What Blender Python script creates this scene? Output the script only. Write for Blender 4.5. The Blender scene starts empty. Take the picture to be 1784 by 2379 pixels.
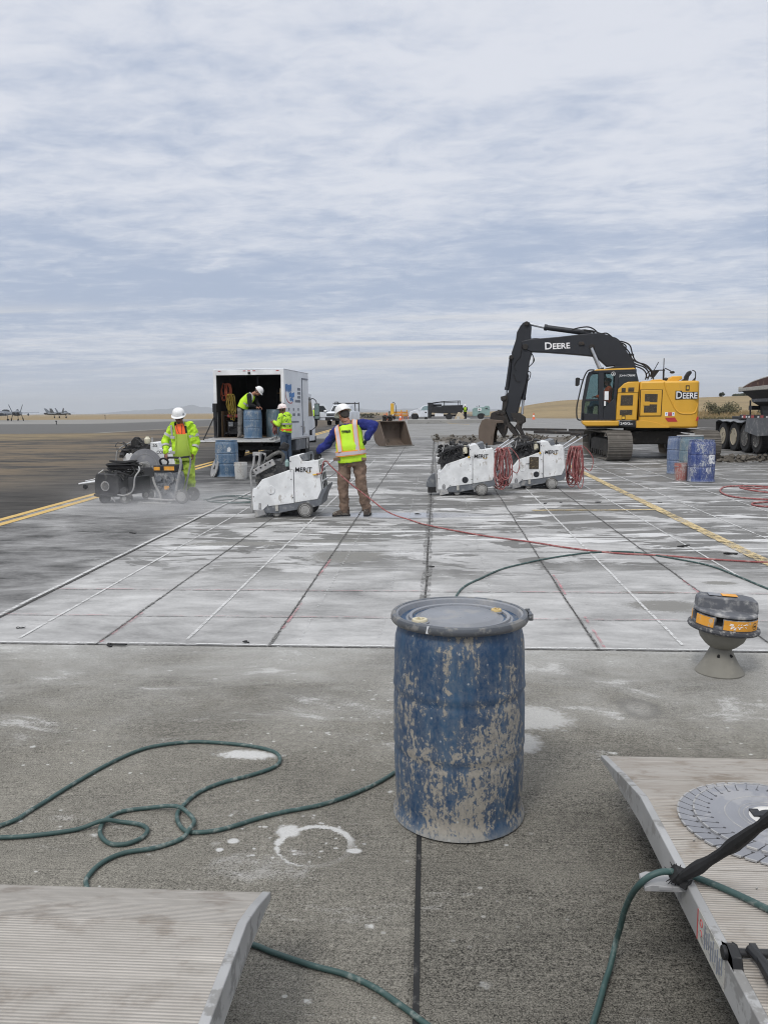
import bpy, bmesh, math, random
from mathutils import Vector, Matrix, noise as mnoise
R = math.radians
S = bpy.context.scene
COL = S.collection
rng = random.Random(7)

# ---------------------------------------------------------------- camera
ZC = 1.85
FPX, PW, PH = 1920.0, 1784.0, 2379.0
pitch, yaw, roll = math.atan((1189.5 - 957) / FPX), 0.064, -0.0067
fw = Vector((-math.sin(yaw) * math.cos(pitch), math.cos(yaw) * math.cos(pitch), -math.sin(pitch)))
r0 = Vector((math.cos(yaw), math.sin(yaw), 0)); u0 = r0.cross(fw)
rv = math.cos(roll) * r0 + math.sin(roll) * u0
uv = -math.sin(roll) * r0 + math.cos(roll) * u0
cd = bpy.data.cameras.new('camera')
cd.sensor_fit = 'VERTICAL'; cd.sensor_height = 32.0; cd.lens = 32.0 * FPX / PH
cd.clip_start = 0.05; cd.clip_end = 40000
cam = bpy.data.objects.new('camera', cd); COL.objects.link(cam)
m = Matrix((rv, uv, -fw)).transposed().to_4x4(); m.translation = Vector((0, 0, ZC))
cam.matrix_world = m
S.camera = cam
S.view_settings.view_transform = 'Standard'; S.view_settings.look = 'None'
S.view_settings.exposure = 0.1; S.view_settings.gamma = 1.0
S.cycles.filter_width = 1.1
S.cycles.max_bounces = 6; S.cycles.volume_bounces = 0
S.cycles.volume_step_rate = 2.0; S.cycles.volume_max_steps = 96

# ---------------------------------------------------------------- node helper
class V:
    """a socket with arithmetic"""
    def __init__(s, t, k): s.t, s.k = t, k
    def _m(s, op, *a):
        n = s.t.nodes.new('ShaderNodeMath'); n.operation = op
        for i, q in enumerate((s,) + a):
            if isinstance(q, V): s.t.links.new(q.k, n.inputs[i])
            else: n.inputs[i].default_value = q
        return V(s.t, n.outputs[0])
    def __add__(s, o): return s._m('ADD', o)
    def __sub__(s, o): return s._m('SUBTRACT', o)
    def __mul__(s, o): return s._m('MULTIPLY', o)
    def __truediv__(s, o): return s._m('DIVIDE', o)
    __radd__ = __add__; __rmul__ = __mul__
    def __rsub__(s, o): return (s * -1.0) + o
    def mx(s, o): return s._m('MAXIMUM', o)
    def mn(s, o): return s._m('MINIMUM', o)
    def pw(s, o): return s._m('POWER', o)
    def ab(s): return s._m('ABSOLUTE')
    def st(s, a, b, lo=0.0, hi=1.0):
        n = s.t.nodes.new('ShaderNodeMapRange'); n.interpolation_type = 'SMOOTHSTEP'
        s.t.links.new(s.k, n.inputs[0])
        for i, q in enumerate((a, b, lo, hi)):
            if isinstance(q, V): s.t.links.new(q.k, n.inputs[i + 1])
            else: n.inputs[i + 1].default_value = q
        return V(s.t, n.outputs[0])

class NT:
    def __init__(s, t): s.t = t; t.nodes.clear()
    def n(s, typ, **kw):
        q = s.t.nodes.new('ShaderNode' + typ)
        for k, v in kw.items(): setattr(q, k, v)
        return q
    def l(s, a, b): s.t.links.new(a.k if isinstance(a, V) else a, b)
    def sep(s, vec):
        q = s.n('SeparateXYZ'); s.l(vec, q.inputs[0]); return [V(s.t, o) for o in q.outputs]
    def xyz(s, x, y, z=0.0):
        q = s.n('CombineXYZ')
        for i, a in enumerate((x, y, z)):
            if isinstance(a, V): s.l(a, q.inputs[i])
            else: q.inputs[i].default_value = a
        return q.outputs[0]
    def noise(s, vec, sc=1.0, det=3.0, ro=0.55, dist=0.0):
        q = s.n('TexNoise'); s.l(vec, q.inputs['Vector'])
        q.inputs['Scale'].default_value = sc; q.inputs['Detail'].default_value = det
        q.inputs['Roughness'].default_value = ro; q.inputs['Distortion'].default_value = dist
        return V(s.t, q.outputs[0])
    def voro(s, vec, sc=1.0):
        q = s.n('TexVoronoi'); s.l(vec, q.inputs['Vector']); q.inputs['Scale'].default_value = sc
        c = s.n('SeparateColor'); s.l(q.outputs['Color'], c.inputs[0])
        return V(s.t, q.outputs['Distance']), V(s.t, c.outputs[0])
    def mix(s, a, b, f):
        q = s.n('Mix', data_type='RGBA')
        for i, a_ in ((6, a), (7, b)):
            if isinstance(a_, (tuple, list)): q.inputs[i].default_value = (*a_[:3], 1)
            else: s.l(a_, q.inputs[i])
        if isinstance(f, V): s.l(f, q.inputs[0])
        else: q.inputs[0].default_value = f
        return q.outputs[2]
    def grey(s, v, tint=(1, 1, 1)):
        q = s.n('CombineColor')
        for i in range(3): s.l(v * tint[i], q.inputs[i])
        return q.outputs[0]

def g3(v): return (v, v, v)
MATS = {}
def new_mat(name):
    mt = bpy.data.materials.new(name); mt.use_nodes = True
    T = NT(mt.node_tree)
    out = T.n('OutputMaterial'); bs = T.n('BsdfPrincipled'); T.l(bs.outputs[0], out.inputs[0])
    MATS[name] = mt
    return mt, T, bs

def mat(name, col, rough=0.6, metal=0.0, dirt=None, amt=0.4, sc=6.0, st=(1, 1, 1), edge=0.08, var=0.12, bump=0.0, bsc=60.0, spec=0.5, det=6.0):
    """paint / metal / cloth with its own wear: 'dirt' shows where a stretched noise passes a threshold"""
    mt, T, bs = new_mat(name)
    tc = T.n('TexCoord'); oi = T.n('ObjectInfo')
    add = T.n('VectorMath', operation='ADD'); T.l(tc.outputs['Object'], add.inputs[0])
    mul = T.n('VectorMath', operation='SCALE'); T.l(oi.outputs['Location'], mul.inputs[0]); mul.inputs['Scale'].default_value = 1.37
    T.l(mul.outputs[0], add.inputs[1])
    P = add.outputs[0]
    mp = T.n('VectorMath', operation='MULTIPLY'); T.l(P, mp.inputs[0]); mp.inputs[1].default_value = st
    big = T.noise(P, sc * 0.35, 3)
    c = T.mix(tuple(x * (1 - var) for x in col), tuple(min(1, x * (1 + var)) for x in col), big.st(0.3, 0.7))
    f = None
    if dirt:
        n1 = T.noise(mp.outputs[0], sc, det, 0.62); th = 0.72 - 0.42 * amt
        f = (n1 + (big - 0.5) * 0.35).st(th, th + edge)
        c = T.mix(c, dirt, f * 0.9)
    T.l(c, bs.inputs['Base Color'])
    rr = T.noise(P, sc * 1.7, 3) * 0.25 + (rough - 0.12)
    if f: rr = rr + f * 0.25
    T.l(rr, bs.inputs['Roughness'])
    bs.inputs['Metallic'].default_value = metal
    bs.inputs['Specular IOR Level'].default_value = spec
    if bump:
        b = T.n('Bump'); b.inputs['Strength'].default_value = bump; b.inputs['Distance'].default_value = 0.01
        T.l(T.noise(P, bsc, 4), b.inputs['Height']); T.l(b.outputs[0], bs.inputs['Normal'])
    return mt

# ---------------------------------------------------------------- sky and sun
SUN_EL, SUN_AZ = R(52), R(205)          # behind the camera, a little to the left
W = bpy.data.worlds.new('World'); S.world = W; W.use_nodes = True
T = NT(W.node_tree)
wo = T.n('OutputWorld'); bg = T.n('Background'); T.l(bg.outputs[0], wo.inputs[0])
sky = T.n('TexSky', sky_type='NISHITA'); sky.sun_disc = False
sky.sun_elevation = SUN_EL; sky.sun_rotation = SUN_AZ
sky.air_density = 1.0; sky.dust_density = 2.0
tc = T.n('TexCoord'); dx, dy, dz = T.sep(tc.outputs['Generated'])
zz = dz.mx(0.0) + 0.055
cx, cy = dx / zz, dy / zz
c1 = T.noise(T.xyz(cx * 0.34 + 3.1, cy * 0.72 + cx * 0.05), 1.0, 6, 0.58, 0.35)
c2 = T.noise(T.xyz(cx * 1.5 + cy * 0.25, cy * 2.1 - cx * 0.2 + 7.0), 1.0, 6, 0.62, 0.6)
c3 = T.noise(T.xyz(cx * 4.2, cy * 5.4 + cx * 0.9 + 2.0), 1.0, 4, 0.6, 0.6)
up = dz.st(0.0, 0.42)
c4 = T.noise(T.xyz(cx * 9.0 + cy * 2.0, cy * 12.0 - cx * 1.2), 1.0, 3, 0.6, 0.8)
dens = c1 * 0.48 + c2 * 0.34 + c3 * 0.26 + (c4 - 0.5) * 0.13 + up * 0.13
mid = dz.st(0.06, 0.17) * (1.0 - dz.st(0.17, 0.36))
shade = (dens - mid * 0.06).st(0.43, 0.70)
ccol = T.mix((3.3, 3.9, 5.1), (6.0, 6.2, 6.75), shade)
gap = T.noise(T.xyz(cx * 0.10 + 1.0, cy * 0.85 + 4.0), 1.0, 5, 0.6, 0.3)
gl = gap.st(0.47, 0.60) * dz.st(0.04, 0.07) * (1.0 - dz.st(0.09, 0.13))
ccol = T.mix(ccol, (6.3, 6.15, 6.1), gl * 0.95)
low = 1.0 - dz.st(-0.02, 0.075)
ccol = T.mix(ccol, (5.2, 5.6, 6.25), low * 0.9)
ccol = T.mix(ccol, (8.8, 9.0, 9.4), dz.st(0.42, 0.85))
cover = T.mix(sky.outputs[0], ccol, 0.93)
T.l(cover, bg.inputs['Color']); bg.inputs['Strength'].default_value = 0.12
ld = bpy.data.lights.new('sun', 'SUN'); ld.energy = 1.5; ld.angle = R(14); ld.color = (1.0, 0.97, 0.93)
sun = bpy.data.objects.new('sun', ld); COL.objects.link(sun)
sd = Vector((math.sin(SUN_AZ) * math.cos(SUN_EL), math.cos(SUN_AZ) * math.cos(SUN_EL), math.sin(SUN_EL)))
sun.rotation_euler = sd.to_track_quat('Z', 'Y').to_euler()

# ---------------------------------------------------------------- mesh helper
def ss(a, b, x):
    t = max(0.0, min(1.0, (x - a) / (b - a))); return t * t * (3 - 2 * t)
def gz(x, y):
    """height of the ground: the taxiway climbs 1.35 %, then levels out; the field falls away on the left"""
    b = 0.0135 * y if y < 58 else min(0.88, 0.783 + (y - 58) * 0.0025)
    return b - 0.85 * ss(15, 75, -x) * ss(25, 90, y) - 0.22 * ss(7, 11, -x) * ss(35, 62, y)

def catmull(pts, k):
    P = [Vector(p) for p in pts]
    if k <= 1 or len(P) < 3: return P
    out = []
    for i in range(len(P) - 1):
        a, b, c, d = P[max(i - 1, 0)], P[i], P[i + 1], P[min(i + 2, len(P) - 1)]
        for j in range(k):
            t = j / k
            out.append(0.5 * ((2 * b) + (c - a) * t + (2 * a - 5 * b + 4 * c - d) * t * t + (3 * b - a - 3 * c + d) * t ** 3))
    out.append(P[-1]); return out

EACH = set('side_plate paper_label owner_sticker sticker_mark bolt_hole screw cooling_hole marker_light reflector mud_flap warning_sticker bucket_tooth headlight hydraulic_hose engine_hose hose_clamp vent_slot eye upright end_cap wing tailplane white_panel floor_rail sticker_print antenna water_hose lift_chain lining door_bar latch_strap drawstring label_print reflective_band torn_label'.split())
class MB:
    def __init__(s): s.v, s.f, s.b = [], [], []
    def add(s, vs, fs, M=None):
        o = len(s.v); s.b.append((o, len(s.f)))
        s.v += [tuple(M @ Vector(p)) if M else tuple(p) for p in vs]
        s.f += [tuple(i + o for i in f) for f in fs]; return s
    def box(s, c, d, M=None, rot=None):
        x, y, z = d[0] / 2, d[1] / 2, d[2] / 2
        vs = [Vector((a * x, b * y, e * z)) for a in (-1, 1) for b in (-1, 1) for e in (-1, 1)]
        if rot:
            from mathutils import Euler
            q = Euler(rot).to_matrix(); vs = [q @ p for p in vs]
        vs = [p + Vector(c) for p in vs]
        return s.add(vs, [(0, 1, 3, 2), (4, 6, 7, 5), (0, 4, 5, 1), (2, 3, 7, 6), (0, 2, 6, 4), (1, 5, 7, 3)], M)
    def bb(s, x0, x1, y0, y1, z0, z1): return s.box(((x0 + x1) / 2, (y0 + y1) / 2, (z0 + z1) / 2), (abs(x1 - x0), abs(y1 - y0), abs(z1 - z0)))
    def ring(s, rings, caps=True, loop=False, M=None):
        n = len(rings[0]); vs = [p for r in rings for p in r]; fs = []
        m_ = len(rings)
        for i in range(m_ if loop else m_ - 1):
            j = (i + 1) % m_
            for k in range(n):
                k2 = (k + 1) % n
                fs.append((i * n + k, i * n + k2, j * n + k2, j * n + k))
        if caps and not loop: fs += [tuple(range(n))[::-1], tuple(range((m_ - 1) * n, m_ * n))]
        return s.add(vs, fs, M)
    def cyl(s, a, b, r, r2=None, n=14, caps=True):
        a, b = Vector(a), Vector(b); d = (b - a)
        if d.length < 1e-6: return s
        q = d.to_track_quat('Z', 'Y').to_matrix(); r2 = r if r2 is None else r2
        C = [(math.cos(2 * math.pi * i / n), math.sin(2 * math.pi * i / n)) for i in range(n)]
        return s.ring([[a + q @ Vector((c * r, e * r, 0)) for c, e in C], [b + q @ Vector((c * r2, e * r2, 0)) for c, e in C]], caps)
    def disc(s, c, ax, r, t, n=28): a = Vector(ax).normalized() * t / 2; c = Vector(c); return s.cyl(c - a, c + a, r, None, n)
    def tube(s, pts, r, n=8, k=4, loop=False):
        P = catmull(pts, k); rings = []; prev = None
        for i, p in enumerate(P):
            d = (P[min(i + 1, len(P) - 1)] - P[max(i - 1, 0)])
            if d.length < 1e-9: continue
            d.normalize()
            if prev is None:
                prev = Vector((0, 0, 1)) if abs(d.z) < 0.9 else Vector((1, 0, 0))
            side = prev - d * prev.dot(d)
            if side.length < 1e-4: side = d.orthogonal()
            side.normalize(); up_ = d.cross(side); prev = side
            rr = r(i / (len(P) - 1)) if callable(r) else r
            rings.append([p + (side * math.cos(2 * math.pi * j / n) + up_ * math.sin(2 * math.pi * j / n)) * rr for j in range(n)])
        return s.ring(rings, True)
    def prism(s, poly, y0, y1, M=None, ax='y'):
        n = len(poly)
        if ax == 'y': vs = [(a, y0, b) for a, b in poly] + [(a, y1, b) for a, b in poly]
        elif ax == 'x': vs = [(y0, a, b) for a, b in poly] + [(y1, a, b) for a, b in poly]
        else: vs = [(a, b, y0) for a, b in poly] + [(a, b, y1) for a, b in poly]
        fs = [tuple(range(n)), tuple(range(n, 2 * n))[::-1]] + [(i, i + n, (i + 1) % n + n, (i + 1) % n) for i in range(n)]
        return s.add(vs, fs, M)
    def lathe(s, prof, n=32, c=(0, 0, 0), M=None):
        open_ = prof[0][0] > 1e-6 and prof[-1][0] > 1e-6      # a hollow ring: close the profile on itself
        return s.ring([[(c[0] + r * math.cos(2 * math.pi * i / n), c[1] + r * math.sin(2 * math.pi * i / n), c[2] + z) for i in range(n)] for r, z in prof], True, open_, M)
    def ell(s, c, r, n=12, M=None):
        rings = []
        for i in range(1, n):
            a = math.pi * i / n
            rings.append([(c[0] + r[0] * math.sin(a) * math.cos(2 * math.pi * j / (2 * n)), c[1] + r[1] * math.sin(a) * math.sin(2 * math.pi * j / (2 * n)), c[2] - r[2] * math.cos(a)) for j in range(2 * n)])
        return s.ring(rings, True, False, M)
    def torus(s, c, R_, r, ax='z', n=28, k=8, a0=0.0, a1=2 * math.pi):
        full = abs(a1 - a0 - 2 * math.pi) < 1e-6; rings = []
        for i in range(n if full else n + 1):
            a = a0 + (a1 - a0) * i / n; ring_ = []
            for j in range(k):
                b = 2 * math.pi * j / k; q = (R_ + r * math.cos(b)); p = (q * math.cos(a), q * math.sin(a), r * math.sin(b))
                if ax == 'y': p = (p[0], p[2], p[1])
                if ax == 'x': p = (p[2], p[0], p[1])
                ring_.append((c[0] + p[0], c[1] + p[1], c[2] + p[2]))
            rings.append(ring_)
        return s.ring(rings, not full, full)
    def mesh(s, name):
        me = bpy.data.meshes.new(name); me.from_pydata(s.v, [], s.f); me.validate()
        b = bmesh.new(); b.from_mesh(me); bmesh.ops.recalc_face_normals(b, faces=b.faces); b.to_mesh(me); b.free()
        return me
    def build(s, name, mt, parent=None, bev=0.0, seg=2, smooth=35):
        if name in EACH and len(s.b) > 1:           # every piece of these is a part of its own
            first = None
            for (v0, f0), (v1, f1) in zip(s.b, s.b[1:] + [(len(s.v), len(s.f))]):
                q = MB(); q.v = s.v[v0:v1]; q.f = [tuple(i - v0 for i in f) for f in s.f[f0:f1]]
                o = link(name, q.mesh(name), mt, parent, bev, seg, smooth); first = first or o
            return first
        me = s.mesh(name)
        return link(name, me, mt, parent, bev, seg, smooth)

def link(name, me, mt, parent=None, bev=0.0, seg=2, smooth=35):
    o = bpy.data.objects.new(name, me); COL.objects.link(o)
    if mt: me.materials.append(MATS[mt] if isinstance(mt, str) else mt)
    if parent: o.parent = parent
    if smooth:
        for p in me.polygons: p.use_smooth = True
        me.set_sharp_from_angle(angle=R(smooth))
    if bev:
        b = o.modifiers.new('edge', 'BEVEL'); b.width = bev; b.segments = seg; b.limit_method = 'ANGLE'; b.angle_limit = R(40); b.harden_normals = False
    return o
def tag(o, label=None, cat=None, group=None, kind=None):
    for k, v in (('label', label), ('category', cat), ('group', group), ('kind', kind)):
        if v: o[k] = v
    return o
def thing(name, label, cat, loc, rz=0.0, group=None, sc=1.0):
    e = bpy.data.objects.new(name, None); COL.objects.link(e); e.empty_display_size = 0.2
    e.location = loc; e.rotation_euler = (0, 0, rz); e.scale = (sc, sc, sc)
    return tag(e, label, cat, group)
def at(x, y, dz=0.0): return (x, y, gz(x, y) + dz)
def copy_tree(o, parent=None):
    c = o.copy(); COL.objects.link(c); c.parent = parent
    for ch in [q for q in bpy.data.objects if q.parent == o]: copy_tree(ch, c)
    return c
def tr(pts, ox, oz, k): return [((x - ox) * k, (oz - z) * k) for x, z in pts]
def text(name, s, mt, parent, x, y, z, cap, width=None, bold=0.0, shear=0.0, rot=None, ext=0.001, caps=None):
    """lettering as a mesh: lower-left corner at x, z, facing -Y unless rot says otherwise"""
    cu = bpy.data.curves.new(name, 'FONT'); cu.body = s; cu.extrude = ext; cu.offset = bold; cu.shear = shear; cu.resolution_u = 3
    if caps:
        cu.small_caps_scale = caps
        for i, chf in enumerate(cu.body_format): chf.use_small_caps = s[i].islower()
    ob = bpy.data.objects.new(name, cu); COL.objects.link(ob)
    dg = bpy.context.evaluated_depsgraph_get(); dg.update()
    me = bpy.data.meshes.new_from_object(ob.evaluated_get(dg)); bpy.data.objects.remove(ob); bpy.data.curves.remove(cu)
    xs = [v.co.x for v in me.vertices]; ys = [v.co.y for v in me.vertices]
    k = cap / (max(ys) - min(ys)); kx = width / (max(xs) - min(xs)) if width else k
    x0, y0 = min(xs), min(ys)
    for v in me.vertices: v.co = Vector(((v.co.x - x0) * kx, -v.co.z, (v.co.y - y0) * k))
    me.materials.clear()
    o = link(name, me, mt, parent, 0, 2, 0); o.location = (x, y, z)
    if rot: o.rotation_euler = rot
    return o
# ---------------------------------------------------------------- materials
DUST = (0.42, 0.41, 0.39)
mat('white_paint', (0.74, 0.75, 0.76), 0.4, 0, (0.50, 0.48, 0.44), 0.28, 5, (1, 1, .4))
mat('saw_white', (0.72, 0.73, 0.73), 0.45, 0, (0.46, 0.44, 0.41), 0.33, 14, (1, 1, .5), 0.1)
mat('van_white', (0.66, 0.69, 0.73), 0.4, 0, (0.42, 0.42, 0.40), 0.22, 1.6, (1, 1, .3), 0.2)
mat('pale_white', (0.78, 0.79, 0.80), 0.45)
mat('grey_skirt', (0.13, 0.14, 0.155), 0.55, 0, (0.34, 0.34, 0.33), 0.5, 8, (1, 1, 1), .2)
mat('dark_metal', (0.022, 0.023, 0.026), 0.5, 0.3, (0.12, 0.115, 0.105), 0.34, 14, (1, 1, 1), .2)
mat('dusty_engine', (0.045, 0.045, 0.047), 0.6, 0.3, (0.24, 0.23, 0.21), 0.5, 16, (1, 1, 1), .25)
mat('black_rubber', (0.016, 0.016, 0.017), 0.8, 0, (0.10, 0.097, 0.09), 0.4, 9, (1, 1, 1), .3)
mat('black_plastic', (0.014, 0.0145, 0.016), 0.5, 0, (0.09, 0.088, 0.083), 0.3, 8, (1, 1, 1), .3)
mat('dark_void', (0.012, 0.012, 0.012), 0.9)
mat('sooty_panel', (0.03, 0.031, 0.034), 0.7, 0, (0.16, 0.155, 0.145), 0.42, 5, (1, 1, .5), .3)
mat('steel', (0.50, 0.51, 0.53), 0.35, 0.85, (0.30, 0.29, 0.28), 0.3, 20)
mat('galvanised', (0.55, 0.57, 0.60), 0.35, 0.7, (0.4, 0.4, 0.4), 0.3, 30)
mat('dusty_steel', (0.34, 0.34, 0.34), 0.6, 0.3, (0.46, 0.45, 0.43), 0.5, 12)
mat('cement_grey', (0.36, 0.355, 0.34), 0.85, 0, (0.22, 0.215, 0.20), 0.35, 10, bump=.25)
mat('tyre_dusty', (0.10, 0.098, 0.093), 0.85, 0, (0.33, 0.325, 0.31), 0.4, 14)
mat('tyre_dark', (0.02, 0.02, 0.021), 0.85, 0, (0.07, 0.066, 0.06), 0.45, 5, (1, 1, 1), .3)
mat('rim_cream', (0.42, 0.37, 0.27), 0.55, 0.1, (0.16, 0.13, 0.10), 0.4, 7)
mat('machine_yellow', (0.66, 0.36, 0.035), 0.42, 0, (0.46, 0.27, 0.07), 0.22, 2.2, (1, 1, .4), .3, 0.07)
mat('boom_charcoal', (0.022, 0.024, 0.029), 0.45, 0.1, (0.055, 0.05, 0.045), 0.35, 3, (1, 1, .5), .3)
mat('worn_linkage', (0.035, 0.031, 0.028), 0.6, 0.3, (0.13, 0.10, 0.078), 0.5, 5, (1, 1, .6), .25)
mat('bucket_steel', (0.15, 0.115, 0.09), 0.6, 0.35, (0.06, 0.05, 0.043), 0.5, 4, (1, 1, .4), .3)
mat('track_steel', (0.17, 0.155, 0.135), 0.75, 0.25, (0.27, 0.25, 0.225), 0.5, 7, (1, 1, 1), .25)
mat('track_dark', (0.045, 0.041, 0.036), 0.8, 0.1, (0.17, 0.155, 0.13), 0.5, 5, (1, 1, 1), .3)
mat('grille_brown', (0.055, 0.042, 0.028), 0.7, 0, (0.20, 0.16, 0.10), 0.4, 40)
mat('rust_red', (0.075, 0.036, 0.03), 0.8, 0, (0.20, 0.13, 0.10), 0.4, 5)
mat('red_paint', (0.42, 0.03, 0.03), 0.5)
mat('orange_plastic', (0.75, 0.16, 0.06), 0.55)
mat('label_orange', (0.72, 0.33, 0.04), 0.5, 0, (0.45, 0.40, 0.32), 0.3, 22)
mat('amber', (0.70, 0.42, 0.04), 0.55)
mat('cream_plastic', (0.66, 0.62, 0.48), 0.5, 0, (0.40, 0.37, 0.30), .35, 20)
mat('bung_cream', (0.62, 0.56, 0.40), 0.5)
mat('bung_yellow', (0.58, 0.44, 0.20), 0.5)
mat('hi_vis', (0.50, 0.80, 0.03), 0.75, 0, (0.32, 0.47, 0.06), 0.32, 5, (1, 1, .6), .3, bump=.35, bsc=14)
mat('hi_vis_bib', (0.36, 0.50, 0.06), 0.7, 0, (0.26, 0.36, 0.08), 0.4, 5, (1, 1, .5), .3, bump=.35, bsc=12)
mat('reflective', (0.42, 0.41, 0.42), 0.5)
mat('reflective_mauve', (0.50, 0.44, 0.46), 0.5)
mat('orange_cloth', (0.85, 0.13, 0.03), 0.8, bump=.3, bsc=18)
mat('orange_trim', (0.80, 0.30, 0.05), 0.7)
mat('navy_cloth', (0.012, 0.02, 0.16), 0.85, 0, (0.03, 0.045, 0.24), 0.4, 9, bump=.5, bsc=18)
mat('khaki_cloth', (0.19, 0.13, 0.095), 0.9, 0, (0.28, 0.21, 0.16), 0.4, 7, (1, 1, .5), .3, bump=.5, bsc=16)
mat('grey_cloth', (0.17, 0.165, 0.155), 0.9, 0, (0.09, 0.088, 0.08), 0.4, 7, bump=.5, bsc=14)
mat('denim', (0.05, 0.075, 0.115), 0.9, 0, (0.09, 0.12, 0.165), 0.4, 6, bump=.5, bsc=16)
mat('black_cloth', (0.012, 0.012, 0.013), 0.9)
mat('glove', (0.022, 0.023, 0.024), 0.85)
mat('skin', (0.36, 0.17, 0.11), 0.6)
mat('skin_tan', (0.21, 0.095, 0.06), 0.6)
mat('hair_dark', (0.05, 0.042, 0.038), 0.8)
mat('boot', (0.07, 0.055, 0.045), 0.85, 0, (0.24, 0.22, 0.19), .5, 14)
mat('helmet_white', (0.80, 0.80, 0.79), 0.35, 0, (.6, .58, .53), .2, 14)
mat('helmet_pink', (0.80, 0.72, 0.70), 0.35, 0, (.70, .30, .27), .38, 9, (1, 1, 2.5), .06)
mat('hose_green', (0.038, 0.080, 0.075), 0.55, 0, (0.22, 0.25, 0.235), 0.5, 26, (1, 1, 1), .2)
mat('hose_red', (0.28, 0.08, 0.08), 0.7, 0, (0.42, 0.26, 0.24), 0.7, 18, (1, 1, 1), .3)
mat('hose_orange', (0.30, 0.065, 0.03), 0.6)  # darkened: the dimness inside the van is put into the colour
mat('hose_yellow', (0.24, 0.17, 0.02), 0.6)  # also darkened, the van's interior shade is in this colour
mat('cord_brown', (0.16, 0.09, 0.05), 0.6)
mat('plywood', (0.20, 0.13, 0.07), 0.8, 0, (0.10, 0.065, 0.04), 0.4, 4, (1, 1, .3))
mat('pale_timber', (0.50, 0.42, 0.30), 0.8)
mat('teal_paint', (0.25, 0.36, 0.34), 0.55, 0, (0.33, 0.37, 0.35), 0.35, 3, (1, 1, .4), .3)
mat('jet_grey', (0.16, 0.18, 0.205), 0.6)
mat('jet_pale', (0.40, 0.44, 0.49), 0.6)
mat('blue_ink', (0.08, 0.22, 0.50), 0.6)
mat('red_ink', (0.45, 0.08, 0.08), 0.6)
mat('grey_ink', (0.20, 0.22, 0.26), 0.6)
mat('black_ink', (0.015, 0.015, 0.017), 0.6)
mat('white_ink', (0.80, 0.80, 0.80), 0.6)
mat('hub_white', (0.62, 0.61, 0.58), 0.6, 0, (.4, .39, .37), .3, 30)
mat('rubble_earth', (0.10, 0.088, 0.072), 0.95, 0, (0.21, 0.19, 0.165), 0.45, 5, (1, 1, 1), .2, bump=.8, bsc=16)
mat('slab_edge', (0.30, 0.295, 0.28), 0.9, 0, (0.12, 0.115, 0.105), 0.42, 1.6, (1, 1, 4), .2, bump=.3, bsc=10)
mat('tar', (0.012, 0.0125, 0.013), 0.75, 0, (0.12, 0.118, 0.11), 0.3, 9)
mat('leaf_dark', (0.035, 0.040, 0.022), 0.85)
mat('leaf_olive', (0.085, 0.078, 0.036), 0.85)
mat('straw', (0.27, 0.20, 0.10), 0.9)
mat('mountain_rock', (0.09, 0.10, 0.11), 0.95)
mat('lid_grey', (0.20, 0.21, 0.23), 0.30, 0, (0.33, 0.32, 0.305), 0.5, 7, (1, 1, 1), .25)
mat('ring_grey', (0.12, 0.13, 0.145), 0.4, 0.35, (0.24, 0.235, 0.225), 0.5, 16)
mat('head_grey', (0.10, 0.105, 0.118), 0.55, 0, (0.44, 0.435, 0.42), 0.66, 13, (1, 1, 1), .3)
mat('flange_dark', (0.05, 0.052, 0.06), 0.55, 0, (0.34, 0.335, 0.32), 0.42, 30, (1, 1, 1), .15)
mat('mud_coat', (0.20, 0.192, 0.165), 0.8, 0, (0.235, 0.225, 0.195), 0.4, 9, bump=.25, bsc=30)
mat('blade_steel', (0.29, 0.295, 0.315), 0.42, 0.55, (0.40, 0.40, 0.41), 0.4, 9)
mat('alu_edge', (0.42, 0.42, 0.415), 0.55, 0.35, (0.27, 0.265, 0.255), 0.45, 9)
mat('decal', (0.44, 0.43, 0.39), 0.6, 0, (0.24, 0.235, 0.22), .45, 22, (1, 1, 3))

mt, T, bs = new_mat('window_glass')
bs.inputs['Base Color'].default_value = (0.03, 0.04, 0.04, 1); bs.inputs['Roughness'].default_value = 0.05
tr_ = T.n('BsdfTransparent'); tr_.inputs[0].default_value = (0.80, 0.90, 0.90, 1); mx_ = T.n('MixShader'); mx_.inputs[0].default_value = 0.22
T.l(tr_.outputs[0], mx_.inputs[1]); T.l(bs.outputs[0], mx_.inputs[2]); T.l(mx_.outputs[0], [q for q in T.t.nodes if q.type == 'OUTPUT_MATERIAL'][0].inputs[0])
mt, T, bs = new_mat('dark_glass')
bs.inputs['Base Color'].default_value = (0.02, 0.025, 0.028, 1); bs.inputs['Roughness'].default_value = 0.08
mt, T, bs = new_mat('mirror_glass')
bs.inputs['Base Color'].default_value = (0.55, 0.66, 0.58, 1); bs.inputs['Roughness'].default_value = 0.1; bs.inputs['Metallic'].default_value = 1.0

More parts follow.
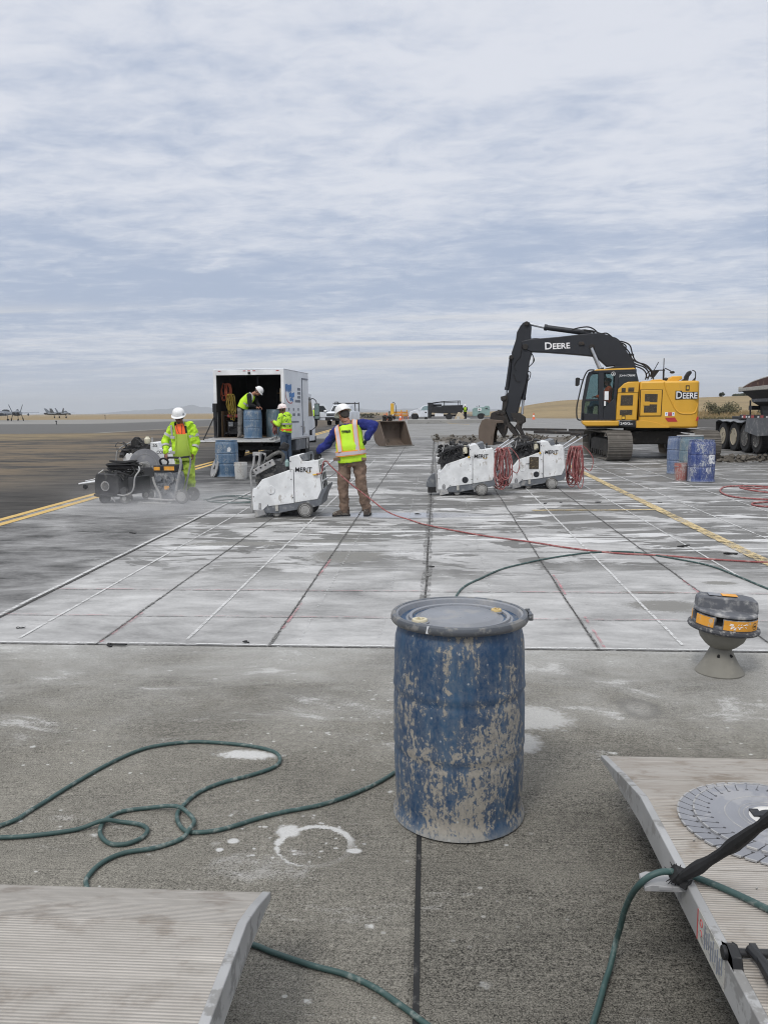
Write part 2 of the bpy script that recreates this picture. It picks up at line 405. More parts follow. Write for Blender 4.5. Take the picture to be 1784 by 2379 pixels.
def drum_mat(name, blue, blue2, tan, th, whites=0.0, zlow=0.0):
    mt, T, bs = new_mat(name)
    tc = T.n('TexCoord'); P = tc.outputs['Object']; x, y, z = T.sep(P)
    oi = T.n('ObjectInfo'); rd = V(T.t, oi.outputs['Random']) * 9.0
    b1 = T.noise(T.xyz(x * 16.0 + rd, y * 16.0, z * 2.4), 1.0, 5)
    c = T.mix(blue, blue2, b1.st(0.42, 0.7))
    zone = T.noise(T.xyz(x * 4.2 + 3.3 + rd, y * 4.2, z * 2.2), 1.0, 3)
    grain = T.noise(T.xyz(x * 30.0 + rd, y * 30.0, z * 19.0), 1.0, 8, 0.72, 0.9)
    fine = T.noise(T.xyz(x * 70.0, y * 70.0, z * 40.0 + rd), 1.0, 5, 0.65)
    drip = T.noise(T.xyz(x * 34.0 + rd, y * 34.0, z * 1.6), 1.0, 4)
    chips = T.noise(T.xyz(x * 46.0 + rd, y * 46.0, z * 30.0 + x * 9.0), 1.0, 6, 0.7, 1.2)
    f = zone * 0.54 + grain * 0.54 + (fine - 0.5) * 0.34 + (drip - 0.5) * 0.20 - (z - 0.45) * zlow + 0.05
    m1 = f.st(th, th + 0.03) * (1.0 - chips.st(0.56, 0.60) * 0.92)
    film = f.st(th - 0.15, th + 0.02) * 0.40
    c = T.mix(c, tuple(0.5 * a + 0.5 * b for a, b in zip(blue2, tan)), film)
    tn = T.mix(tuple(v * 0.82 for v in tan), tan, fine.st(0.35, 0.65))
    c = T.mix(c, tn, m1)
    scr = T.noise(T.xyz(x * 6.0 + z * 30.0, y * 40.0, z * 55.0 + x * 60.0), 1.0, 2)
    c = T.mix(c, (0.42, 0.45, 0.47), scr.st(0.735, 0.76) * 0.55)
    dv, dr = T.voro(T.xyz(x + rd, y, z), 26.0)
    c = T.mix(c, (0.50, 0.51, 0.50), (1.0 - dv.st(0.10, 0.16)) * dr.st(0.80, 0.82) * (0.55 + whites))
    c = T.mix(c, (0.40, 0.42, 0.43), (1.0 - z.st(0.004, 0.05)) * (0.12 + grain * 0.5))
    T.l(c, bs.inputs['Base Color']); T.l(m1 * 0.35 + 0.45, bs.inputs['Roughness'])
    b = T.n('Bump'); b.inputs['Strength'].default_value = 0.5; b.inputs['Distance'].default_value = 0.004
    T.l(m1 * 0.7 + fine * 0.25, b.inputs['Height']); T.l(b.outputs[0], bs.inputs['Normal'])
drum_mat('drum_blue', (0.014, 0.050, 0.115), (0.040, 0.092, 0.165), (0.32, 0.297, 0.255), 0.605, 0.0, 0.15)
drum_mat('drum_faded', (0.06, 0.125, 0.215), (0.11, 0.18, 0.27), (0.34, 0.36, 0.37), 0.66, 0.3)
drum_mat('drum_bright', (0.016, 0.038, 0.17), (0.05, 0.085, 0.26), (0.42, 0.44, 0.47), 0.635, 0.4)
drum_mat('drum_bluegrey', (0.10, 0.17, 0.22), (0.16, 0.23, 0.27), (0.30, 0.33, 0.33), 0.62, 0.2)
drum_mat('drum_violet', (0.10, 0.15, 0.27), (0.15, 0.20, 0.32), (0.36, 0.38, 0.42), 0.64, 0.2)
drum_mat('pail_red', (0.33, 0.10, 0.085), (0.38, 0.15, 0.125), (0.46, 0.40, 0.37), 0.58, 0.3)
drum_mat('pail_white', (0.55, 0.55, 0.53), (0.62, 0.62, 0.60), (0.40, 0.36, 0.32), 0.64, 0.1)

# ribbed deck of the two loading ramps: ribs run across (along x)
def deck_mat(name, c1, c2, c3, seams):
    mt, T, bs = new_mat(name)
    tc = T.n('TexCoord'); P = tc.outputs['Object']; x, y, z = T.sep(P)
    w = T.n('TexWave', wave_type='BANDS', bands_direction='Y', wave_profile='SIN'); w.inputs['Scale'].default_value = 29.0
    w.inputs['Distortion'].default_value = 0.25; w.inputs['Detail'].default_value = 2.0; w.inputs['Detail Scale'].default_value = 3.0
    T.l(P, w.inputs['Vector']); rib = V(T.t, w.outputs['Fac'])
    n1 = T.noise(T.xyz(x * 2.5, y * 8.0), 1.0, 5, 0.6, 0.2); n2 = T.noise(T.xyz(x * 11.0, y * 60.0), 1.0, 5, 0.6)
    n3 = T.noise(T.xyz(x * 5.0 + 9.0, y * 6.0), 1.0, 6, 0.65)
    c = T.mix(c1, c2, (n1 * 0.6 + n2 * 0.4).st(0.36, 0.64))
    c = T.mix(c, c3, n3.st(0.50, 0.68) * 0.85)
    n4 = T.noise(T.xyz(x * 1.2 + 5.0, y * 22.0), 1.0, 5, 0.65)
    c = T.mix(c, tuple(v * 1.25 for v in c2), n4.st(0.56, 0.66) * 0.6)
    c = T.mix(c, tuple(v * 0.42 for v in c1), (1.0 - rib.st(0.0, 0.45)) * (n1 * 0.9 + n3 * .5 - 0.22).mx(0.0))
    worn = T.noise(T.xyz(x * 22.0, y * 130.0, 3.0), 1.0, 3)
    c = T.mix(c, (0.50, 0.48, 0.44), worn.st(0.62, 0.72) * rib.st(0.55, 0.9) * 0.6)
    T.l(c, bs.inputs['Base Color']); bs.inputs['Roughness'].default_value = 0.7; bs.inputs['Metallic'].default_value = 0.1
    b = T.n('Bump'); b.inputs['Strength'].default_value = 0.6; b.inputs['Distance'].default_value = 0.004
    T.l(rib + n2 * 0.3, b.inputs['Height']); T.l(b.outputs[0], bs.inputs['Normal'])
deck_mat('ramp_deck', (0.36, 0.335, 0.30), (0.46, 0.43, 0.39), (0.26, 0.225, 0.19), None)
deck_mat('ramp_deck_brown', (0.34, 0.305, 0.265), (0.46, 0.43, 0.39), (0.23, 0.185, 0.14), None)

# ---------------------------------------------------------------- ground material
mt, T, bs = new_mat('pavement_ground')
ge = T.n('NewGeometry'); Pp = ge.outputs['Position']; x, y, z = T.sep(Pp)
fine = T.noise(Pp, 95.0, 4, 0.7); med = T.noise(Pp, 30.0, 4, 0.65)
broom = T.noise(T.xyz(x * 5.0, y * 110.0), 1.0, 4, 0.6); blot = T.noise(T.xyz(x * 0.9, y * 0.9), 1.0, 5, 0.6, 0.3)
smear = T.noise(T.xyz(x * 1.3 + 4.0, y * 2.6), 1.0, 7, 0.66, 0.7)
# near slab: exposed grey-brown aggregate, transverse broom marks
grit = T.noise(Pp, 190.0, 2, 0.6)
near = 0.172 + (fine - 0.5) * 0.34 + (grit - 0.5) * 0.36 + (med - 0.5) * 0.14 + (broom - 0.5) * 0.16 + (blot - 0.5) * 0.24
near = near - x.st(-0.10, -0.085) * (1.0 - y.st(2.6, 4.6)) * 0.045
near = near.mx(0.02)
cn = T.grey(near, (1.0, 0.945, 0.81))
whit = (y + (blot - 0.5) * 2.6 + (smear - 0.5) * 2.2).st(3.9, 6.6)
cn = T.mix(cn, (0.44, 0.44, 0.425), whit * (0.60 + (fine - 0.5) * 0.9 + (smear - 0.5) * 0.6))
sm = (smear + (fine - 0.5) * 0.22).st(0.585, 0.70) * (0.30 + y.st(2.2, 5.0) * 0.45)
cn = T.mix(cn, (0.50, 0.495, 0.48), sm)
dv, dr = T.voro(T.xyz(x + (blot - .5) * .2, y * 1.15), 5.5)
dots = (1.0 - (dv + (med - 0.5) * 0.34 + (fine - .5) * .2).st(0.04, 0.13)) * dr.st(0.70, 0.72) * smear.st(0.40, 0.55)
dv2, dr2 = T.voro(T.xyz(x, y * 1.2), 17.0)
dots2 = (1.0 - (dv2 + (fine - 0.5) * 0.2).st(0.12, 0.2)) * dr2.st(0.80, 0.81) * blot.st(0.45, 0.6)
cn = T.mix(cn, (0.55, 0.55, 0.53), (dots * 0.8).mx(dots2 * 0.75))
# spilt slurry: splash under the hose, the ring a bucket left, puddle prints right of the drum
def spot(cx, cy, rx, ry, amp=0.5, soft=0.15):
    d = ((x - cx) / rx).pw(2.0) + ((y - cy) / ry).pw(2.0)
    return 1.0 - (d.pw(0.5) + (med - 0.5) * amp * 1.3 + (smear - .5) * amp * 1.6 + (fine - .5) * .7).st(0.78 - soft, 1.0 + soft)
sp = spot(-0.98, 4.13, 0.17, 0.055, 1.1)
rg = ((x + 0.51) / 0.155).pw(2.0) + ((y - 3.25) / 0.155).pw(2.0)
rg = ((rg.pw(0.5) + (med - 0.5) * 0.22 + (fine - 0.5) * .16) - 1.0).ab() + (smear - 0.52).mx(0.0) * 0.7
sp = sp.mx((1.0 - rg.st(0.05, 0.13)) * (1.0 - (x - y).st(-3.73, -3.55) * 0.9))
sp = sp.mx(spot(-0.64, 3.37, 0.05, 0.055, 0.9)).mx(spot(-0.86, 3.27, 0.028, 0.022, .5)).mx(spot(-0.9, 3.2, 0.018, 0.016, .5)).mx(spot(-0.34, 3.22, 0.03, 0.02, .8))
dv3, dr3 = T.voro(T.xyz(x + (med - .5) * .05, y * 1.1), 24.0)
spl = (1.0 - (dv3 + (fine - .5) * .35).st(0.10, 0.26)) * dr3.st(0.62, 0.64)
spl = spl * (1.0 - (((x + 0.62) / 0.40).pw(2.0) + ((y - 3.32) / 0.26).pw(2.0)).st(0.4, 1.0)).mx(1.0 - (((x + 0.36) / 0.30).pw(2.0) + ((y - 4.75) / 0.5).pw(2.0)).st(0.4, 1.0))
sp = sp.mx(spl * 0.9)
sp = sp.mx(spot(0.56, 4.72, 0.24, 0.20, 1.2) * 0.6).mx(spot(0.45, 4.35, 0.12, 0.14, 0.9) * 0.6)
cn = T.mix(cn, (0.60, 0.60, 0.59), sp * (0.62 + grit * .5).mn(1.0) * 0.9)
wet1 = spot(1.22, 4.88, 0.11, 0.15, 0.9, 0.5)
cn = T.mix(cn, (0.10, 0.097, 0.09), wet1 * (1.0 - spot(1.22, 4.88, 0.085, 0.12, 0.9, 0.3)) * 0.9)
# sawn field: pale dust, wet streaks across, slurry trails
dust = T.noise(T.xyz(x * 0.62, y * 1.1), 1.0, 7, 0.68, 0.6); dst2 = T.noise(T.xyz(x * 1.6, y * 4.0), 1.0, 6, 0.66, 0.5)
dst3 = T.noise(T.xyz(x * 1.1 + 3.0, y * 1.6), 1.0, 7, 0.7, 0.8)
pale = 0.375 + (dust - 0.5) * 0.60 + (dst2 - 0.5) * 0.36 + (dst3 - 0.5) * 0.34 + (med - 0.5) * 0.10
pale = pale - (1.0 - (x + (blot - 0.5) * 0.8).st(-4.15, -3.55)) * (0.20 - y.st(12.0, 15.0) * (1.0 - y.st(16.0, 19.0)) * 0.10)
pale = pale - y.st(15.0, 21.0) * 0.10 - x.st(3.6, 4.4) * 0.06 - y.st(22.0, 30.0) * 0.07 - y.st(22.0, 28.0) * x.st(2.5, 5.0) * 0.06
cm = T.grey(pale.mx(0.05), (1.0, 0.995, 0.98))
wn = T.noise(T.xyz(x * 0.60 + 7.7, y * 1.45), 1.0, 7, 0.64, 0.7)
field = (y + (blot - 0.5) * 3.0).st(8.0, 9.6) * (x + (blot - .5)).st(-4.4, -3.4)
lift = y.st(8.0, 15.0) * 0.055 + x.st(0.0, 1.5) * 0.012
wet = (wn + lift + (fine - 0.5) * 0.03).st(0.520, 0.56) * field
cm = T.mix(cm, (0.125, 0.122, 0.114), wet * (0.93 - y.st(30.0, 40.0) * 0.5))
tn_ = T.noise(T.xyz(x * 0.48 + 1.7, y * 2.4), 1.0, 7, 0.68, 0.9)
trail = tn_.st(0.56, 0.60) * (y + (blot - 0.5) * 2.0).st(8.6, 10.2) * (x + blot).st(-4.0, -3.0) * (1.0 - y.st(30.0, 37.0))
cm = T.mix(cm, (0.62, 0.62, 0.615), trail * 0.88)
pool = spot(-0.55, 13.35, 1.45, 0.36, 0.35, 0.12)
cm = T.mix(cm, (0.30, 0.305, 0.325), pool)
# few grey-brown puddles on the front part
pud = spot(-1.05, 9.75, 0.50, 0.42, 0.55, 0.1).mx(spot(-2.5, 10.6, .75, .16, .7, .1)).mx(spot(-1.4, 10.8, .6, .10, .7, .1)).mx(spot(2.05, 7.42, .33, .22, .6, .12)).mx(spot(2.05, 7.95, .3, .07, .6, .12)).mx(spot(2.85, 8.4, .2, .1, .6, .12))
cm = T.mix(cm, (0.19, 0.185, 0.17), pud * 0.9)
# clean slab ahead of the trench
slab = 0.215 + (dust - 0.5) * 0.05 + (med - 0.5) * 0.05
slabm = (y + (blot - 0.5) * 0.3).st(40.8, 41.3)
cm = T.mix(cm, T.grey(slab, (1.0, 0.985, 0.94)), slabm)
conc = T.mix(cn, cm, (y + (fine - 0.5) * 0.02).st(6.04, 6.06))
# old asphalt beside the taxiway
an = T.noise(T.xyz(x * 0.28, y * 0.9), 1.0, 8, 0.7, 0.6); an2 = T.noise(T.xyz(x * 0.05 + 3.0, y * 0.25), 1.0, 5, 0.6, 0.5)
an3 = T.noise(T.xyz(x * 0.9, y * 3.2), 1.0, 6, 0.7, 0.6)
asp = 0.066 + (an - 0.5) * 0.14 + (an2 - 0.5) * 0.11 + (an3 - 0.5) * 0.13 + (fine - 0.5) * 0.03
ca = T.grey(asp.mx(0.015), (1.0, 0.93, 0.84))
brown = (an * 0.45 + an2 * 0.35 + an3 * 0.2).st(0.45, 0.55)
ca = T.mix(ca, (0.18, 0.135, 0.082), brown * 0.8 * (1.0 - x.st(-13.0, -7.5)))
tan = (y + x * 0.10 + (an - 0.5) * 14.0 + (an2 - 0.5) * 10.0).st(36.0, 41.0) * (1.0 - (y + x * 0.10 + (an - 0.5) * 2.0).st(52.0, 53.0)) * (1.0 - (x + (an - 0.5) * 9.0).st(-22.0, -16.5))
ca = T.mix(ca, (0.24, 0.185, 0.10), tan * (0.35 + an.st(0.42, 0.62) * 0.65))
rd2 = (y + x * 0.10).st(52.5, 53.5) * (1.0 - x.st(-23.0, -22.0))
ca = T.mix(ca, T.grey(0.115 + (an - .5) * .03, (1, .98, .93)), rd2)
edge = (1.0 - ((x + 23.2 - (y - 56.0) * 0.06).ab()).st(0.18, 0.3)) * y.st(54.0, 57.0) * (1.0 - y.st(95.0, 110.0))
ca = T.mix(ca, (0.36, 0.34, 0.29), edge * 0.7)
# apron where the jets stand, dry grass beyond
ca = T.mix(ca, T.grey(0.24 + (an2 - .5) * .06, (1, .97, .90)), (y + x * 0.15).st(150.0, 160.0) * (1.0 - x.st(-75.0, -60.0)))
ca = T.mix(ca, T.mix((0.30, 0.215, 0.105), (0.20, 0.155, 0.085), an2.st(.4, .6)), (y + (an - .5) * 20.0).st(285.0, 300.0))
left = 1.0 - (x + (an - 0.5) * 0.15).st(-7.06, -7.0)
right = (x - (y - 26.0) * 0.10).st(13.4, 13.5)
c = T.mix(conc, ca, left.mx(right).mx(y.st(110.0, 112.0)))
T.l(c, bs.inputs['Base Color'])
con = (1.0 - left) * (1.0 - right)
wetall = (wet * (0.5)).mx(pool * 1.25).mx(pud * 0.15).mx(wet1 * .7) * con * y.st(3.0, 4.5)
T.l((0.88 - wetall * 0.52).mx(0.05), bs.inputs['Roughness'])
T.l(0.25 + wetall * 0.35, bs.inputs['Specular IOR Level'])
b = T.n('Bump'); b.inputs['Strength'].default_value = 0.55; b.inputs['Distance'].default_value = 0.006
T.l((fine * 0.6 + broom * 0.5 + med * 0.4) * (1.0 - y.st(5.0, 12.0) * 0.8), b.inputs['Height']); T.l(b.outputs[0], bs.inputs['Normal'])

# chalk / paint strips: worn edges through a noise mask
def strip_mat(name, col, keep, sc=9.0, under=(0.30, 0.295, 0.28)):
    mt, T, bs = new_mat(name)
    ge = T.n('NewGeometry'); n1 = T.noise(ge.outputs['Position'], sc * 2.0, 6, 0.75); n2 = T.noise(ge.outputs['Position'], sc * .18, 3)
    tr_ = T.n('BsdfTransparent'); mx_ = T.n('MixShader'); f = (n1 * .85 + n2 * .25).st(keep, keep + 0.22) * (.85 if 'chalk' in name else 1.0)
    c = T.mix(tuple(v * .86 for v in col), col, n1.st(.4, .65)); T.l(c, bs.inputs['Base Color']); bs.inputs['Roughness'].default_value = .85
    T.l(f, mx_.inputs[0]); T.l(tr_.outputs[0], mx_.inputs[1]); T.l(bs.outputs[0], mx_.inputs[2])
    T.l(mx_.outputs[0], [q for q in T.t.nodes if q.type == 'OUTPUT_MATERIAL'][0].inputs[0])
strip_mat('chalk_white', (0.66, 0.66, 0.65), 0.38)
strip_mat('chalk_faint', (0.56, 0.56, 0.55), 0.52)
strip_mat('paint_yellow', (0.62, 0.42, 0.14), 0.28, 7)
strip_mat('paint_yellow_worn', (0.60, 0.47, 0.25), 0.40, 5)
strip_mat('chalk_pink', (0.55, 0.25, 0.27), 0.46, 4)
strip_mat('seal_grey', (0.17, 0.167, 0.16), 0.40, 8)
strip_mat('joint_dark', (0.045, 0.043, 0.04), 0.36, 12)
strip_mat('seal_patchy', (0.18, 0.177, 0.17), 0.475, 5)

# ---------------------------------------------------------------- ground sheet
def axis(vals):
    out = []
    for a, b, st_ in vals:
        v = a
        while v < b - 1e-6: out.append(v); v += st_
    out.append(vals[-1][1]); return out
YS = axis([(-12000, -2000, 5000), (-2000, -20, 660), (-20, 0, 4), (0, 120, 2), (120, 400, 14), (400, 2000, 200), (2000, 12000, 2500)])
XS = axis([(-12000, -2000, 2500), (-2000, -200, 225), (-200, -80, 10), (-80, -6, 2), (-6, 20, 3), (20, 200, 20), (200, 2000, 300), (2000, 12000, 2500)])
vs = [(a, b, gz(a, b)) for b in YS for a in XS]; nx = len(XS)
fs = [(j * nx + i, j * nx + i + 1, (j + 1) * nx + i + 1, (j + 1) * nx + i) for j in range(len(YS) - 1) for i in range(nx - 1)]
mb = MB(); mb.add(vs, fs)
tag(mb.build('ground', 'pavement_ground', None, 0, 2, 0), kind='structure')

def strip(name, x0, y0, x1, y1, w, mt, dz=0.004, jit=0.0, n=None):
    n = n or max(2, min(260, int(math.hypot(x1 - x0, y1 - y0) / 0.12))); d = Vector((x1 - x0, y1 - y0)).normalized(); p = Vector((-d.y, d.x))
    vs = []
    for i in range(n + 1):
        t = i / n; cx_, cy_ = x0 + (x1 - x0) * t, y0 + (y1 - y0) * t; so = 1.3 * math.hypot(cx_ - x0, cy_ - y0); o = jit * 1.6 * mnoise.noise(Vector((so, x0 * 3.1 + y0, 1))); ww = w * (1 + 1.6 * mnoise.noise(Vector((so * 2.6, x0 * 3.1 + y0, 5))) * min(.55, jit * 14))
        for s_ in (-.5, .5):
            q = (cx_ + p.x * (ww * s_ + o), cy_ + p.y * (ww * s_ + o)); vs.append((q[0], q[1], gz(*q) + dz))
    mb = MB(); mb.add(vs, [(2 * i, 2 * i + 1, 2 * i + 3, 2 * i + 2) for i in range(n)])
    return tag(mb.build(name, mt, None, 0, 2, 0), kind='structure')
# joints along the taxiway
strip('pavement_joint', -0.04, 0.4, -0.105, 6.05, 0.020, 'tar', .004, .0015)
strip('pavement_joint', -0.105, 6.05, -0.12, 41, 0.022, 'joint_dark', .004, .006)
strip('joint_sealant', -0.105, 6.3, -0.12, 40, 0.10, 'seal_patchy', .008, .02)
for xx in (-2.62, -1.27, 1.2, 2.52):
    strip('pavement_joint', xx, 6.05, xx + .02, 40.5, 0.013, 'joint_dark', .004, .006)
    strip('joint_sealant', xx, 6.05, xx + .02, 30, 0.030, 'seal_patchy', .008, .008)
strip('pavement_joint', -3.80, 6.3, -3.80, 22, 0.03, 'joint_dark', .004, .006)
strip('chalk_line', -3.84, 6.2, -3.84, 22, 0.04, 'chalk_white', .008, .004)
for xx, y1 in ((-2.60, 6.5), (-1.25, 6.9), (-1.25, 9.0), (1.22, 8.2), (1.25, 6.5), (2.5, 8.0)): strip('chalk_line', xx, y1 - .4, xx + .01, y1 + .5, .022, 'chalk_pink', .010, .006)
for xx in (-3.3, -1.95, -1.07, -0.45, .52, 1.85, 3.15, 4.35, 5.4, 6.6, 8.3):
    strip('chalk_line', xx, 6.2 if xx < 3 else 8.5, xx + .02, 26, 0.026, 'chalk_faint' if xx in (-1.07, -.45, .52) else 'chalk_white', .006, .004)
# joints and chalk across it
strip('pavement_joint', -7, 6.05, 12, 6.05, 0.016, 'joint_dark', .004, .004)
strip('chalk_line', -7, 6.085, 12, 6.085, 0.03, 'chalk_white', .008, .006)
for yy, mt_, w_ in ((6.9, 'chalk_pink', .010), (7.9, 'chalk_pink', .012), (10.05, 'joint_dark', .014), (12.0, 'seal_grey', .02), (14.6, 'seal_grey', .02)):
    strip('pavement_joint', -7 if yy > 9.9 else -3.8, yy, 12, yy, w_, 'seal_grey', .004, .004)
    strip('chalk_line', -3.8, yy + .02, 12, yy + .02, w_, mt_, .008, .004)
for yy in (7.45, 8.25, 8.7, 9.3, 11.0):
    strip('chalk_line', -3.8, yy, 4.2, yy, .016, 'chalk_faint', .006, .004)
# yellow lines
strip('yellow_line', -6.72, 1, -6.45, 120, 0.15, 'paint_yellow', .006)
strip('yellow_line', -6.99, 1, -6.72, 120, 0.15, 'paint_yellow', .006)
strip('yellow_line', 3.74, 2, 3.66, 40, 0.165, 'paint_yellow_worn', .01, .003)
strip('yellow_line', 1.6, 13.9, 3.7, 14.0, 0.10, 'paint_yellow_worn', .008, .02)
strip('yellow_line', 2.6, 66, 1.0, 73, 0.16, 'paint_yellow', .006)
strip('edge_line', 13.2, 50, 22, 36, 0.3, 'chalk_white', .006)
strip('edge_line', 8, 70, 24, 40, 0.22, 'chalk_white', .006)
strip('edge_line', -60, 240, 12, 240, 3.0, 'chalk_white', .02)

# hill, mountains
def hz(x, y):
    a = x / max(y, 1.0)
    return 0.55 + (4.3 + .9 * ss(.2, .4, a)) * ss(.02, .17, a) * ss(76, 250, y) + mnoise.noise(Vector((x * .03, y * .03, 0))) * .5 * ss(70, 180, y)
mt, T, bs = new_mat('dry_grass_ground')
ge = T.n('NewGeometry'); Pp = ge.outputs['Position']; x, y, z = T.sep(Pp)
n1 = T.noise(T.xyz(x * .05, y * .05, z * .5), 1.0, 6, .65); n2 = T.noise(T.xyz(x * .6, y * .6, z * 3.0), 1.0, 5, .7); n3 = T.noise(T.xyz(x * .03 + 5, y * .02, z), 1.0, 4, .6)
c = T.mix((0.28, 0.21, 0.105), (0.19, 0.14, 0.07), (n1 * .55 + n2 * .45).st(.40, .62))
c = T.mix(c, (0.10, 0.095, 0.045), (n3 * .7 + n2 * .3 - y.st(60.0, 120.0) * .10).st(.50, .60) * .8)
T.l(c, bs.inputs['Base Color']); bs.inputs['Roughness'].default_value = .95
mb = MB(); HX = axis([(0, 40, 4), (40, 200, 8)]); HY = axis([(44, 120, 4), (120, 330, 10)])
HX = [i / 60 for i in range(0, 61)]
vs = [(a * 1.1 * b, b, hz(a * 1.1 * b, b) if b < 330 else -2) for b in HY for a in HX]; nx = len(HX)
mb.add(vs, [(j * nx + i, j * nx + i + 1, (j + 1) * nx + i + 1, (j + 1) * nx + i) for j in range(len(HY) - 1) for i in range(nx - 1)])
tag(mb.build('hill', 'dry_grass_ground', None, 0, 2, 60), kind='structure')
def ridge(x0, x1, yy, peak, seed):
    mb = MB(); n = 90; vs = []
    for i in range(n + 1):
        t = i / n; xx = x0 + (x1 - x0) * t
        h = peak * (ss(0, .35, t) * ss(0, .4, 1 - t)) * (.62 + .55 * mnoise.fractal(Vector((t * 5 + seed, seed, 0)), .9, 2.1, 5))
        vs += [(xx, yy - 700, -8), (xx, yy, max(2, h)), (xx, yy + 900, -8)]
    fs = []
    for i in range(n):
        for k in (0, 1): fs.append((3 * i + k, 3 * i + 3 + k, 3 * i + 4 + k, 3 * i + 1 + k))
    mb.add(vs, fs); tag(mb.build('mountains', 'mountain_rock', None, 0, 2, 60), kind='structure')
ridge(-3700, -1150, 8500, 78, 2.3); ridge(-2600, 1500, 9300, 62, 5.1); ridge(600, 2600, 8800, 82, 8.4); ridge(-1500, 900, 7600, 16, 3.2)

# air: one closed box around everything, the sky outside it
mt = bpy.data.materials.new('hazy_air'); mt.use_nodes = True; T = NT(mt.node_tree)
o_ = T.n('OutputMaterial'); pv = T.n('VolumePrincipled'); pv.inputs['Color'].default_value = (0.93, 0.965, 1.0, 1); pv.inputs['Density'].default_value = 0.00016
pv.inputs['Anisotropy'].default_value = 0.1; T.l(pv.outputs[0], o_.inputs['Volume']); MATS['hazy_air'] = mt
mb = MB(); mb.bb(-11500, 11500, -11500, 11500, -12, 190)
tag(mb.build('haze', 'hazy_air', None, 0, 2, 0), kind='stuff')
# cement dust blowing from the saw cut
mt = bpy.data.materials.new('dust_puff'); mt.use_nodes = True; T = NT(mt.node_tree)
o_ = T.n('OutputMaterial'); pv = T.n('VolumePrincipled'); pv.inputs['Color'].default_value = (0.93, 0.93, 0.94, 1)
tc = T.n('TexCoord'); P = tc.outputs['Object']; x, y, z = T.sep(P)
nz = T.noise(T.xyz(x * 1.3, y * 1.3, z * 2.2), 1.0, 4, .6, .4)
d = ((x / 1.95).pw(2.0) + (y / 1.5).pw(2.0)).pw(0.5)
rho = (nz - 0.36).mx(0.0) * (1.0 - d.st(.25, 1.0)) * (1.0 - z.st(0.0, 0.75)).pw(1.6) * 3.4
T.l(rho, pv.inputs['Density']); T.l(pv.outputs[0], o_.inputs['Volume']); MATS['dust_puff'] = mt
mb = MB(); mb.bb(-2, 2, -1.6, 1.6, 0, .95); o = mb.build('dust', 'dust_puff', None, 0, 2, 0); o.location = at(-4.55, 13.4, .03)
tag(o, kind='stuff')
# ---------------------------------------------------------------- drums and pails
def drum(label, loc, mt, h=0.90, r=0.285, top='open', group='plastic drums', rz=0.0, hoops=(0.36, 0.64)):
    t = thing('plastic_drum', label, 'drum', loc, rz, group)
    pr = [(0.0, 0.0), (r * 1.0, 0.0), (r * 1.035, 0.006), (r * 1.035, 0.022), (r * 1.0, 0.05), (r * 0.985, 0.075)]
    z0, z1 = 0.075, h - 0.075
    for i in range(1, 40):
        z = z0 + (z1 - z0) * i / 40; rr = r * (0.985 + 0.035 * math.sin(math.pi * (z - z0) / (z1 - z0)) ** 0.6)
        for q in hoops: rr -= (.008 if top == 'lid' else .013) * math.exp(-((z - h * q) / 0.011) ** 2); rr += 0.004 * math.exp(-((z - h * q - .024) / 0.014) ** 2)
        pr.append((rr, z))
    pr += [(r * .975, z1), (r * .955, h - .05), (r * .93, h - .036), (r * .925, h - .02)]
    if top == 'rim': pr += [(r * .95, h - .016), (r * .95, h), (r * .90, h), (r * .895, h - .02), (0, h - .02)]
    elif top == 'empty': pr += [(r * .97, h - .02), (r * .97, h), (r * .93, h), (r * .93, .03), (0, .03)]
    else: pr += [(r * .90, h - .015), (0, h - .015)]
    MB().lathe(pr, 56).build('body', mt, t, 0, 2, 45)
    return t
t = drum('scuffed blue plastic drum with a grey lid, plastered with dried cement, alone in front', at(0.10, 3.58), 'drum_blue', 0.915, 0.285, 'lid', 'plastic drums', 0.0)
H = 0.915
lid = MB().lathe([(0, H - .002), (.165, H - .002), (.168, H - .003), (.182, H - .014), (.205, H - .016), (.208, H - .006), (.222, H - .004), (.226, H - .014), (.262, H - .018), (.270, H + .004), (.280, H + .010), (.280, H - .01), (.262, H - .03), (0, H - .03)], 64).build('lid', 'lid_grey', t)
rg = MB().lathe([(.276, H - .024), (.296, H - .024), (.301, H - .016), (.302, H - .004), (.298, H + .008), (.290, H + .013), (.280, H + .012), (.276, H + .004)], 64).build('clamp_ring', 'ring_grey', t)
l = MB(); l.tube([(.300, -.055, H - .004), (.311, -.02, H - .002), (.311, .04, H), (.300, .085, H)], .008, 6); l.box((.312, .01, H - .004), (.012, .07, .02)); l.box((.309, -.03, H - .004), (.02, .015, .03)); l.box((.305, .06, H - .001), (.02, .012, .026))
l.build('lever_latch', 'ring_grey', rg, .002)
def bung(x, y, r, mt_):
    w = MB().lathe([(r * .95, H - .018), (r * 1.25, H - .016), (r * 1.25, H - .008), (r * 1.02, H - .006)], 30); w.v = [(p[0] + x, p[1] + y, p[2]) for p in w.v]; w.build('bung_socket', 'lid_grey', lid)
    b = MB().lathe([(r, H - .012), (r, H - .002), (r * .93, H + .003), (r * .55, H + .003), (r * .52, H + .001), (r * .50, H - .006), (0, H - .006)], 30)
    for k in range(4): a = k * math.pi / 2 + .4; b.box((r * .46 * math.cos(a), r * .46 * math.sin(a), H + .001), (r * .22, r * .22, .012), None, (0, 0, a))
    b.v = [(p[0] + x, p[1] + y, p[2]) for p in b.v]; b.build('bung', mt_, lid)
bung(-.172, -.105, .034, 'bung_cream'); bung(.168, .085, .024, 'bung_yellow')
m_ = MB()      # tear of tape on the ring
m_.box((-.135, -.266, H - .004), (.012, .004, .03), None, (0, .2, .45)); m_.build('tape', 'pale_white', rg)

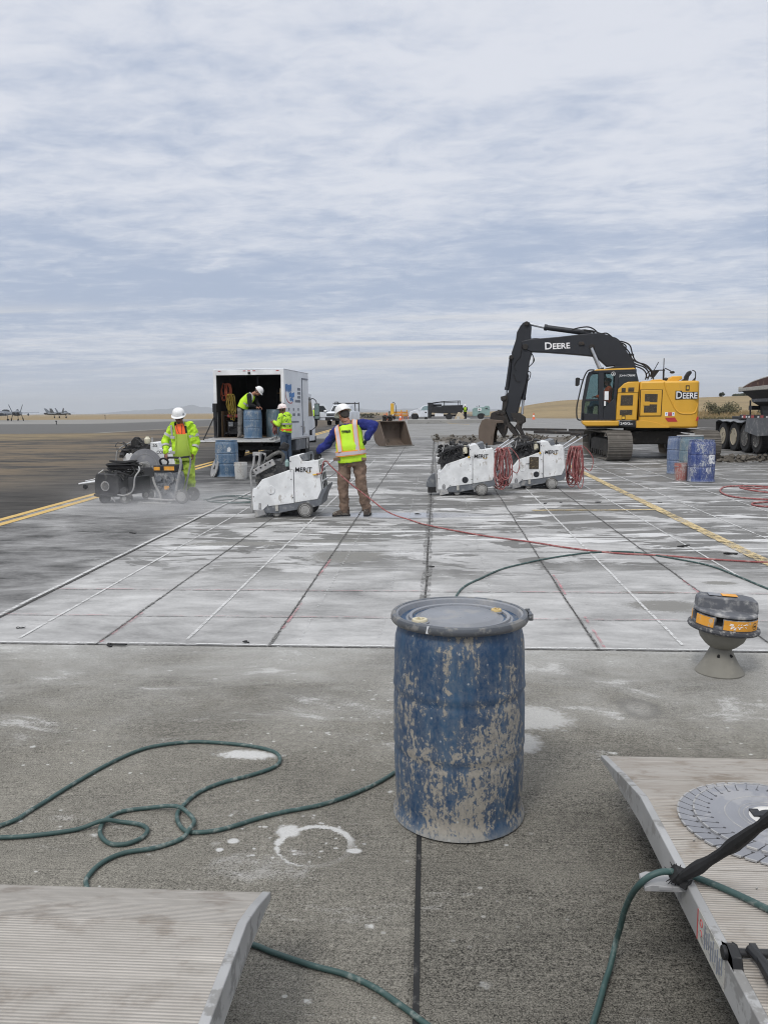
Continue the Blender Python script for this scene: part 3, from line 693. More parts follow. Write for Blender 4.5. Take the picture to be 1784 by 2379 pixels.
drum('faded blue drum with a white scar, standing left behind the liftgate below its edge', at(-5.22, 20.35), 'drum_faded', .90, .28, 'rim')
drum('bright blue drum with a torn white label, nearest of three drums by the excavator', at(5.90, 18.9), 'drum_bright', .93, .285, 'rim')
drum('blue-grey drum with a loose ring lying on it, middle of three by the excavator', at(6.12, 20.35), 'drum_bluegrey', .93, .28, 'rim')
drum('violet-blue dusty drum, leftmost and partly hidden of the three by the excavator', at(5.99, 20.95), 'drum_violet', .91, .275, 'rim')
t = thing('clamp_ring', 'loose grey lid ring lying across the tops of two drums', 'ring', at(6.10, 20.45, .955), 0)
w = MB().torus((0, 0, 0), .30, .013, 'z', 40); w.build('ring', 'dusty_steel', t)
MB().torus((0.03, 0, -.012), .27, .009, 'z', 40).build('gasket', 'cement_grey', t)
def pail(label, loc, mt, r, h, bail=True, fill=None):
    t = thing('pail', label, 'bucket', loc, rng.uniform(0, 3), 'pails')
    MB().lathe([(0, 0), (r * .88, 0), (r * .90, .01), (r, h * .8), (r * 1.05, h * .81), (r * 1.05, h * .86), (r, h * .87), (r * 1.02, h), (r * .96, h), (r * .88, .03), (0, .03)], 32).build('body', mt, t)
    if bail: MB().torus((0, 0, h * .82), r * 1.06, .005, 'z', 24, 6, 0, math.pi).build('handle', 'steel', t)
    return t
pail('pinkish red cement-stained pail in front of the three drums', at(5.52, 19.1), 'pail_red', .145, .40)
pail('dirty white pail beside the faded blue drum behind the van', at(-4.72, 19.7), 'pail_white', .155, .40)
# torn label on the bright drum, curved round its side
w = MB(); rr_ = .285 * 1.025
q_ = random.Random(5)
for (a0, a1, z0, z1) in [(c - q_.uniform(.03, .12), c + q_.uniform(.03, .12), d - q_.uniform(.008, .022), d + q_.uniform(.008, .022)) for c, d in [(q_.uniform(-1.25, -.72), q_.uniform(.41, .60)) for _ in range(30)]] + [(-1.5 + .1 * i, -1.45 + .1 * i, .24 - .03 * (i % 3), .30 + .03 * (i % 2)) for i in range(4)]:
    n = 6; r_ = [[(rr_ * math.cos(a), rr_ * math.sin(a), zz) for zz in (z0, z1)] for a in [a0 + (a1 - a0) * i / n for i in range(n + 1)]]
    w.add([p for q in r_ for p in q], [(2 * i, 2 * i + 2, 2 * i + 3, 2 * i + 1) for i in range(n)])
w.build('torn_label', 'white_paint', bpy.data.objects['plastic_drum.002'])
w = MB(); n = 8
for (a0, z0, sx, sz) in [(-1.12, .68, .17, .07)]:
    pts = [(a0 + sx * math.cos(i / 12 * 6.283) * (1 + .2 * rng.uniform(-1, 1)), z0 + sz * math.sin(i / 12 * 6.283) * (1 + .25 * rng.uniform(-1, 1))) for i in range(12)]
    w.add([(.288 * math.cos(a), .288 * math.sin(a), zz) for a, zz in pts], [tuple(range(12))])
w.build('white_scar', 'white_paint', bpy.data.objects['plastic_drum.001'], 0, 2, 0)

# ---------------------------------------------------------------- hoses on the ground
def hose(name, label, cat, pts, r, mt, group=None, k=6, dz=0.0):
    P = [(a, b, gz(a, b) + r + dz + 0.002) if len(q) == 2 else q for q in pts for a, b in [q[:2]]]
    o = MB().tube(P, r, 10, k).build(name, mt, None, 0, 2, 60); return tag(o, label, cat, group)
hose('green_hose', 'green hose making a wide loop on the pavement and running behind the drum', 'hose', [(-2.3, 3.0), (-1.913, 3.324), (-1.843, 3.466), (-1.765, 3.726), (-1.671, 3.976), (-1.558, 4.157), (-1.386, 4.242), (-1.246, 4.255), (-1.023, 4.221), (-0.868, 4.156), (-0.809, 4.063), (-0.818, 3.97), (-0.905, 3.878), (-1.048, 3.774), (-1.131, 3.663), (-1.163, 3.523), (-1.157, 3.441), (-1.11, 3.353), (-1.051, 3.312), (-0.934, 3.34), (-0.786, 3.448), (-0.681, 3.511), (-0.515, 3.592), (-0.348, 3.74), (-0.215, 3.92), (-0.05, 4.25), (0.05, 5.2), (0.12, 7.0), (0.238, 7.981), (0.495, 8.569), (0.718, 8.99), (1.002, 9.318), (1.238, 9.555), (1.601, 9.85), (1.9, 10.006), (2.187, 10.074), (2.441, 9.988), (2.748, 9.634), (3.012, 9.24), (3.122, 8.701), (3.211, 8.092), (3.35, 7.4), (3.8, 6.2)], .0095, 'hose_green', 'green hoses on the ground')
hose('green_hose', 'green hose curled into a small ring, passing under the left ramp', 'hose', [(-2.3, 3.2), (-1.862, 3.229), (-1.705, 3.258), (-1.557, 3.313), (-1.46, 3.358, .075), (-1.388, 3.384), (-1.299, 3.366), (-1.25, 3.324), (-1.25, 3.26), (-1.297, 3.206), (-1.363, 3.202), (-1.422, 3.251), (-1.456, 3.314), (-1.466, 3.403), (-1.423, 3.475), (-1.306, 3.517), (-1.181, 3.506, .075), (-1.109, 3.467), (-1.066, 3.4), (-1.057, 3.312, .075), (-1.08, 3.258), (-1.166, 3.182), (-1.282, 3.136), (-1.341, 3.066), (-1.359, 2.982), (-1.341, 2.904), (-1.214, 2.756), (-0.892, 2.654), (-0.639, 2.595), (-0.55, 2.555), (-0.41, 2.498), (-0.294, 2.461), (-0.197, 2.407), (-0.12, 2.343), (-0.055, 2.282), (0.06, 2.16), (.2, 1.9), (.3, 1.5)], .0095, 'hose_green', 'green hoses on the ground')
hose('green_hose', 'green hose lying across the right ramp and dropping to the ground', 'hose', [(1.2, 1.9, .462), (0.957, 2.191, 0.462), (0.926, 2.223, 0.462), (0.881, 2.275, 0.462), (0.825, 2.332, 0.462), (0.77, 2.376, 0.463), (0.725, 2.38, 0.475), (0.696, 2.373, 0.48), (0.663, 2.366, 0.48), (0.632, 2.365, 0.465), (0.609, 2.38, 0.43), (0.601, 2.438, 0.36), (0.598, 2.503, 0.27), (0.595, 2.551, 0.17), (0.588, 2.571, 0.11), (0.562, 2.522, 0.06), (0.533, 2.459, 0.05), (0.5, 2.375, 0.045), (0.463, 2.283, 0.045), (0.438, 2.22, 0.043), (.36, 1.9, .036)], .0095, 'hose_green', 'green hoses on the ground', 5)
hose('red_hose', 'long red hose running from the working saw across the sawn pavement', 'hose', [(-1.90, 13.02, .88), (-1.82, 12.99, .90), (-1.785, 12.98, 1.06), (-1.73, 12.97, 1.08), (-1.66, 12.97, 1.0), (-1.37, 12.95, .74), (-1.05, 12.95, .49), (-0.75, 12.88, .28), (-.40, 12.65, .19), (-0.116, 12.149), (0.584, 11.282), (1.211, 10.741), (1.669, 10.281), (2.161, 9.952), (2.666, 9.817), (3.128, 9.602), (3.721, 9.414), (4.6, 9.2)], .011, 'hose_red', 'red hoses on the ground')
hose('red_hose', 'slack red hose doubled in long loops on the pavement right of the drums', 'hose', [(7.6, 17.0), (6.964, 17.471), (6.554, 17.769), (6.051, 17.625), (5.788, 17.194), (5.593, 16.651), (5.506, 16.017), (5.632, 15.601), (6.117, 15.318), (6.9, 15.6), (7.6, 16.6), (6.9, 17.3), (6.5, 17.2), (6.05, 16.9, .30), (6.2, 16.5, .27), (6.7, 16.2), (7.3, 15.9), (7.2, 15.0), (6.5, 14.95), (5.989, 14.991), (5.63, 14.884), (5.491, 14.728), (5.453, 14.474), (5.709, 14.28), (6.6, 14.3), (7.5, 14.5)], .016, 'hose_red', 'red hoses on the ground')
hose('blue_green_cord', 'tangled pale teal cord on the ground behind the core cutter', 'cord', [(-4.4, 15.3), (-4.1, 15.9), (-3.7, 15.6), (-3.4, 15.1), (-3.9, 14.9), (-4.3, 15.2), (-4.2, 15.7, .25), (-3.8, 16.0), (-3.5, 15.8), (-3.9, 15.4), (-4.2, 15.05), (-3.7, 14.85), (-3.2, 15.0), (-2.9, 15.3)], .010, 'hose_green')

# ---------------------------------------------------------------- loading ramps at the photographer's feet
def ramp(label, x0, x1, ys, tip, seams, mt, inner):
    """deck slabs at 0.45 m, the last ones sloping to the tip; side channel along the inner edge"""
    t = thing('loading_ramp', label, 'ramp', (0, 0, 0), 0, 'loading ramps')
    prof = [(ys, .45)] + tip
    def top(y):
        for (a, za), (b, zb) in zip(prof, prof[1:]):
            if y <= b: return za + (zb - za) * max(0, (y - a)) / (b - a)
        return prof[-1][1]
    d = MB(); cuts = [ys] + seams + [tip[-1][0]]
    for a, b in zip(cuts, cuts[1:]):
        a2, b2 = a + .002, b - .002; mids = [a2] + [p[0] for p in prof if a2 < p[0] < b2] + [b2]
        for u, v_ in zip(mids, mids[1:]): d.prism([(u, top(u) - .018), (v_, top(v_) - .018), (v_, top(v_)), (u, top(u))], x0, x1, None, 'x')
    d.build('deck', mt, t, 0, 2, 20)
    e0, e1 = (x1, x1 + .028) if inner > 0 else (x0 - .028, x0)
    th = lambda y: .085 * (1 - ss(tip[0][0] - .05, tip[-1][0] + .1, y)) + .012
    pts = [ys, (ys + tip[0][0]) / 2] + [p[0] for p in tip[:-1]] + [(tip[-2][0] + tip[-1][0]) / 2, tip[-1][0]]
    MB().prism([(y, top(y) + .003) for y in pts] + [(y, top(y) - th(y)) for y in reversed(pts)], e0, e1, None, 'x').build('side_channel', 'alu_edge', t, .003)
    MB().bb(x0, x1, ys + .2, tip[0][0] - .3, .40, .428).build('under_frame', 'dark_metal', t)
    return t
rl = ramp('ribbed grey metal loading ramp, the one at the lower left, its deck bare', -2.6, -.548, .1, [(2.10, .45), (2.24, .41), (2.42, .345)], [], 'ramp_deck', 1)
rr = ramp('brownish planked loading ramp at the lower right, saw blades lying on it', .768, 2.9, .1, [(2.92, .45), (3.23, .388), (3.63, .30)], [1.95, 2.44, 2.62, 2.74, 2.86, 3.18], 'ramp_deck_brown', -1)
w = MB(); w.prism([(.62, .425), (.745, .425), (.745, .438), (.64, .446), (.62, .438)], 2.355, 2.43); w.bb(.66, .70, 2.353, 2.356, .430, .442)
w.build('cleat', 'dusty_steel', rr, .002)
# label strip on the channel
w = MB(); w.bb(.7385, .740, 2.02, 2.235, .358, .452); w.build('warning_label', 'decal', rr)
w = MB(); w.bb(.737, .7384, 2.233, 2.238, .36, .45); w.torus((.7382, 2.205, .425), .010, .0016, 'x', 16, 5); w.torus((.7382, 2.205, .395), .008, .0016, 'x', 16, 5, .6, 4); w.build('label_print', 'red_ink', rr)
w = MB()
for i in range(9):
    w.bb(.7365, .7384, 2.17 - i * .017, 2.174 - i * .017, .372 + .01 * (i % 3), .440 - .012 * (i % 2))
w.build('label_print', 'grey_ink', rr)
# folding hinge hardware
w = MB()
w.prism([(2.05, .475), (2.02, .488), (1.985, .478), (1.955, .40), (1.93, .335), (1.90, .315), (1.885, .335), (1.905, .37), (1.96, .44), (2.0, .475)], .742, .768, None, 'x')
w.cyl((.735, 2.022, .466), (.86, 2.022, .466), .011); w.disc((.738, 2.022, .466), (1, 0, 0), .018, .012, 16)
w.prism([(2.03, .47), (2.03, .49), (1.70, .485), (1.55, .47), (1.55, .445), (1.70, .46)], .80, .818, None, 'x')
w.tube([(.80, 2.02, .48), (.83, 1.9, .475), (.86, 1.78, .465), (.90, 1.62, .45)], .014, 8)
w.disc((.87, 1.80, .455), (1, 0, 0), .025, .05, 16); w.bb(.72, .80, 1.62, 1.70, .38, .40)
w.build('hinge_link', 'black_plastic', rr, .002)
w = MB(); hp = [(.893 + .017 * math.cos(i * .9), 2.005 - i * .0024, .482 + .017 * math.sin(i * .9)) for i in range(90)]
w.tube(hp, .0035, 6, 2); w.build('spring', 'galvanised', rr)
w = MB(); w.prism([(1.98, .447), (1.98, .425), (1.60, .33), (1.55, .36), (1.62, .40)], .775, .795, None, 'x'); w.bb(.775, 1.4, 1.45, 1.75, .34, .352)
w.build('hinge_plate', 'decal', rr)
# support strap of the ramp
w = MB()
w.tube([(.722, 2.368, .462), (.735, 2.33, .50), (.801, 2.225, .632), (.821, 1.999, .839), (.88, 1.84, 1.01), (.942, 1.695, 1.177), (1.08, 1.40, 1.5)], lambda q: .0165 + .003 * math.sin(q * 37) + .001 * math.sin(q * 90), 9, 8)
w.box((.722, 2.372, .468), (.045, .04, .036), None, (0.3, .5, .2)); w.box((.738, 2.352, .458), (.03, .02, .03), None, (.2, .2, .8))
for i in range(14): a = rng.uniform(0, 6.28); w.cyl((.715, 2.372, .468), (.715 + .036 * math.cos(a), 2.372 + rng.uniform(-.02, .03), .468 + .034 * math.sin(a)), .004, .001, 5)
w.build('support_strap', 'black_rubber', rr)
# chips on the ramp
w = MB()
for i in range(46):
    a, b = rng.uniform(.82, 1.6), rng.uniform(2.0, 2.7); w.box((a, b, .4535), (rng.uniform(.003, .010), rng.uniform(.003, .008), .004), None, (0, 0, rng.uniform(0, 3)))
tag(w.build('rubble_chips', 'slab_edge', None, 0, 2, 0), kind='stuff')

def blade(label, c, r, n, mt, hub):
    t = thing('saw_blade', label, 'saw blade', c, 0.0, 'diamond saw blades on the ramp')
    poly = []
    for i in range(n):
        a = 2 * math.pi * i / n; s_ = 2 * math.pi / n; g = .0026 / r
        for q in range(4): b = a + g + (s_ - 2 * g) * q / 3; poly.append((r * math.cos(b), r * math.sin(b)))
        b = a + s_; dd = .040
        sk = b + .06
        for bb_, rad in ((b - g, r - .004), (sk - g * .8, r - dd), (sk - 3 * g, r - dd - .004), (sk - 2 * g, r - dd - .010), (sk + 2 * g, r - dd - .010), (sk + 3 * g, r - dd - .004), (sk + g * .8, r - dd), (b + g, r - .004)):
            poly.append((rad * math.cos(bb_), rad * math.sin(bb_)))
    core = MB().prism(poly, 0, .004, None, 'z').build('core', mt, t, 0, 2, 30)
    w = MB()
    for i in range(n):
        a0 = 2 * math.pi * i / n + .006 / r; a1 = 2 * math.pi * (i + 1) / n - .006 / r
        q = [(r + .0, a0), (r + .006, a0), (r + .006, (a0 + a1) / 2), (r + .006, a1), (r, a1), (r, (a0 + a1) / 2)]
        w.prism([(k * math.cos(b), k * math.sin(b)) for k, b in q], -.0005, .0052, None, 'z')
    w.build('cutting_segments', 'dusty_steel', t, 0, 2, 30)
    if hub:
        MB().lathe([(.046, .0045), (.050, .0058), (.074, .0058), (.076, .0045)], 40).build('hub_label', 'hub_white', t)
        w = MB(); w.cyl((0, 0, .0042), (0, 0, .0075), .047, None, 32); w.box((-.05, .02, .008), (.03, .05, .006)); w.build('arbor_washer', 'dark_metal', t)
    for q, rad in enumerate((.60, .42, .36)):
        MB().lathe([(r * rad, .0043), (r * rad + .002, .0047), (r * rad + .004, .0043)], 60).build('turned_ring', 'dusty_steel', core)
    return t
blade('larger slotted steel saw blade underneath, lying on the planked ramp', (1.132, 2.745, .4535), .292, 40, 'blade_steel', False)
blade('smaller slotted steel saw blade on top, with a white hub ring', (1.150, 2.765, .4585), .252, 36, 'blade_steel', True)

# ---------------------------------------------------------------- vacuum head on its cone
t = thing('vacuum_head', 'orange-banded grey vacuum motor head standing on a mud-grey cone', 'vacuum head', at(1.925, 5.60), 0)
MB().lathe([(0, 0), (.158, 0), (.159, .006), (.125, .055), (.074, .155), (.066, .175), (.07, .185), (0, .185)], 40).build('cone_base', 'mud_coat', t)
w = MB()
for a in (-2.02, -1.02, .4, 2.0): 
    w.cyl((.080 * math.cos(a), .080 * math.sin(a), .135), (.0955 * math.cos(a), .0955 * math.sin(a), .128), .009, None, 12)
w.build('bolt_hole', 'dark_void', t)
tl = Matrix.Translation((0, 0, .185)) @ Matrix.Rotation(R(5), 4, Vector((.25, 1, 0)))
MB().lathe([(0, -.01), (.085, -.005), (.105, .01), (.142, .05), (.160, .10), (.165, .118), (0, .118)], 40, (0, 0, 0), tl).build('bowl', 'mud_coat', t)
MB().lathe([(0, .112), (.205, .112), (.226, .120), (.232, .132), (.228, .150), (.200, .156), (0, .156)], 48, (0, 0, 0), tl).build('flange', 'flange_dark', t, .003)
hd = MB()
# drum wall with notched openings, built as arcs
def arc(w, a0, a1, r0, r1, z0, z1, n=10):
    q = []
    for i in range(n + 1):
        a = a0 + (a1 - a0) * i / n; c_, s_ = math.cos(a), math.sin(a)
        q.append([(r0 * c_, r0 * s_, z0), (r1 * c_, r1 * s_, z0), (r1 * c_, r1 * s_, z1), (r0 * c_, r0 * s_, z1)])
    w.ring(q, True, False, tl)
hd.lathe([(0, .15), (.165, .15), (.165, .235), (0, .235)], 40, (0, 0, 0), tl).build('motor_core', 'dark_void', t)
hd = MB(); bands = [(-2.9, -2.22), (-1.92, -.55), (-.2, .9), (1.2, 2.2), (2.5, 3.0)]
for a0, a1 in bands: arc(hd, a0 - .03, a1 + .03, .17, .206, .152, .226)
for a0, a1 in zip([b[1] for b in bands], [b[0] for b in bands[1:]] + [2 * math.pi - 2.9]): arc(hd, a0, a1, .168, .204, .152, .172, 5)
hd.build('wall', 'head_grey', t, .002)
lb = MB()
for a0, a1 in bands: arc(lb, a0 + .0, a1 - .0, .205, .2085, .158, .222, 14)
lb.build('orange_band', 'label_orange', t)
cp = MB(); cp.lathe([(0, .232), (.197, .232), (.203, .238), (.200, .250), (.188, .256), (0, .262)], 48, (0, 0, 0), tl).build('top_cover', 'head_grey', t, .003)
rd_ = MB(); q = Matrix.Rotation(R(-8), 4, 'Z')
for ya, yb in [(0, 1)]:
    rings = []
    for (xx, hw, zt) in [(-.185, .075, .305), (-.16, .095, .328), (.12, .095, .338), (.19, .085, .330), (.205, .06, .27)]:
        rings.append([(xx, -hw + .045, .245), (xx, -hw * .86 + .045, zt), (xx, hw * .86 + .045, zt), (xx, hw + .045, .245)])
    rd_.ring(rings, True, False, tl @ q)
rd_.build('handle_ridge', 'head_grey', t, .007, 2)
w = MB(); w.box((0.02, .05, .3415), (.10, .075, .002), tl @ q, (0, R(-2), .0)); w.build('orange_sticker', 'label_orange', t)
w = MB(); w.box((-.075, .05, .3375), (.08, .085, .002), tl @ q, (0, R(-2), .0)); w.build('nameplate', 'lid_grey', t)
w = MB(); n = 20   # hand-lettered mark: an open oval round the letters
ov = []
for i in range(n + 1):
    a = .5 + 5.6 * i / n; th_ = -.82 + .105 * math.cos(a); zz = .190 + .021 * math.sin(a); ov.append(tl @ Vector((.2095 * math.cos(th_), .2095 * math.sin(th_), zz)))
w.tube(ov, .0011, 5, 2); w.build('oval_mark', 'black_ink', t)
o = text('lettering', 'nss', 'black_ink', t, 0, 0, 0, .011, .030, .0, .2)
for v in o.data.vertices:
    th_ = -.875 + v.co.x / .21; v.co = tl @ Vector(((.2092 - v.co.y) * math.cos(th_), (.2092 - v.co.y) * math.sin(th_), .183 + v.co.z))
w = MB()
for i in range(26):
    th_ = rng.uniform(-1.75, -1.1); zz = rng.uniform(.17, .205); w.box((.209 * math.cos(th_), .209 * math.sin(th_), zz), (.012, .002, .004), tl, (rng.uniform(-1, 1), rng.uniform(-.6, .6), th_ + 1.57))
w.build('scuff', 'pale_white', t)
w = MB(); w.tube([(.03, .06, .34), (-.01, .09, .352), (-.055, .10, .366), (-.075, .105, .372)], .006, 8); w.build('power_cord', 'cord_brown', t)
pl = MB(); pl.cyl((-.068, .10, .368), (-.112, .115, .378), .0235, .024, 20); pl.cyl((-.112, .115, .378), (-.122, .118, .380), .026, .026, 20)
pg = pl.build('plug', 'tyre_dusty', t, .002)
w = MB(); w.cyl((-.122, .118, .380), (-.126, .12, .381), .021, None, 16)
for i in range(3): w.box((-.133, .121 + .010 * math.cos(i * 2.1), .383 + .010 * math.sin(i * 2.1)), (.018, .003, .006))
w.build('plug_face', 'bung_cream', pg)

# scraps of joint sealant and mud
def scrap(x, y, s_, lab):
    s_ *= .62; w = MB(); n = rng.randint(4, 7); p = [(rng.uniform(-s_, s_) * 1.3 + x, rng.uniform(-s_, s_) * .6 + y) for _ in range(n)]
    w.tube([(a, b, gz(a, b) + .006 + rng.uniform(0, s_ * .25)) for a, b in p], lambda q: s_ * (.05 + .07 * abs(math.sin(q * 9))), 6, 4)
    tag(w.build('sealant_scrap', 'tar', None), lab, 'scrap', 'scraps of old sealant')
for x_, y_, s_, lab in [(-3.44, 6.48, .05, 'small crumpled black scrap lying left, clear of the sawn lines'), (-2.44, 6.03, .10, 'flat black sealant scrap at the foot of the wide dark joint'), (-1.42, 6.14, .09, 'curled black sealant scrap on the cross joint left of the drum'), (1.9, 14.8, .10, 'dark mud lump left of two on the wet pavement below the rear saw'), (2.25, 14.99, .07, 'tiny dark crumb in the wet strip between two mud lumps'), (2.9, 14.99, .10, 'dark mud lump right of two below the rear saw'), (-.3, 13.43, .08, 'dark crumb in the pale slurry right of the man in khaki trousers'), (3.09, 10.46, .11, 'black lump beside the faded yellow line'), (3.49, 9.97, .12, 'black lump between the yellow line and the red hose'), (-.08, 9.11, .07, 'thin scrap stuck in the ragged middle joint'), (-4.3, 11.38, .08, 'black scrap on dark concrete left of the first sawn joint'), (4.0, 14.99, .07, 'dark crumb just right of the faded yellow line'), (-2.44, 5.03, .025, 'tiny black crumb on the bare brown concrete')]:
    scrap(x_, y_, s_, lab)
# ---------------------------------------------------------------- walk-behind concrete saws
K = 1 / 702.7
def sw(pts): return tr(pts, 520, 1335, K)
def clutter(w, x0, x1, y0, y1, z0, z1, n, s0, s1, seed):
    r = random.Random(seed)
    for i in range(n):
        c = (r.uniform(x0, x1), r.uniform(y0, y1), r.uniform(z0, z1)); s_ = r.uniform(s0, s1); k = r.random()
        if k < .35: w.box(c, (s_ * r.uniform(.6, 1.6), s_ * r.uniform(.6, 1.5), s_ * r.uniform(.5, 1.2)), None, (r.uniform(-.4, .4), r.uniform(-.5, .5), r.uniform(-.4, .4)))
        elif k < .7:
            a = Vector((r.uniform(-1, 1), r.uniform(-1, 1), r.uniform(-.6, .6))).normalized() * s_; w.cyl(Vector(c) - a, Vector(c) + a, s_ * r.uniform(.25, .5), None, 10)
        else:
            p = [Vector(c) + Vector((r.uniform(-1, 1), r.uniform(-1, 1), r.uniform(-.8, .8))) * s_ * 2.2 for _ in range(4)]; w.tube(p, s_ * .14, 6, 4)
def saw(label, loc, v, seed):
    t = thing('concrete_saw', label, 'concrete saw', loc, 0, 'walk-behind concrete saws')
    D = .72; z = lambda cy: (1335 - cy) * K; xx = lambda cx: (cx - 520) * K
    body = MB().prism(sw([(125, 1080), (130, 1012), (168, 1000), (240, 905), (553, 797), (596, 797), (600, 1172), (284, 1212), (242, 1252), (130, 1252)]), 0, D).build('front_cover', 'saw_white', t, .008)
    rear = MB().prism(sw([(556, 793), (556, 652), (642, 632), (664, 640), (706, 704), (878, 691), (914, 1018), (868, 1128), (606, 1170), (602, 797)]), .003, D - .003).build('rear_cover', 'saw_white', t, .010)
    w = MB()
    for cx, cy in [(565, 808), (573, 903), (588, 1110), (566, 700), (300, 1195), (140, 1100)]: w.disc((xx(cx), -.003, z(cy)), (0, 1, 0), .009, .008, 10)
    w.build('screw', 'dark_metal', t)
    cs = MB().prism(sw([(662, 634), (748, 604), (756, 640), (770, 690), (712, 700)]), .04, D - .04).build('control_console', 'grey_skirt', t, .006)
    w = MB()
    for i in range(4): w.disc((xx(722) , .12 + i * .13, z(652)), (1, 0, .75), .024, .02, 14)
    w.tube([(xx(790), .10, z(690)), (xx(792), .10, z(640))], .012, 8, 1); w.ell((xx(792), .10, z(632)), (.018, .018, .02), 6); w.box((xx(830), .45, z(684)), (.08, .1, .02))
    w.build('control_knob', 'black_plastic', cs)
    w = MB(); w.prism(sw([(275, 1212), (604, 1172), (870, 1130), (914, 1022), (976, 968), (974, 1005), (930, 1092), (905, 1195), (812, 1222), (796, 1206), (770, 1180), (725, 1168), (680, 1182), (650, 1205), (630, 1248), (400, 1290), (270, 1284), (250, 1250)]), .012, D - .012)
    w.build('skirt', 'grey_skirt', t, .006)
    def wheel(cx, r, y0, y1):
        h = MB().cyl((xx(cx), y0, r * 1.0), (xx(cx), y1, r * 1.0), r, None, 32).build('wheel', 'tyre_dusty', t, .010, 3)
        g = MB(); s_ = -1 if y0 < .3 else 1; yy = y0 if s_ < 0 else y1
        g.torus((xx(cx), yy, r), r * .70, .006, 'y', 28, 6); g.disc((xx(cx), yy, r), (0, 1, 0), r * .58, .014, 28); g.disc((xx(cx), yy - .01 * -s_, r), (0, 1, 0), r * .2, .02, 14)
        for i in range(4): a = i * 1.57 + .5; g.disc((xx(cx) + r * .36 * math.cos(a), yy + .008 * s_, r + r * .36 * math.sin(a)), (0, 1, 0), .008, .01, 8)
        g.build('hub', 'cement_grey', h)
    wheel(725, .122, -.015, .065); wheel(725, .122, D - .065, D + .015); wheel(392, .072, .04, .10); wheel(392, .072, D - .1, D - .04)
    MB().bb(xx(420), xx(620), .15, D - .15, .05, .15).build('axle_carrier', 'dark_metal', t)
    # engine under the sloping front
    eng = MB()
    if v == 1:
        eng.prism(sw([(160, 850), (150, 815), (375, 690), (420, 700), (450, 740), (520, 760), (556, 800), (240, 905), (170, 985), (150, 930)]), .10, D - .12)
        clutter(eng, xx(150), xx(520), .08, D - .1, z(890), z(760), 46, .02, .05, seed)
    else:
        clutter(eng, xx(150), xx(545), .05, D - .05, z(930), z(610), 130, .025, .068, seed)
        eng.prism(sw([(165, 985), (170, 800), (240, 690), (420, 650), (548, 670), (553, 798), (240, 905)]), .12, D - .12)
    e = eng.build('engine', 'dusty_engine', t, 0, 2, 35)
    if v == 1:
        M = Matrix.Translation((xx(262), .06, z(768))) @ Matrix.Rotation(R(28), 4, 'Y').inverted()
        c = MB().box((0, 0, 0), (.36, .10, .10), M).build('exhaust_cover', 'dusty_steel', e, .008); c = e
        h = MB()
        for i in range(4): h.cyl(M @ Vector((-.13 + i * .085, -.056, .018)), M @ Vector((-.13 + i * .085, -.04, .018)), .014, None, 10); h.cyl(M @ Vector((-.13 + i * .085, -.02 + .03 * (i % 2), .045)), M @ Vector((-.13 + i * .085, -.02 + .03 * (i % 2), .056)), .013, None, 10)
        h.build('cooling_hole', 'dark_void', c)
        a = MB(); a.lathe([(0, 0), (.06, 0), (.068, .02), (.068, .09), (.05, .12), (0, .125)], 24, (0, 0, 0), Matrix.Translation((xx(462), .22, z(580))) @ Matrix.Rotation(R(25), 4, 'Y')); a.torus((xx(470), .22, z(560)), .07, .012, 'z', 24, 6); a.build('air_filter', 'black_rubber', e)
        a = MB(); a.tube([(xx(285), .10, z(690)), (xx(340), .12, z(640)), (xx(420), .16, z(605)), (xx(465), .18, z(640)), (xx(450), .2, z(705)), (xx(400), .2, z(735))], .030, 10); a.build('intake_hose', 'tyre_dusty', e)
        a = MB(); a.lathe([(0, 0), (.03, 0), (.034, .02), (.034, .075), (.022, .09), (.018, .11), (0, .11)], 16, (xx(522), .06, z(760))); a.build('coolant_bottle', 'teal_paint', e)
    else:
        a = MB(); a.tube([(xx(200), .1, z(720)), (xx(280), .12, z(700)), (xx(360), .14, z(740)), (xx(420), .16, z(800))], .055, 12); a.build('air_filter', 'black_plastic', e)
        a = MB(); a.lathe([(0, 0), (.055, 0), (.06, .05), (.05, .11), (.02, .13), (.02, .16), (0, .16)], 16, (xx(500), .15, z(760))); a.build('coolant_bottle', 'cream_plastic', e)
        a = MB()
        for i in range(7): a.tube([(xx(150 + i * 40), .05 + .05 * (i % 3), z(840 - i * 14)), (xx(180 + i * 40), .03, z(760 - i * 16)), (xx(240 + i * 36), .1, z(730 - i * 3)), (xx(300 + i * 30), .2, z(800))], .010 + .004 * (i % 2), 7)
        a.build('engine_hose', 'black_rubber', e)
        a = MB(); a.bb(xx(490), xx(556), .12, .55, z(900), z(680)); a.build('radiator_shroud', 'dark_metal', e)
    # lift frame in front
    w = MB()
    if v == 1: pts = [(118, 1290), (112, 980), (108, 830), (135, 760), (152, 645), (150, 622)]
    else: pts = [(118, 1200), (100, 1000), (80, 800), (110, 700), (120, 640)]
    for yy in (.05, D - .18): w.tube([(xx(a), yy, z(b)) for a, b in pts], .019, 6, 3); w.tube([(xx(150), yy, z(630)), (xx(210), yy, z(640)), (xx(190), yy, z(740))], .012, 6, 3)
    w.tube([(xx(150), .03, z(632)), (xx(150), D - .1, z(632))], .02, 6, 1); w.box((xx(180), .08, z(612)), (.13, .06, .04)); w.box((xx(262), .12, z(625)), (.03, .05, .03)); w.box((xx(115), .05, z(1220)), (.03, .05, .16))
    w.build('lift_frame', 'dusty_steel', t, .002)
    w = MB(); w.prism(sw([(78, 1232), (84, 1170), (104, 1120), (124, 1100), (124, 1235)]), .1, .22) if v == 1 else w.prism(sw([(-36, 1215), (-28, 1160), (0, 1095), (45, 1045), (90, 1030), (118, 1040), (120, 1225), (10, 1225)]), .12, .26)
    w.build('blade_guard', 'grey_skirt', t, .006)
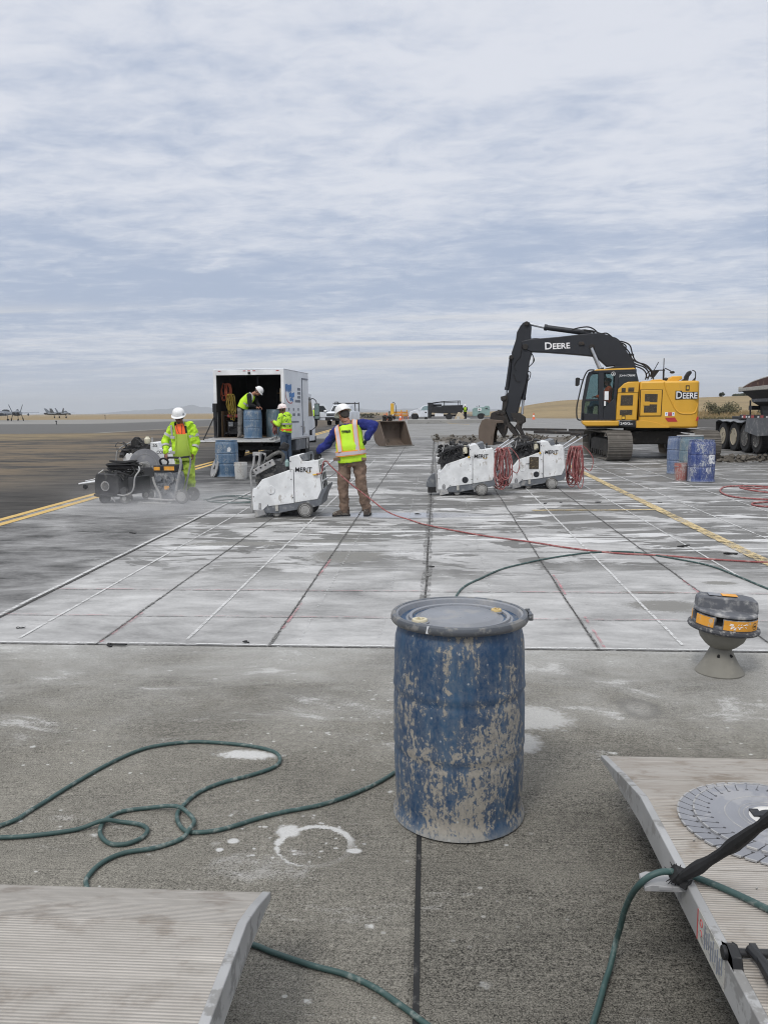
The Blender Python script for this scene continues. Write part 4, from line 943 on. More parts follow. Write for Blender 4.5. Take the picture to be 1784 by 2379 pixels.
    w = MB(); w.prism(sw([(150, 1332), (168, 1252), (252, 1248), (280, 1300)]), -.03, .0); w.prism([(xx(196), z(1240)), (xx(226), z(1240)), (xx(222), z(1170)), (xx(200), z(1170))], -.012, -.002); w.build('splash_plate', 'dusty_steel', t, .003)
    w = MB(); w.bb(xx(385), xx(418), -.008, .012, z(1262), z(1190)); w.build('latch_strap', 'decal', t)
    if v != 1:
        w = MB(); w.bb(xx(-10), xx(110), .1, .25, z(1300), z(1225)); w.build('mud_flap', 'black_rubber', t)
    # radiator grille on the rear end
    d = Vector((xx(915) - xx(882), 0, z(1018) - z(730))).normalized(); nrm = Vector((-d.z, 0, d.x)) * (1 if -d.z > 0 else -1); p0 = Vector((xx(884), 0, z(740)))
    w = MB()
    for i in range(3):
        a = .005 + i * .135
        for yy in (.06, .24, .42, .60): w.cyl(p0 + d * a + Vector((0, yy, 0)) + nrm * .012, p0 + d * (a + .125) + Vector((0, yy, 0)) + nrm * .012, .008, None, 6)
        for q in (0, .125): w.cyl(p0 + d * (a + q) + Vector((0, .05, 0)) + nrm * .012, p0 + d * (a + q) + Vector((0, .66, 0)) + nrm * .012, .009, None, 6)
    w.build('grille_bars', 'saw_white', t)
    w = MB()
    q = [p0 + nrm * .004, p0 + d * .40 + nrm * .004]; w.add([(q[0].x, .06, q[0].z), (q[0].x, .64, q[0].z), (q[1].x, .64, q[1].z), (q[1].x, .06, q[1].z)], [(0, 1, 2, 3)]); w.build('radiator', 'dark_void', t)
    # handlebars
    if v == 1: ends = [((870, 820), (1335, 490))]; gy = (.10,)
    else: ends = [((880, 760), (1225, 545))]; gy = (.08, .55)
    for yy in gy:
        a, b = [Vector((xx(p[0]), yy, z(p[1]))) for p in ends[0]]
        if v != 1 and yy > .3: b = b - Vector((.07, 0, .0))
        MB().cyl(a, b, .014, None, 10).build('handlebar', 'galvanised', t)
        c_ = b - (b - a) * .18; MB().cyl(c_, b + (b - a) * .01, .021, .019, 12).build('handle_grip', 'black_rubber', t)
    w = MB(); w.tube([(xx(905), .08, z(830)), (xx(870), -.012, z(846)), (xx(850), -.02, z(850)), (xx(820), -.02, z(852))], .012, 7, 3) if v == 1 else w.cyl((xx(548), -.03, z(806)), (xx(548), 0, z(806)), .02, None, 10)
    w.build('water_valve', 'amber', t, .001)
    # lettering and details on the near side
    text('lettering', 'MERIT', 'black_ink', t, xx(618), -.004, z(820), .074, .272, .012, .12)
    w = MB()
    for i in range(9):
        a = math.pi + .25 + i * .33; w.box((xx(770) + .034 * math.cos(a), -.0025, z(806) + .036 * math.sin(a)), (.016, .001, .009), None, (0, -a + 1.57, 0))
    w.build('logo_swoosh', 'amber', t)
    if v == 1:
        MB().disc((xx(340), -.004, z(1022)), (0, 1, 0), .068, .016, 40).build('round_cap', 'saw_white', t, .004)
    else:
        w = MB(); w.disc((xx(500), 0, z(1118)), (0, 1, 0), .062, .006, 28); vb = w.build('round_vent', 'grey_skirt', t)
        w = MB()
        for i in range(6): dz = -.045 + i * .018; hw = math.sqrt(max(.0004, .056 ** 2 - dz * dz)); w.bb(xx(500) - hw, xx(500) + hw, -.010, -.003, z(1118) + dz - .004, z(1118) + dz + .004)
        w.build('louvre', 'dark_void', vb)
        if v == 3:
            w = MB(); w.bb(xx(395), xx(532), -.008, 0, z(1040), z(865)); w.build('side_screen', 'grille_brown', t, .012); MB().torus((xx(300), -.001, z(1025)), .066, .005, 'y', 28, 6).build('round_cap', 'saw_white', t)
        w = MB(); w.bb(xx(188), xx(232), -.006, 0, z(1235), z(1190)); w.build('latch_plate', 'grey_skirt', t)
    return t
saw('white concrete saw at work, gripped by the man in a yellow vest', at(-2.39, 13.05), 1, 11)
saw('white parked concrete saw in front, blade guard showing at its left end', at(0.58, 16.1), 2, 23)
saw('white parked concrete saw behind, with a dark square side screen', at(2.09, 17.3), 3, 37)

def hose_bundle(label, x, y, z0, n, w_, h, seed, r=.0095):
    """a coil of hose hung over a saw's handlebars"""
    q = random.Random(seed); M = MB(); z0 += gz(x, y)
    for i in range(n):
        ww = w_ * q.uniform(.45, 1.0); hh = h * q.uniform(.72, 1.05); ox = q.uniform(-w_, w_) * .32; oy = q.uniform(-.16, .16)
        P = []
        for k in range(17):
            a = 2 * math.pi * k / 16; P.append((x + ox + ww * .42 * math.sin(a) * (1 - .35 * math.cos(a)), y + oy + .05 * math.sin(a * 2 + i), z0 - hh * (.5 - .5 * math.cos(a))))
        M.tube(P, r, 7, 3)
    P = [(x - .02, y, z0 - .02), (x + w_ * .55, y - .04, z0 + .0), (x + w_ * 1.2, y - .05, z0 - h * .3), (x + w_ * 1.05, y - .03, z0 - h * .62), (x + w_ * .5, y, z0 - h * .48)]
    M.tube(P, r, 7, 6)
    return tag(M.build('hose_bundle', 'hose_red', None, 0, 2, 60), label, 'hose', 'red hoses hung on saw handles')
hose_bundle('bundle of dusty red hose hanging from the front parked saw', 1.27, 16.2, .92, 24, .27, .78, 5)
hose_bundle('bundle of dusty red hose hanging from the rear parked saw', 2.86, 17.4, .88, 26, .30, .82, 9)

# ---------------------------------------------------------------- large saw with upright blade, number 55
k2 = 1 / (5.3516 * 108.0)
def bs_(pts): return tr(pts, 850, 800, k2)
t = thing('concrete_saw', 'larger white concrete saw with its big round blade raised, numbered 55', 'concrete saw', at(-6.24, 17.05), 0)
X2 = lambda c: (c - 850) * k2; Z2 = lambda c: (800 - c) * k2
MB().prism(bs_([(590, 420), (640, 350), (940, 335), (945, 215), (1040, 218), (1055, 290), (1150, 296), (1290, 380), (1290, 640), (600, 640)]), .25, .85).build('cover', 'saw_white', t, .010)
text('lettering', '.55', 'black_ink', t, X2(962), .246, Z2(272), .065, .115, .006)
text('lettering', 'CONCUT', 'black_ink', t, X2(1020), .246, Z2(357), .068, .35, .004, .1)
b = MB().disc((X2(908), .08, Z2(500)), (0, 1, 0), 210 * k2, .006, 64).build('saw_disc', 'blade_steel', t)
w = MB(); w.torus((X2(908), .072, Z2(500)), 145 * k2, .004, 'y', 48, 6); w.disc((X2(908), .07, Z2(500)), (0, 1, 0), 60 * k2, .02, 30); w.build('blade_flange', 'dusty_steel', b)
w = MB()
for i in range(3): w.tube([(X2(840 + i * 20), .05, Z2(520)), (X2(855 + i * 20), .03, Z2(465 + i * 6)), (X2(910 + i * 14), .03, Z2(470)), (X2(950 + i * 12), .04, Z2(520))], .011, 6)
w.build('water_hose', 'dusty_steel', b)
MB().prism(bs_([(830, 520), (980, 515), (1035, 570), (1035, 770), (905, 790), (880, 745), (850, 740), (830, 640)]), .02, .10).build('blade_guard', 'sooty_panel', t, .006)
w = MB(); clutter(w, X2(560), X2(930), .2, .85, Z2(380), Z2(230), 80, .03, .07, 77); w.prism(bs_([(520, 395), (560, 300), (700, 230), (900, 250), (940, 340)]), .35, .75); e = w.build('engine', 'dusty_engine', t)
w = MB(); w.cyl((X2(740), .3, Z2(222)), (X2(740), .55, Z2(222)), 50 * k2, None, 20); w.lathe([(0, 0), (.07, 0), (.075, .03), (.04, .06), (0, .06)], 18, (X2(735), .45, Z2(185))); w.build('air_filter', 'black_rubber', e)
w = MB(); w.lathe([(0, 0), (.055, 0), (.065, .02), (.065, .10), (.03, .14), (.03, .16), (0, .16)], 16, (X2(878), .4, Z2(235))); w.build('fuel_bottle', 'cream_plastic', e)
w = MB()
for yy in (.3, .8): w.tube([(X2(495), yy, Z2(520)), (X2(500), yy, Z2(380)), (X2(540), yy, Z2(295)), (X2(690), yy, Z2(215))], .016, 7)
w.tube([(X2(930), .4, Z2(300)), (X2(940), .4, Z2(160))], .02, 8, 1); w.build('guard_rail', 'dusty_steel', t)
w = MB()
for yy in (.2, .75): w.tube([(X2(300), yy, Z2(690)), (X2(120), yy, Z2(715)), (X2(30), yy, Z2(725))], .016, 7, 2)
w.tube([(X2(30), .2, Z2(725)), (X2(30), .75, Z2(725))], .016, 7, 1); w.tube([(X2(300), .4, Z2(560)), (X2(215), .4, Z2(620)), (X2(190), .4, Z2(670)), (X2(60), .4, Z2(700))], .008, 6); p = w.build('pointer_frame', 'pale_white', t)
MB().disc((X2(85), .3, Z2(765)), (0, 1, 0), .05, .05, 20).build('pointer_wheel', 'black_rubber', p, .008)
for c_ in (700, 1150):
    for yy in (.3, .75): MB().disc((X2(c_), yy, .12), (0, 1, 0), .12, .08, 24).build('wheel', 'tyre_dusty', t, .01)
MB().bb(X2(620), X2(1260), .3, .8, .14, .32).build('chassis', 'grey_skirt', t)

# ---------------------------------------------------------------- black engine-driven power unit with coiled cable
k3 = 1 / (5.3516 * 126.0)
t = thing('power_unit', 'black wheeled engine power unit with a round mesh grille', 'power unit', at(-6.04, 14.85), R(-14))
X3 = lambda c: (c - 460) * k3; Z3 = lambda c: (975 - c) * k3
def p3_(pts): return tr(pts, 460, 975, k3)
MB().prism(p3_([(255, 720), (275, 620), (300, 600), (570, 610), (600, 660), (612, 780), (600, 880), (300, 882), (252, 850)]), 0, .10).build('front_cowl', 'sooty_panel', t, .02, 3)
MB().prism(p3_([(285, 640), (560, 640), (590, 850), (290, 850)]), .103, .85).build('housing', 'sooty_panel', t, .02)
w = MB().disc((X3(415), -.004, Z3(757)), (0, 1, 0), 62 * k3, .01, 28); gr = w.build('fan_grille', 'dusty_steel', t)
w = MB()
for i in range(-4, 5):
    for j in range(-4, 5):
        if i * i + j * j < 17: w.bb(X3(415) + i * .0185 + (j % 2) * .009 - .006, X3(415) + i * .0185 + (j % 2) * .009 + .006, -.014, -.008, Z3(757) + j * .0185 - .005, Z3(757) + j * .0185 + .005)
w.build('grille_hole', 'dark_void', gr)
MB().prism(p3_([(250, 852), (300, 868), (610, 830), (610, 885), (300, 895), (255, 885)]), -.03, .8).build('bumper_skid', 'black_rubber', t, .01)
w = MB(); clutter(w, X3(330), X3(640), .15, .8, Z3(640), Z3(570), 50, .03, .06, 3); w.bb(X3(310), X3(620), .15, .8, Z3(660), Z3(590)); w.build('engine', 'dusty_engine', t)
MB().prism(p3_([(690, 650), (800, 640), (800, 830), (700, 850)]), .12, .6).build('side_tank', 'sooty_panel', t, .01)
MB().disc((X3(380), .05, Z3(975) + 62 * k3), (0, 1, 0), 62 * k3, .12, 26).build('wheel', 'black_rubber', t, .015)
for yy in (.05, .75):
    h = MB().disc((X3(690), yy, 72 * k3), (0, 1, 0), 72 * k3, .12, 26).build('wheel', 'tyre_dusty', t, .015); MB().disc((X3(690), yy - .06, 72 * k3), (0, 1, 0), 30 * k3, .02, 16).build('hub', 'cement_grey', h)
MB().disc((X3(685), .0, Z3(812)), (0, 1, 0), 45 * k3, .05, 24).build('drive_pulley', 'dusty_engine', t)
w = MB(); w.tube([(X3(600), -.02, Z3(860)), (X3(700), -.04, Z3(865)), (X3(800), -.04, Z3(830)), (X3(840), -.03, Z3(760)), (X3(850), 0, Z3(640)), (X3(870), .1, Z3(560)), (X3(820), .2, Z3(520)), (X3(790), .3, Z3(560))], .014, 7); w.tube([(X3(520), 0, Z3(890)), (X3(545), .0, Z3(955))], .014, 7, 1); w.build('tow_frame', 'dusty_steel', t)
w = MB(); q = random.Random(4)
for i in range(16):
    rr_ = q.uniform(.24, .31); zz = .62 + i * .0085 + q.uniform(-.006, .006); ox, oy = q.uniform(-.03, .03), q.uniform(-.03, .03); tx, ty = q.uniform(-.10, .10), q.uniform(-.10, .10)
    w.tube([(X3(495) + ox + rr_ * math.cos(a / 14 * 6.283), .42 + oy + rr_ * .85 * math.sin(a / 14 * 6.283), zz + tx * math.cos(a / 14 * 6.283) * .3 + ty * .3 * math.sin(a / 14 * 6.283)) for a in range(15)], .0125, 7, 3)
w.tube([(X3(495) + .25, .3, .68), (X3(760), .2, .60), (X3(770), .05, .52), (X3(720), .0, .55), (X3(600), .0, .58)], .012, 7); w.tube([(X3(560), .05, .62), (X3(640), .0, .52), (X3(700), -.02, .44)], .011, 7)
mw = Matrix.Translation(Vector(at(-6.04, 14.85))) @ Matrix.Rotation(R(-14), 4, 'Z'); w.v = [tuple(mw @ Vector(p)) for p in w.v]
tag(w.build('coiled_cable', 'black_rubber', None, 0, 2, 60), 'thick coil of black cable lying on top of the power unit', 'cable')

# ---------------------------------------------------------------- dust-caked core cutter on its cart
k4 = 1 / (5.3516 * 125.0)
t = thing('core_cutter', 'dust-caked upright cutting machine on a small two-wheeled cart', 'cutting machine', at(-4.98, 14.95), R(-6))
X4 = lambda c: (c - 1190) * k4; Z4 = lambda c: (945 - c) * k4
def p4_(pts): return tr(pts, 1190, 945, k4)
MB().prism(p4_([(1035, 560), (1320, 560), (1345, 660), (1290, 900), (1040, 890)]), 0, .34).build('motor_housing', 'grey_skirt', t, .012)
w = MB(); clutter(w, X4(1070), X4(1300), -.03, .02, Z4(850), Z4(600), 34, .02, .05, 13); w.disc((X4(1240), -.01, Z4(630)), (0, 1, 0), .10, .03, 28); w.disc((X4(1110), -.02, Z4(640)), (0, 1, 0), .05, .06, 18); w.build('gearbox', 'grey_skirt', t)
MB().prism(p4_([(1032, 480), (1316, 476), (1322, 556), (1034, 562)]), -.02, .36).build('control_box', 'sooty_panel', t, .008)
w = MB(); w.bb(X4(1040), X4(1118), -.026, -.022, Z4(540), Z4(498)); w.bb(X4(1172), X4(1305), -.026, -.022, Z4(540), Z4(492)); w.bb(X4(1172), X4(1235), -.046, -.042, Z4(775), Z4(730)); w.build('warning_sticker', 'label_orange', t)
w = MB(); w.bb(X4(1122), X4(1168), -.03, -.022, Z4(530), Z4(498)); w.build('switch', 'black_plastic', t)
for yy in (-.06, .38):
    w = MB(); w.tube([(X4(1310), yy, Z4(890)), (X4(1350), yy, Z4(700)), (X4(1400), yy, Z4(500)), (X4(1405), yy, Z4(420)), (X4(1385), yy, Z4(385))], .026 if yy < 0 else .02, 8); w.build('handle_post', 'dusty_steel', t)
w = MB(); w.tube([(X4(1230), -.05, Z4(382)), (X4(1310), -.06, Z4(380)), (X4(1385), -.06, Z4(383))], .020, 8, 2); w.tube([(X4(1390), -.06, Z4(383)), (X4(1392), .38, Z4(384))], .018, 8, 1); w.build('handle_grip', 'black_rubber', t)
w = MB(); w.tube([(X4(1030), -.05, Z4(620)), (X4(1060), -.06, Z4(720)), (X4(1130), -.07, Z4(860)), (X4(1090), -.08, Z4(935)), (X4(960), -.08, Z4(940))], .022, 8); w.tube([(X4(975), -.1, Z4(890)), (X4(1290), -.1, Z4(905)), (X4(1400), -.05, Z4(880))], .024, 8, 3)
w.tube([(X4(890), -.16, Z4(940)), (X4(1290), -.16, Z4(942))], .02, 8, 1); w.tube([(X4(975), .36, Z4(890)), (X4(1400), .36, Z4(890))], .024, 8, 1)
for c_ in (890, 1270): w.box((X4(c_), -.16, Z4(938)), (.075, .07, .05))
w.build('base_frame', 'cement_grey', t)
for yy in (-.10, .42):
    h = MB().disc((X4(1415), yy, 88 * k4), (0, 1, 0), 88 * k4, .05, 30).build('wheel', 'tyre_dusty', t, .012); MB().disc((X4(1415), yy - .027 * (1 if yy < 0 else -1), 88 * k4), (0, 1, 0), 58 * k4, .012, 26).build('hub', 'cement_grey', h)
w = MB(); w.tube([(X4(1105), .1, Z4(480)), (X4(1100), .05, Z4(420)), (X4(1150), .05, Z4(395)), (X4(1190), .1, Z4(430)), (X4(1180), .1, Z4(480))], .018, 8); w.build('cable_loop', 'black_rubber', t)

# two spare blades leaning against the drum behind the van
for i, (x_, y_, a, lab) in enumerate([(-5.62, 20.35, 20, 'grey saw blade leaning outermost against the faded drum'), (-5.55, 20.25, 14, 'grey saw blade leaning inside, tight against the faded drum')]):
    t = thing('saw_blade', lab, 'saw blade', at(x_, y_), 0, 'blades leaning on the drum')
    M = Matrix.Rotation(R(a), 4, 'Y') @ Matrix.Rotation(R(28), 4, 'Z'); c = M @ Vector((0, 0, .24))
    q = MB(); q.cyl(c - M @ Vector((.012, 0, 0)), c + M @ Vector((.012, 0, 0)), .24, None, 40); q.build('disc', 'dusty_steel', t)
    q = MB(); q.cyl(c - M @ Vector((.02, 0, 0)), c + M @ Vector((.02, 0, 0)), .05, None, 16); q.build('hub', 'sooty_panel', t)
# ---------------------------------------------------------------- excavator
t = thing('excavator', 'yellow tracked excavator with a black folded boom, facing left', 'excavator', at(6.7, 27.05), R(-9))
SX = lambda c: -2.06 + (c - 757) * .00414
SZ = lambda c: 1.19 + (742 - c) * .00424
BX = lambda c: -5.30 + (c - 50) * .00453
BZ = lambda c: .918 + (800 - c) * .00461
def sp_(pts): return [(SX(a), SZ(b)) for a, b in pts]
def bp_(pts): return [(BX(a), BZ(b)) for a, b in pts]
def z7(pts): return [(965.1 + a * .4, 90.5 + b * .4) for a, b in pts]
# undercarriage
def track(cx):
    r_, L, hw = .425, 1.72, .36; per = 4 * L + 2 * math.pi * r_; n = 46; w = MB()
    def pos(s_):
        s_ %= per
        if s_ < 2 * L: return (-L + s_, 2 * r_, 0)
        s_ -= 2 * L
        if s_ < math.pi * r_: a = s_ / r_; return (L + r_ * math.sin(a), r_ + r_ * math.cos(a), a)
        s_ -= math.pi * r_
        if s_ < 2 * L: return (L - s_, 0, math.pi)
        s_ -= 2 * L; a = s_ / r_; return (-L - r_ * math.sin(a), r_ - r_ * math.cos(a), math.pi + a)
    for i in range(n):
        y_, z_, a = pos(per * (i + .5) / n); M = Matrix.Translation((cx, y_, z_)) @ Matrix.Rotation(-a, 4, 'X')
        w.box((0, 0, -.012), (2 * hw, per / n - .012, .022), M)
        for q in (-.06, .0, .06): w.box((0, q, .008), (2 * hw - .02, .014, .024), M)
        w.box((-.07, 0, -.05), (.04, per / n + .02, .06), M); w.box((.07, 0, -.05), (.04, per / n + .02, .06), M)
    tk = w.build('track', 'track_steel', t, 0, 2, 25); tk.rotation_euler = (0, 0, R(9))
    w = MB(); w.prism([(-L, .18), (L, .18), (L, .52), (1.0, .62), (-1.0, .62), (-L, .50)], cx - .20, cx + .20, None, 'x'); w.build('track_frame', 'track_dark', tk, .02)
    for y_ in (-1.25, -.9, -.55, -.2, .15, .5, .85, 1.2): w = MB(); w.cyl((cx - .24, y_, .16), (cx + .24, y_, .16), .085, None, 18); w.build('roller', 'track_dark', tk, .01)
    w = MB(); w.cyl((cx - .18, -L, r_), (cx + .18, -L, r_), .33, None, 26); w.build('idler', 'track_dark', tk, .02)
    w = MB()
    for i in range(14): a = i * 2 * math.pi / 14; w.box((cx, L + .34 * math.cos(a), r_ + .34 * math.sin(a)), (.08, .09, .07), None, (a, 0, 0))
    w.cyl((cx - .2, L, r_), (cx + .2, L, r_), .29, None, 24); w.build('sprocket', 'track_dark', tk)
track(-1.28); track(1.28)
w = MB(); w.prism([(-1.1, .45), (1.1, .45), (1.1, .72), (.55, .84), (-.55, .84), (-1.1, .72)], -.85, .85); w.cyl((0, 0, .80), (0, 0, .99), .72, .72, 36); w.bb(-.5, .9, -.6, .6, .42, .5)
w.build('car_body', 'track_dark', t, .02).rotation_euler = (0, 0, R(9))
# platform and housings
w = MB(); w.prism(sp_([(762, 744), (1028, 746), (1028, 786), (790, 786), (762, 768)]), -1.45, 1.45); w.build('deck_sill', 'machine_yellow', t, .04, 3)
w = MB(); w.bb(-1.9, 1.1, -1.2, 1.2, .93, 1.02); w.build('under_deck', 'dark_metal', t)
fr = MB().prism(sp_([(1003, 744), (1006, 640), (1013, 520), (1055, 480), (1085, 468), (1163, 468), (1158, 560), (1152, 744)]), -1.44, -.30).build('front_housing', 'machine_yellow', t, .035, 3)
MB().prism(sp_([(1003, 744), (1013, 520), (1163, 468), (1152, 744)]), .32, 1.44).build('far_housing', 'machine_yellow', t, .035, 3)
x1_ = SX(1166)
plan = [(x1_, -1.43), (1.04, -1.43), (1.21, -1.415), (1.31, -1.36), (1.36, -1.24), (1.40, -.8), (1.44, 0), (1.40, .8), (1.36, 1.24), (1.31, 1.36), (1.21, 1.415), (1.04, 1.43), (x1_, 1.43)]
MB().prism(plan, SZ(800), SZ(468), None, 'z').build('counterweight', 'machine_yellow', t, .06, 3)
w = MB(); w.prism(sp_(z7([(460, 1640), (620, 1640), (820, 1680), (960, 1730), (1040, 1745), (1040, 1770), (460, 1770)])), -1.45, -1.425); w.build('lower_panel', 'machine_yellow', t, .006)
w = MB()
rib = [(965.1 + a * .4, 90.5 + b * .4) for a, b in [(925, 960), (960, 1080), (1010, 1200), (1060, 1300), (1110, 1400), (1165, 1475), (1235, 1515), (1340, 1520), (1430, 1518), (1480, 1490), (1505, 1420), (1525, 1330)]]
def cwy(x): return -1.43 + .015 * ss(1.04, 1.21, x) + .06 * ss(1.21, 1.31, x) + .10 * ss(1.31, 1.36, x)
w.tube([(SX(a), cwy(SX(a)) - .004, SZ(b)) for a, b in rib], .02, 8, 4); w.build('contour_rib', 'machine_yellow', t)
ed = MB().prism(sp_([(1176, 530), (1322, 532), (1318, 712), (1174, 712)]), -1.452, -1.42).build('engine_door', 'machine_yellow', t, .012, 3)
w = MB(); q = sp_([(1170, 526), (1327, 528), (1323, 717), (1168, 717)]); w.prism(q, -1.436, -1.425); w.build('door_gap', 'dark_void', t)
def grille(pts, name, par, y=-1.458):
    g = MB().prism(sp_(pts), y, y + .02).build(name, 'grille_brown', par, .004)
    xs = [SX(p[0]) for p in pts]; zs = [SZ(p[1]) for p in pts]; w = MB(); n = int((max(xs) - min(xs)) / .018)
    for i in range(1, n): xx_ = min(xs) + (max(xs) - min(xs)) * i / n; w.bb(xx_ - .0022, xx_ + .0022, y - .003, y, min(zs) + .01, max(zs) - .01)
    w.build('grille_wire', 'track_dark', g)
grille([(1204, 557), (1293, 559), (1291, 617), (1203, 614)], 'door_grille', t); grille([(1201, 630), (1291, 632), (1289, 690), (1199, 690)], 'door_grille', t)
MB().prism(sp_([(1194, 612), (1238, 612), (1238, 640), (1194, 640)]), -1.466, -1.45).build('door_latch', 'machine_yellow', ed, .006)
for p in ([(1039, 513), (1068, 513), (1067, 542), (1038, 542)], [(1086, 511), (1128, 510), (1127, 541), (1085, 541)], [(1036, 565), (1122, 565), (1120, 638), (1033, 638)], [(1032, 669), (1119, 669), (1118, 705), (1030, 705)]): grille(p, 'side_grille', t, -1.452)
w = MB(); w.prism(sp_([(1008, 545), (1158, 546), (1158, 549), (1008, 548)]), -1.4435, -1.43); w.build('panel_seam', 'dark_void', fr)
w = MB(); w.prism(sp_([(1030, 745), (1142, 747), (1146, 792), (1030, 788)]), -1.458, -1.44); w.build('model_plate', 'black_plastic', t, .008)
text('lettering', '245G', 'white_ink', t, SX(1036), -1.461, SZ(775), .082, .285, .005); text('lettering', 'LC', 'white_ink', t, SX(1104), -1.461, SZ(775), .045, .085, .004)
def deere(x, y, z, cap, width, par, back=None, mt_='white_ink'):
    return text('lettering', 'Deere', mt_, par, x, y, z, cap, width, .012, 0, None, .003, .8)
w = MB(); w.prism(sp_(z7([(1125, 1118), (1235, 1118), (1240, 1140), (1508, 1140), (1508, 1262), (1400, 1262), (1125, 1272)])), -1.444, -1.40); o = w.build('name_plate', 'black_ink', t)
deere(SX(965.1 + 1140 * .4), -1.449, SZ(90.5 + 1256 * .4), .215, SX(965.1 + 1500 * .4) - SX(965.1 + 1140 * .4), t)
w = MB(); w.prism(sp_(z7([(1297, 1025), (1362, 1025), (1362, 1115), (1297, 1115)])), -1.441, -1.40); w.prism(sp_(z7([(198, 1545), (265, 1545), (265, 1625), (198, 1625)])), -1.447, -1.44); w.build('owner_sticker', 'black_ink', t)
w = MB(); w.prism(sp_(z7([(1312, 1045), (1350, 1045), (1350, 1095), (1312, 1095)])), -1.443, -1.441); w.prism(sp_(z7([(208, 1565), (255, 1565), (255, 1610), (208, 1610)])), -1.449, -1.447); w.build('sticker_mark', 'amber', t)
w = MB(); w.prism(sp_(z7([(957, 1590), (1130, 1585), (1180, 1662), (1010, 1662)])), -1.437, -1.42); w.build('reflector', 'red_paint', t)
w = MB(); w.prism(sp_(z7([(1490, 1650), (1515, 1580), (1540, 1570), (1538, 1640)])), cwy(1.27) - .006, cwy(1.27) + .03); w.build('reflector', 'red_paint', t)
w = MB(); w.prism(sp_(z7([(957, 1492), (1122, 1495), (1122, 1562), (957, 1560)])), -1.436, -1.42); o = w.build('safety_sticker', 'white_ink', t)
w = MB(); w.prism(sp_(z7([(1008, 1494), (1080, 1494), (1080, 1560), (1008, 1560)])), -1.439, -1.436); w.build('sticker_print', 'red_ink', o)
w = MB(); w.prism(sp_(z7([(974, 1505), (998, 1505), (985, 1550)])), -1.438, -1.436); w.prism(sp_(z7([(1090, 1505), (1112, 1512), (1095, 1550)])), -1.438, -1.436); w.build('sticker_print', 'blue_ink', o)
# things on top
w = MB(); w.prism(sp_(z7([(1005, 945), (1090, 850), (1268, 848), (1276, 900), (1195, 945)])), -.9, .6); w.build('engine_hood', 'machine_yellow', t, .02)
w = MB(); w.prism(sp_(z7([(700, 945), (740, 908), (900, 905), (990, 945)])), -1.0, 1.0); w.build('top_hatch', 'machine_yellow', t, .02)
w = MB(); w.prism(sp_(z7([(1352, 945), (1356, 850), (1410, 755), (1470, 735), (1490, 780), (1440, 850), (1424, 945)])), -.3, -.05); w.build('exhaust_stack', 'black_plastic', t, .03)
w = MB(); w.prism(sp_(z7([(1455, 935), (1510, 870), (1518, 870), (1515, 945), (1455, 945)])), -.75, -.70); w.tube([(SX(965.1 + 1515 * .4), -.72, SZ(90.5 + 900 * .4)), (SX(965.1 + 1512 * .4), -.72, SZ(90.5 + 780 * .4)), (SX(965.1 + 1470 * .4), -.6, SZ(90.5 + 745 * .4))], .016, 7); w.build('camera_bracket', 'black_plastic', t)
w = MB(); w.prism(sp_(z7([(1255, 925), (1300, 900), (1370, 895), (1360, 930), (1320, 940)])), -1.1, -.8); w.build('hinge_cover', 'black_plastic', t)
w = MB(); w.prism(sp_(z7([(800, 708), (960, 700), (870, 828), (780, 822)])), .6, .64); w.tube([(SX(965.1 + a * .4), .62, SZ(90.5 + b * .4)) for a, b in [(700, 790), (760, 725), (820, 708), (990, 700), (1060, 705)]], .018, 7); w.tube([(SX(965.1 + 850 * .4), .62, SZ(90.5 + b * .4)) for b in (950, 800)], .02, 7, 1); w.tube([(SX(965.1 + a * .4), .62, SZ(90.5 + b * .4)) for a, b in [(700, 850), (790, 800)]], .018, 7, 1)
w.build('far_mirror', 'black_plastic', t)
w = MB(); w.tube([(SX(965.1 + 985 * .4), -.2, SZ(90.5 + b * .4)) for b in (950, 830, 700)], .03, 7, 1); w.tube([(SX(965.1 + 985 * .4), -.2, SZ(90.5 + b * .4)) for b in (760, 505)], .014, 6, 1); w.tube([(SX(965.1 + 850 * .4), .5, SZ(90.5 + 700 * .4)), (SX(965.1 + 930 * .4), .5, SZ(90.5 + 548 * .4))], .013, 6, 1); w.build('antenna', 'black_plastic', t)
w = MB(); w.tube([(SX(965.1 + a * .4), -.3, SZ(90.5 + b * .4)) for a, b in [(1000, 690), (1050, 712), (1110, 745)]], .016, 7); w.ell((SX(965.1 + 1135 * .4), -.3, SZ(90.5 + 765 * .4)), (.075, .03, .045), 8); w.ell((SX(965.1 + 1020 * .4), -.4, SZ(90.5 + 890 * .4)), (.06, .06, .05), 8); w.build('round_mirror', 'black_plastic', t)
# cab
cab0, cab1 = -1.44, -.42
def cabpart(name, pts, mt_, par=t, d=.05, both=True, bev=.008):
    w = MB(); w.prism(sp_(pts), cab0, cab0 + d)
    if both: w.prism(sp_(pts), cab1 - d, cab1)
    return w.build(name, mt_, par, bev)
fm = MB()
for y0, y1 in ((cab0, cab0 + .06), (cab1 - .06, cab1)):
    for pts in ([(756, 741), (760, 610), (790, 425), (802, 397), (832, 388), (838, 402), (815, 430), (786, 590), (776, 655), (776, 741)],
                [(832, 388), (1140, 382), (1141, 404), (838, 404)], [(876, 404), (912, 404), (914, 741), (880, 741)],
                [(776, 692), (880, 700), (880, 741), (776, 741)], [(783, 590), (877, 590), (877, 604), (781, 604)],
                [(990, 404), (1014, 404), (1014, 480), (1000, 600), (985, 600)], [(914, 662), (985, 590), (1004, 600), (1002, 741), (914, 741)]):
        fm.prism(sp_(pts), y0, y1)
fm.bb(SX(756), SX(776), cab0, cab1, SZ(741), SZ(690)); fm.bb(SX(776), SX(1002), cab0 + .06, cab1 - .06, SZ(741), SZ(728))
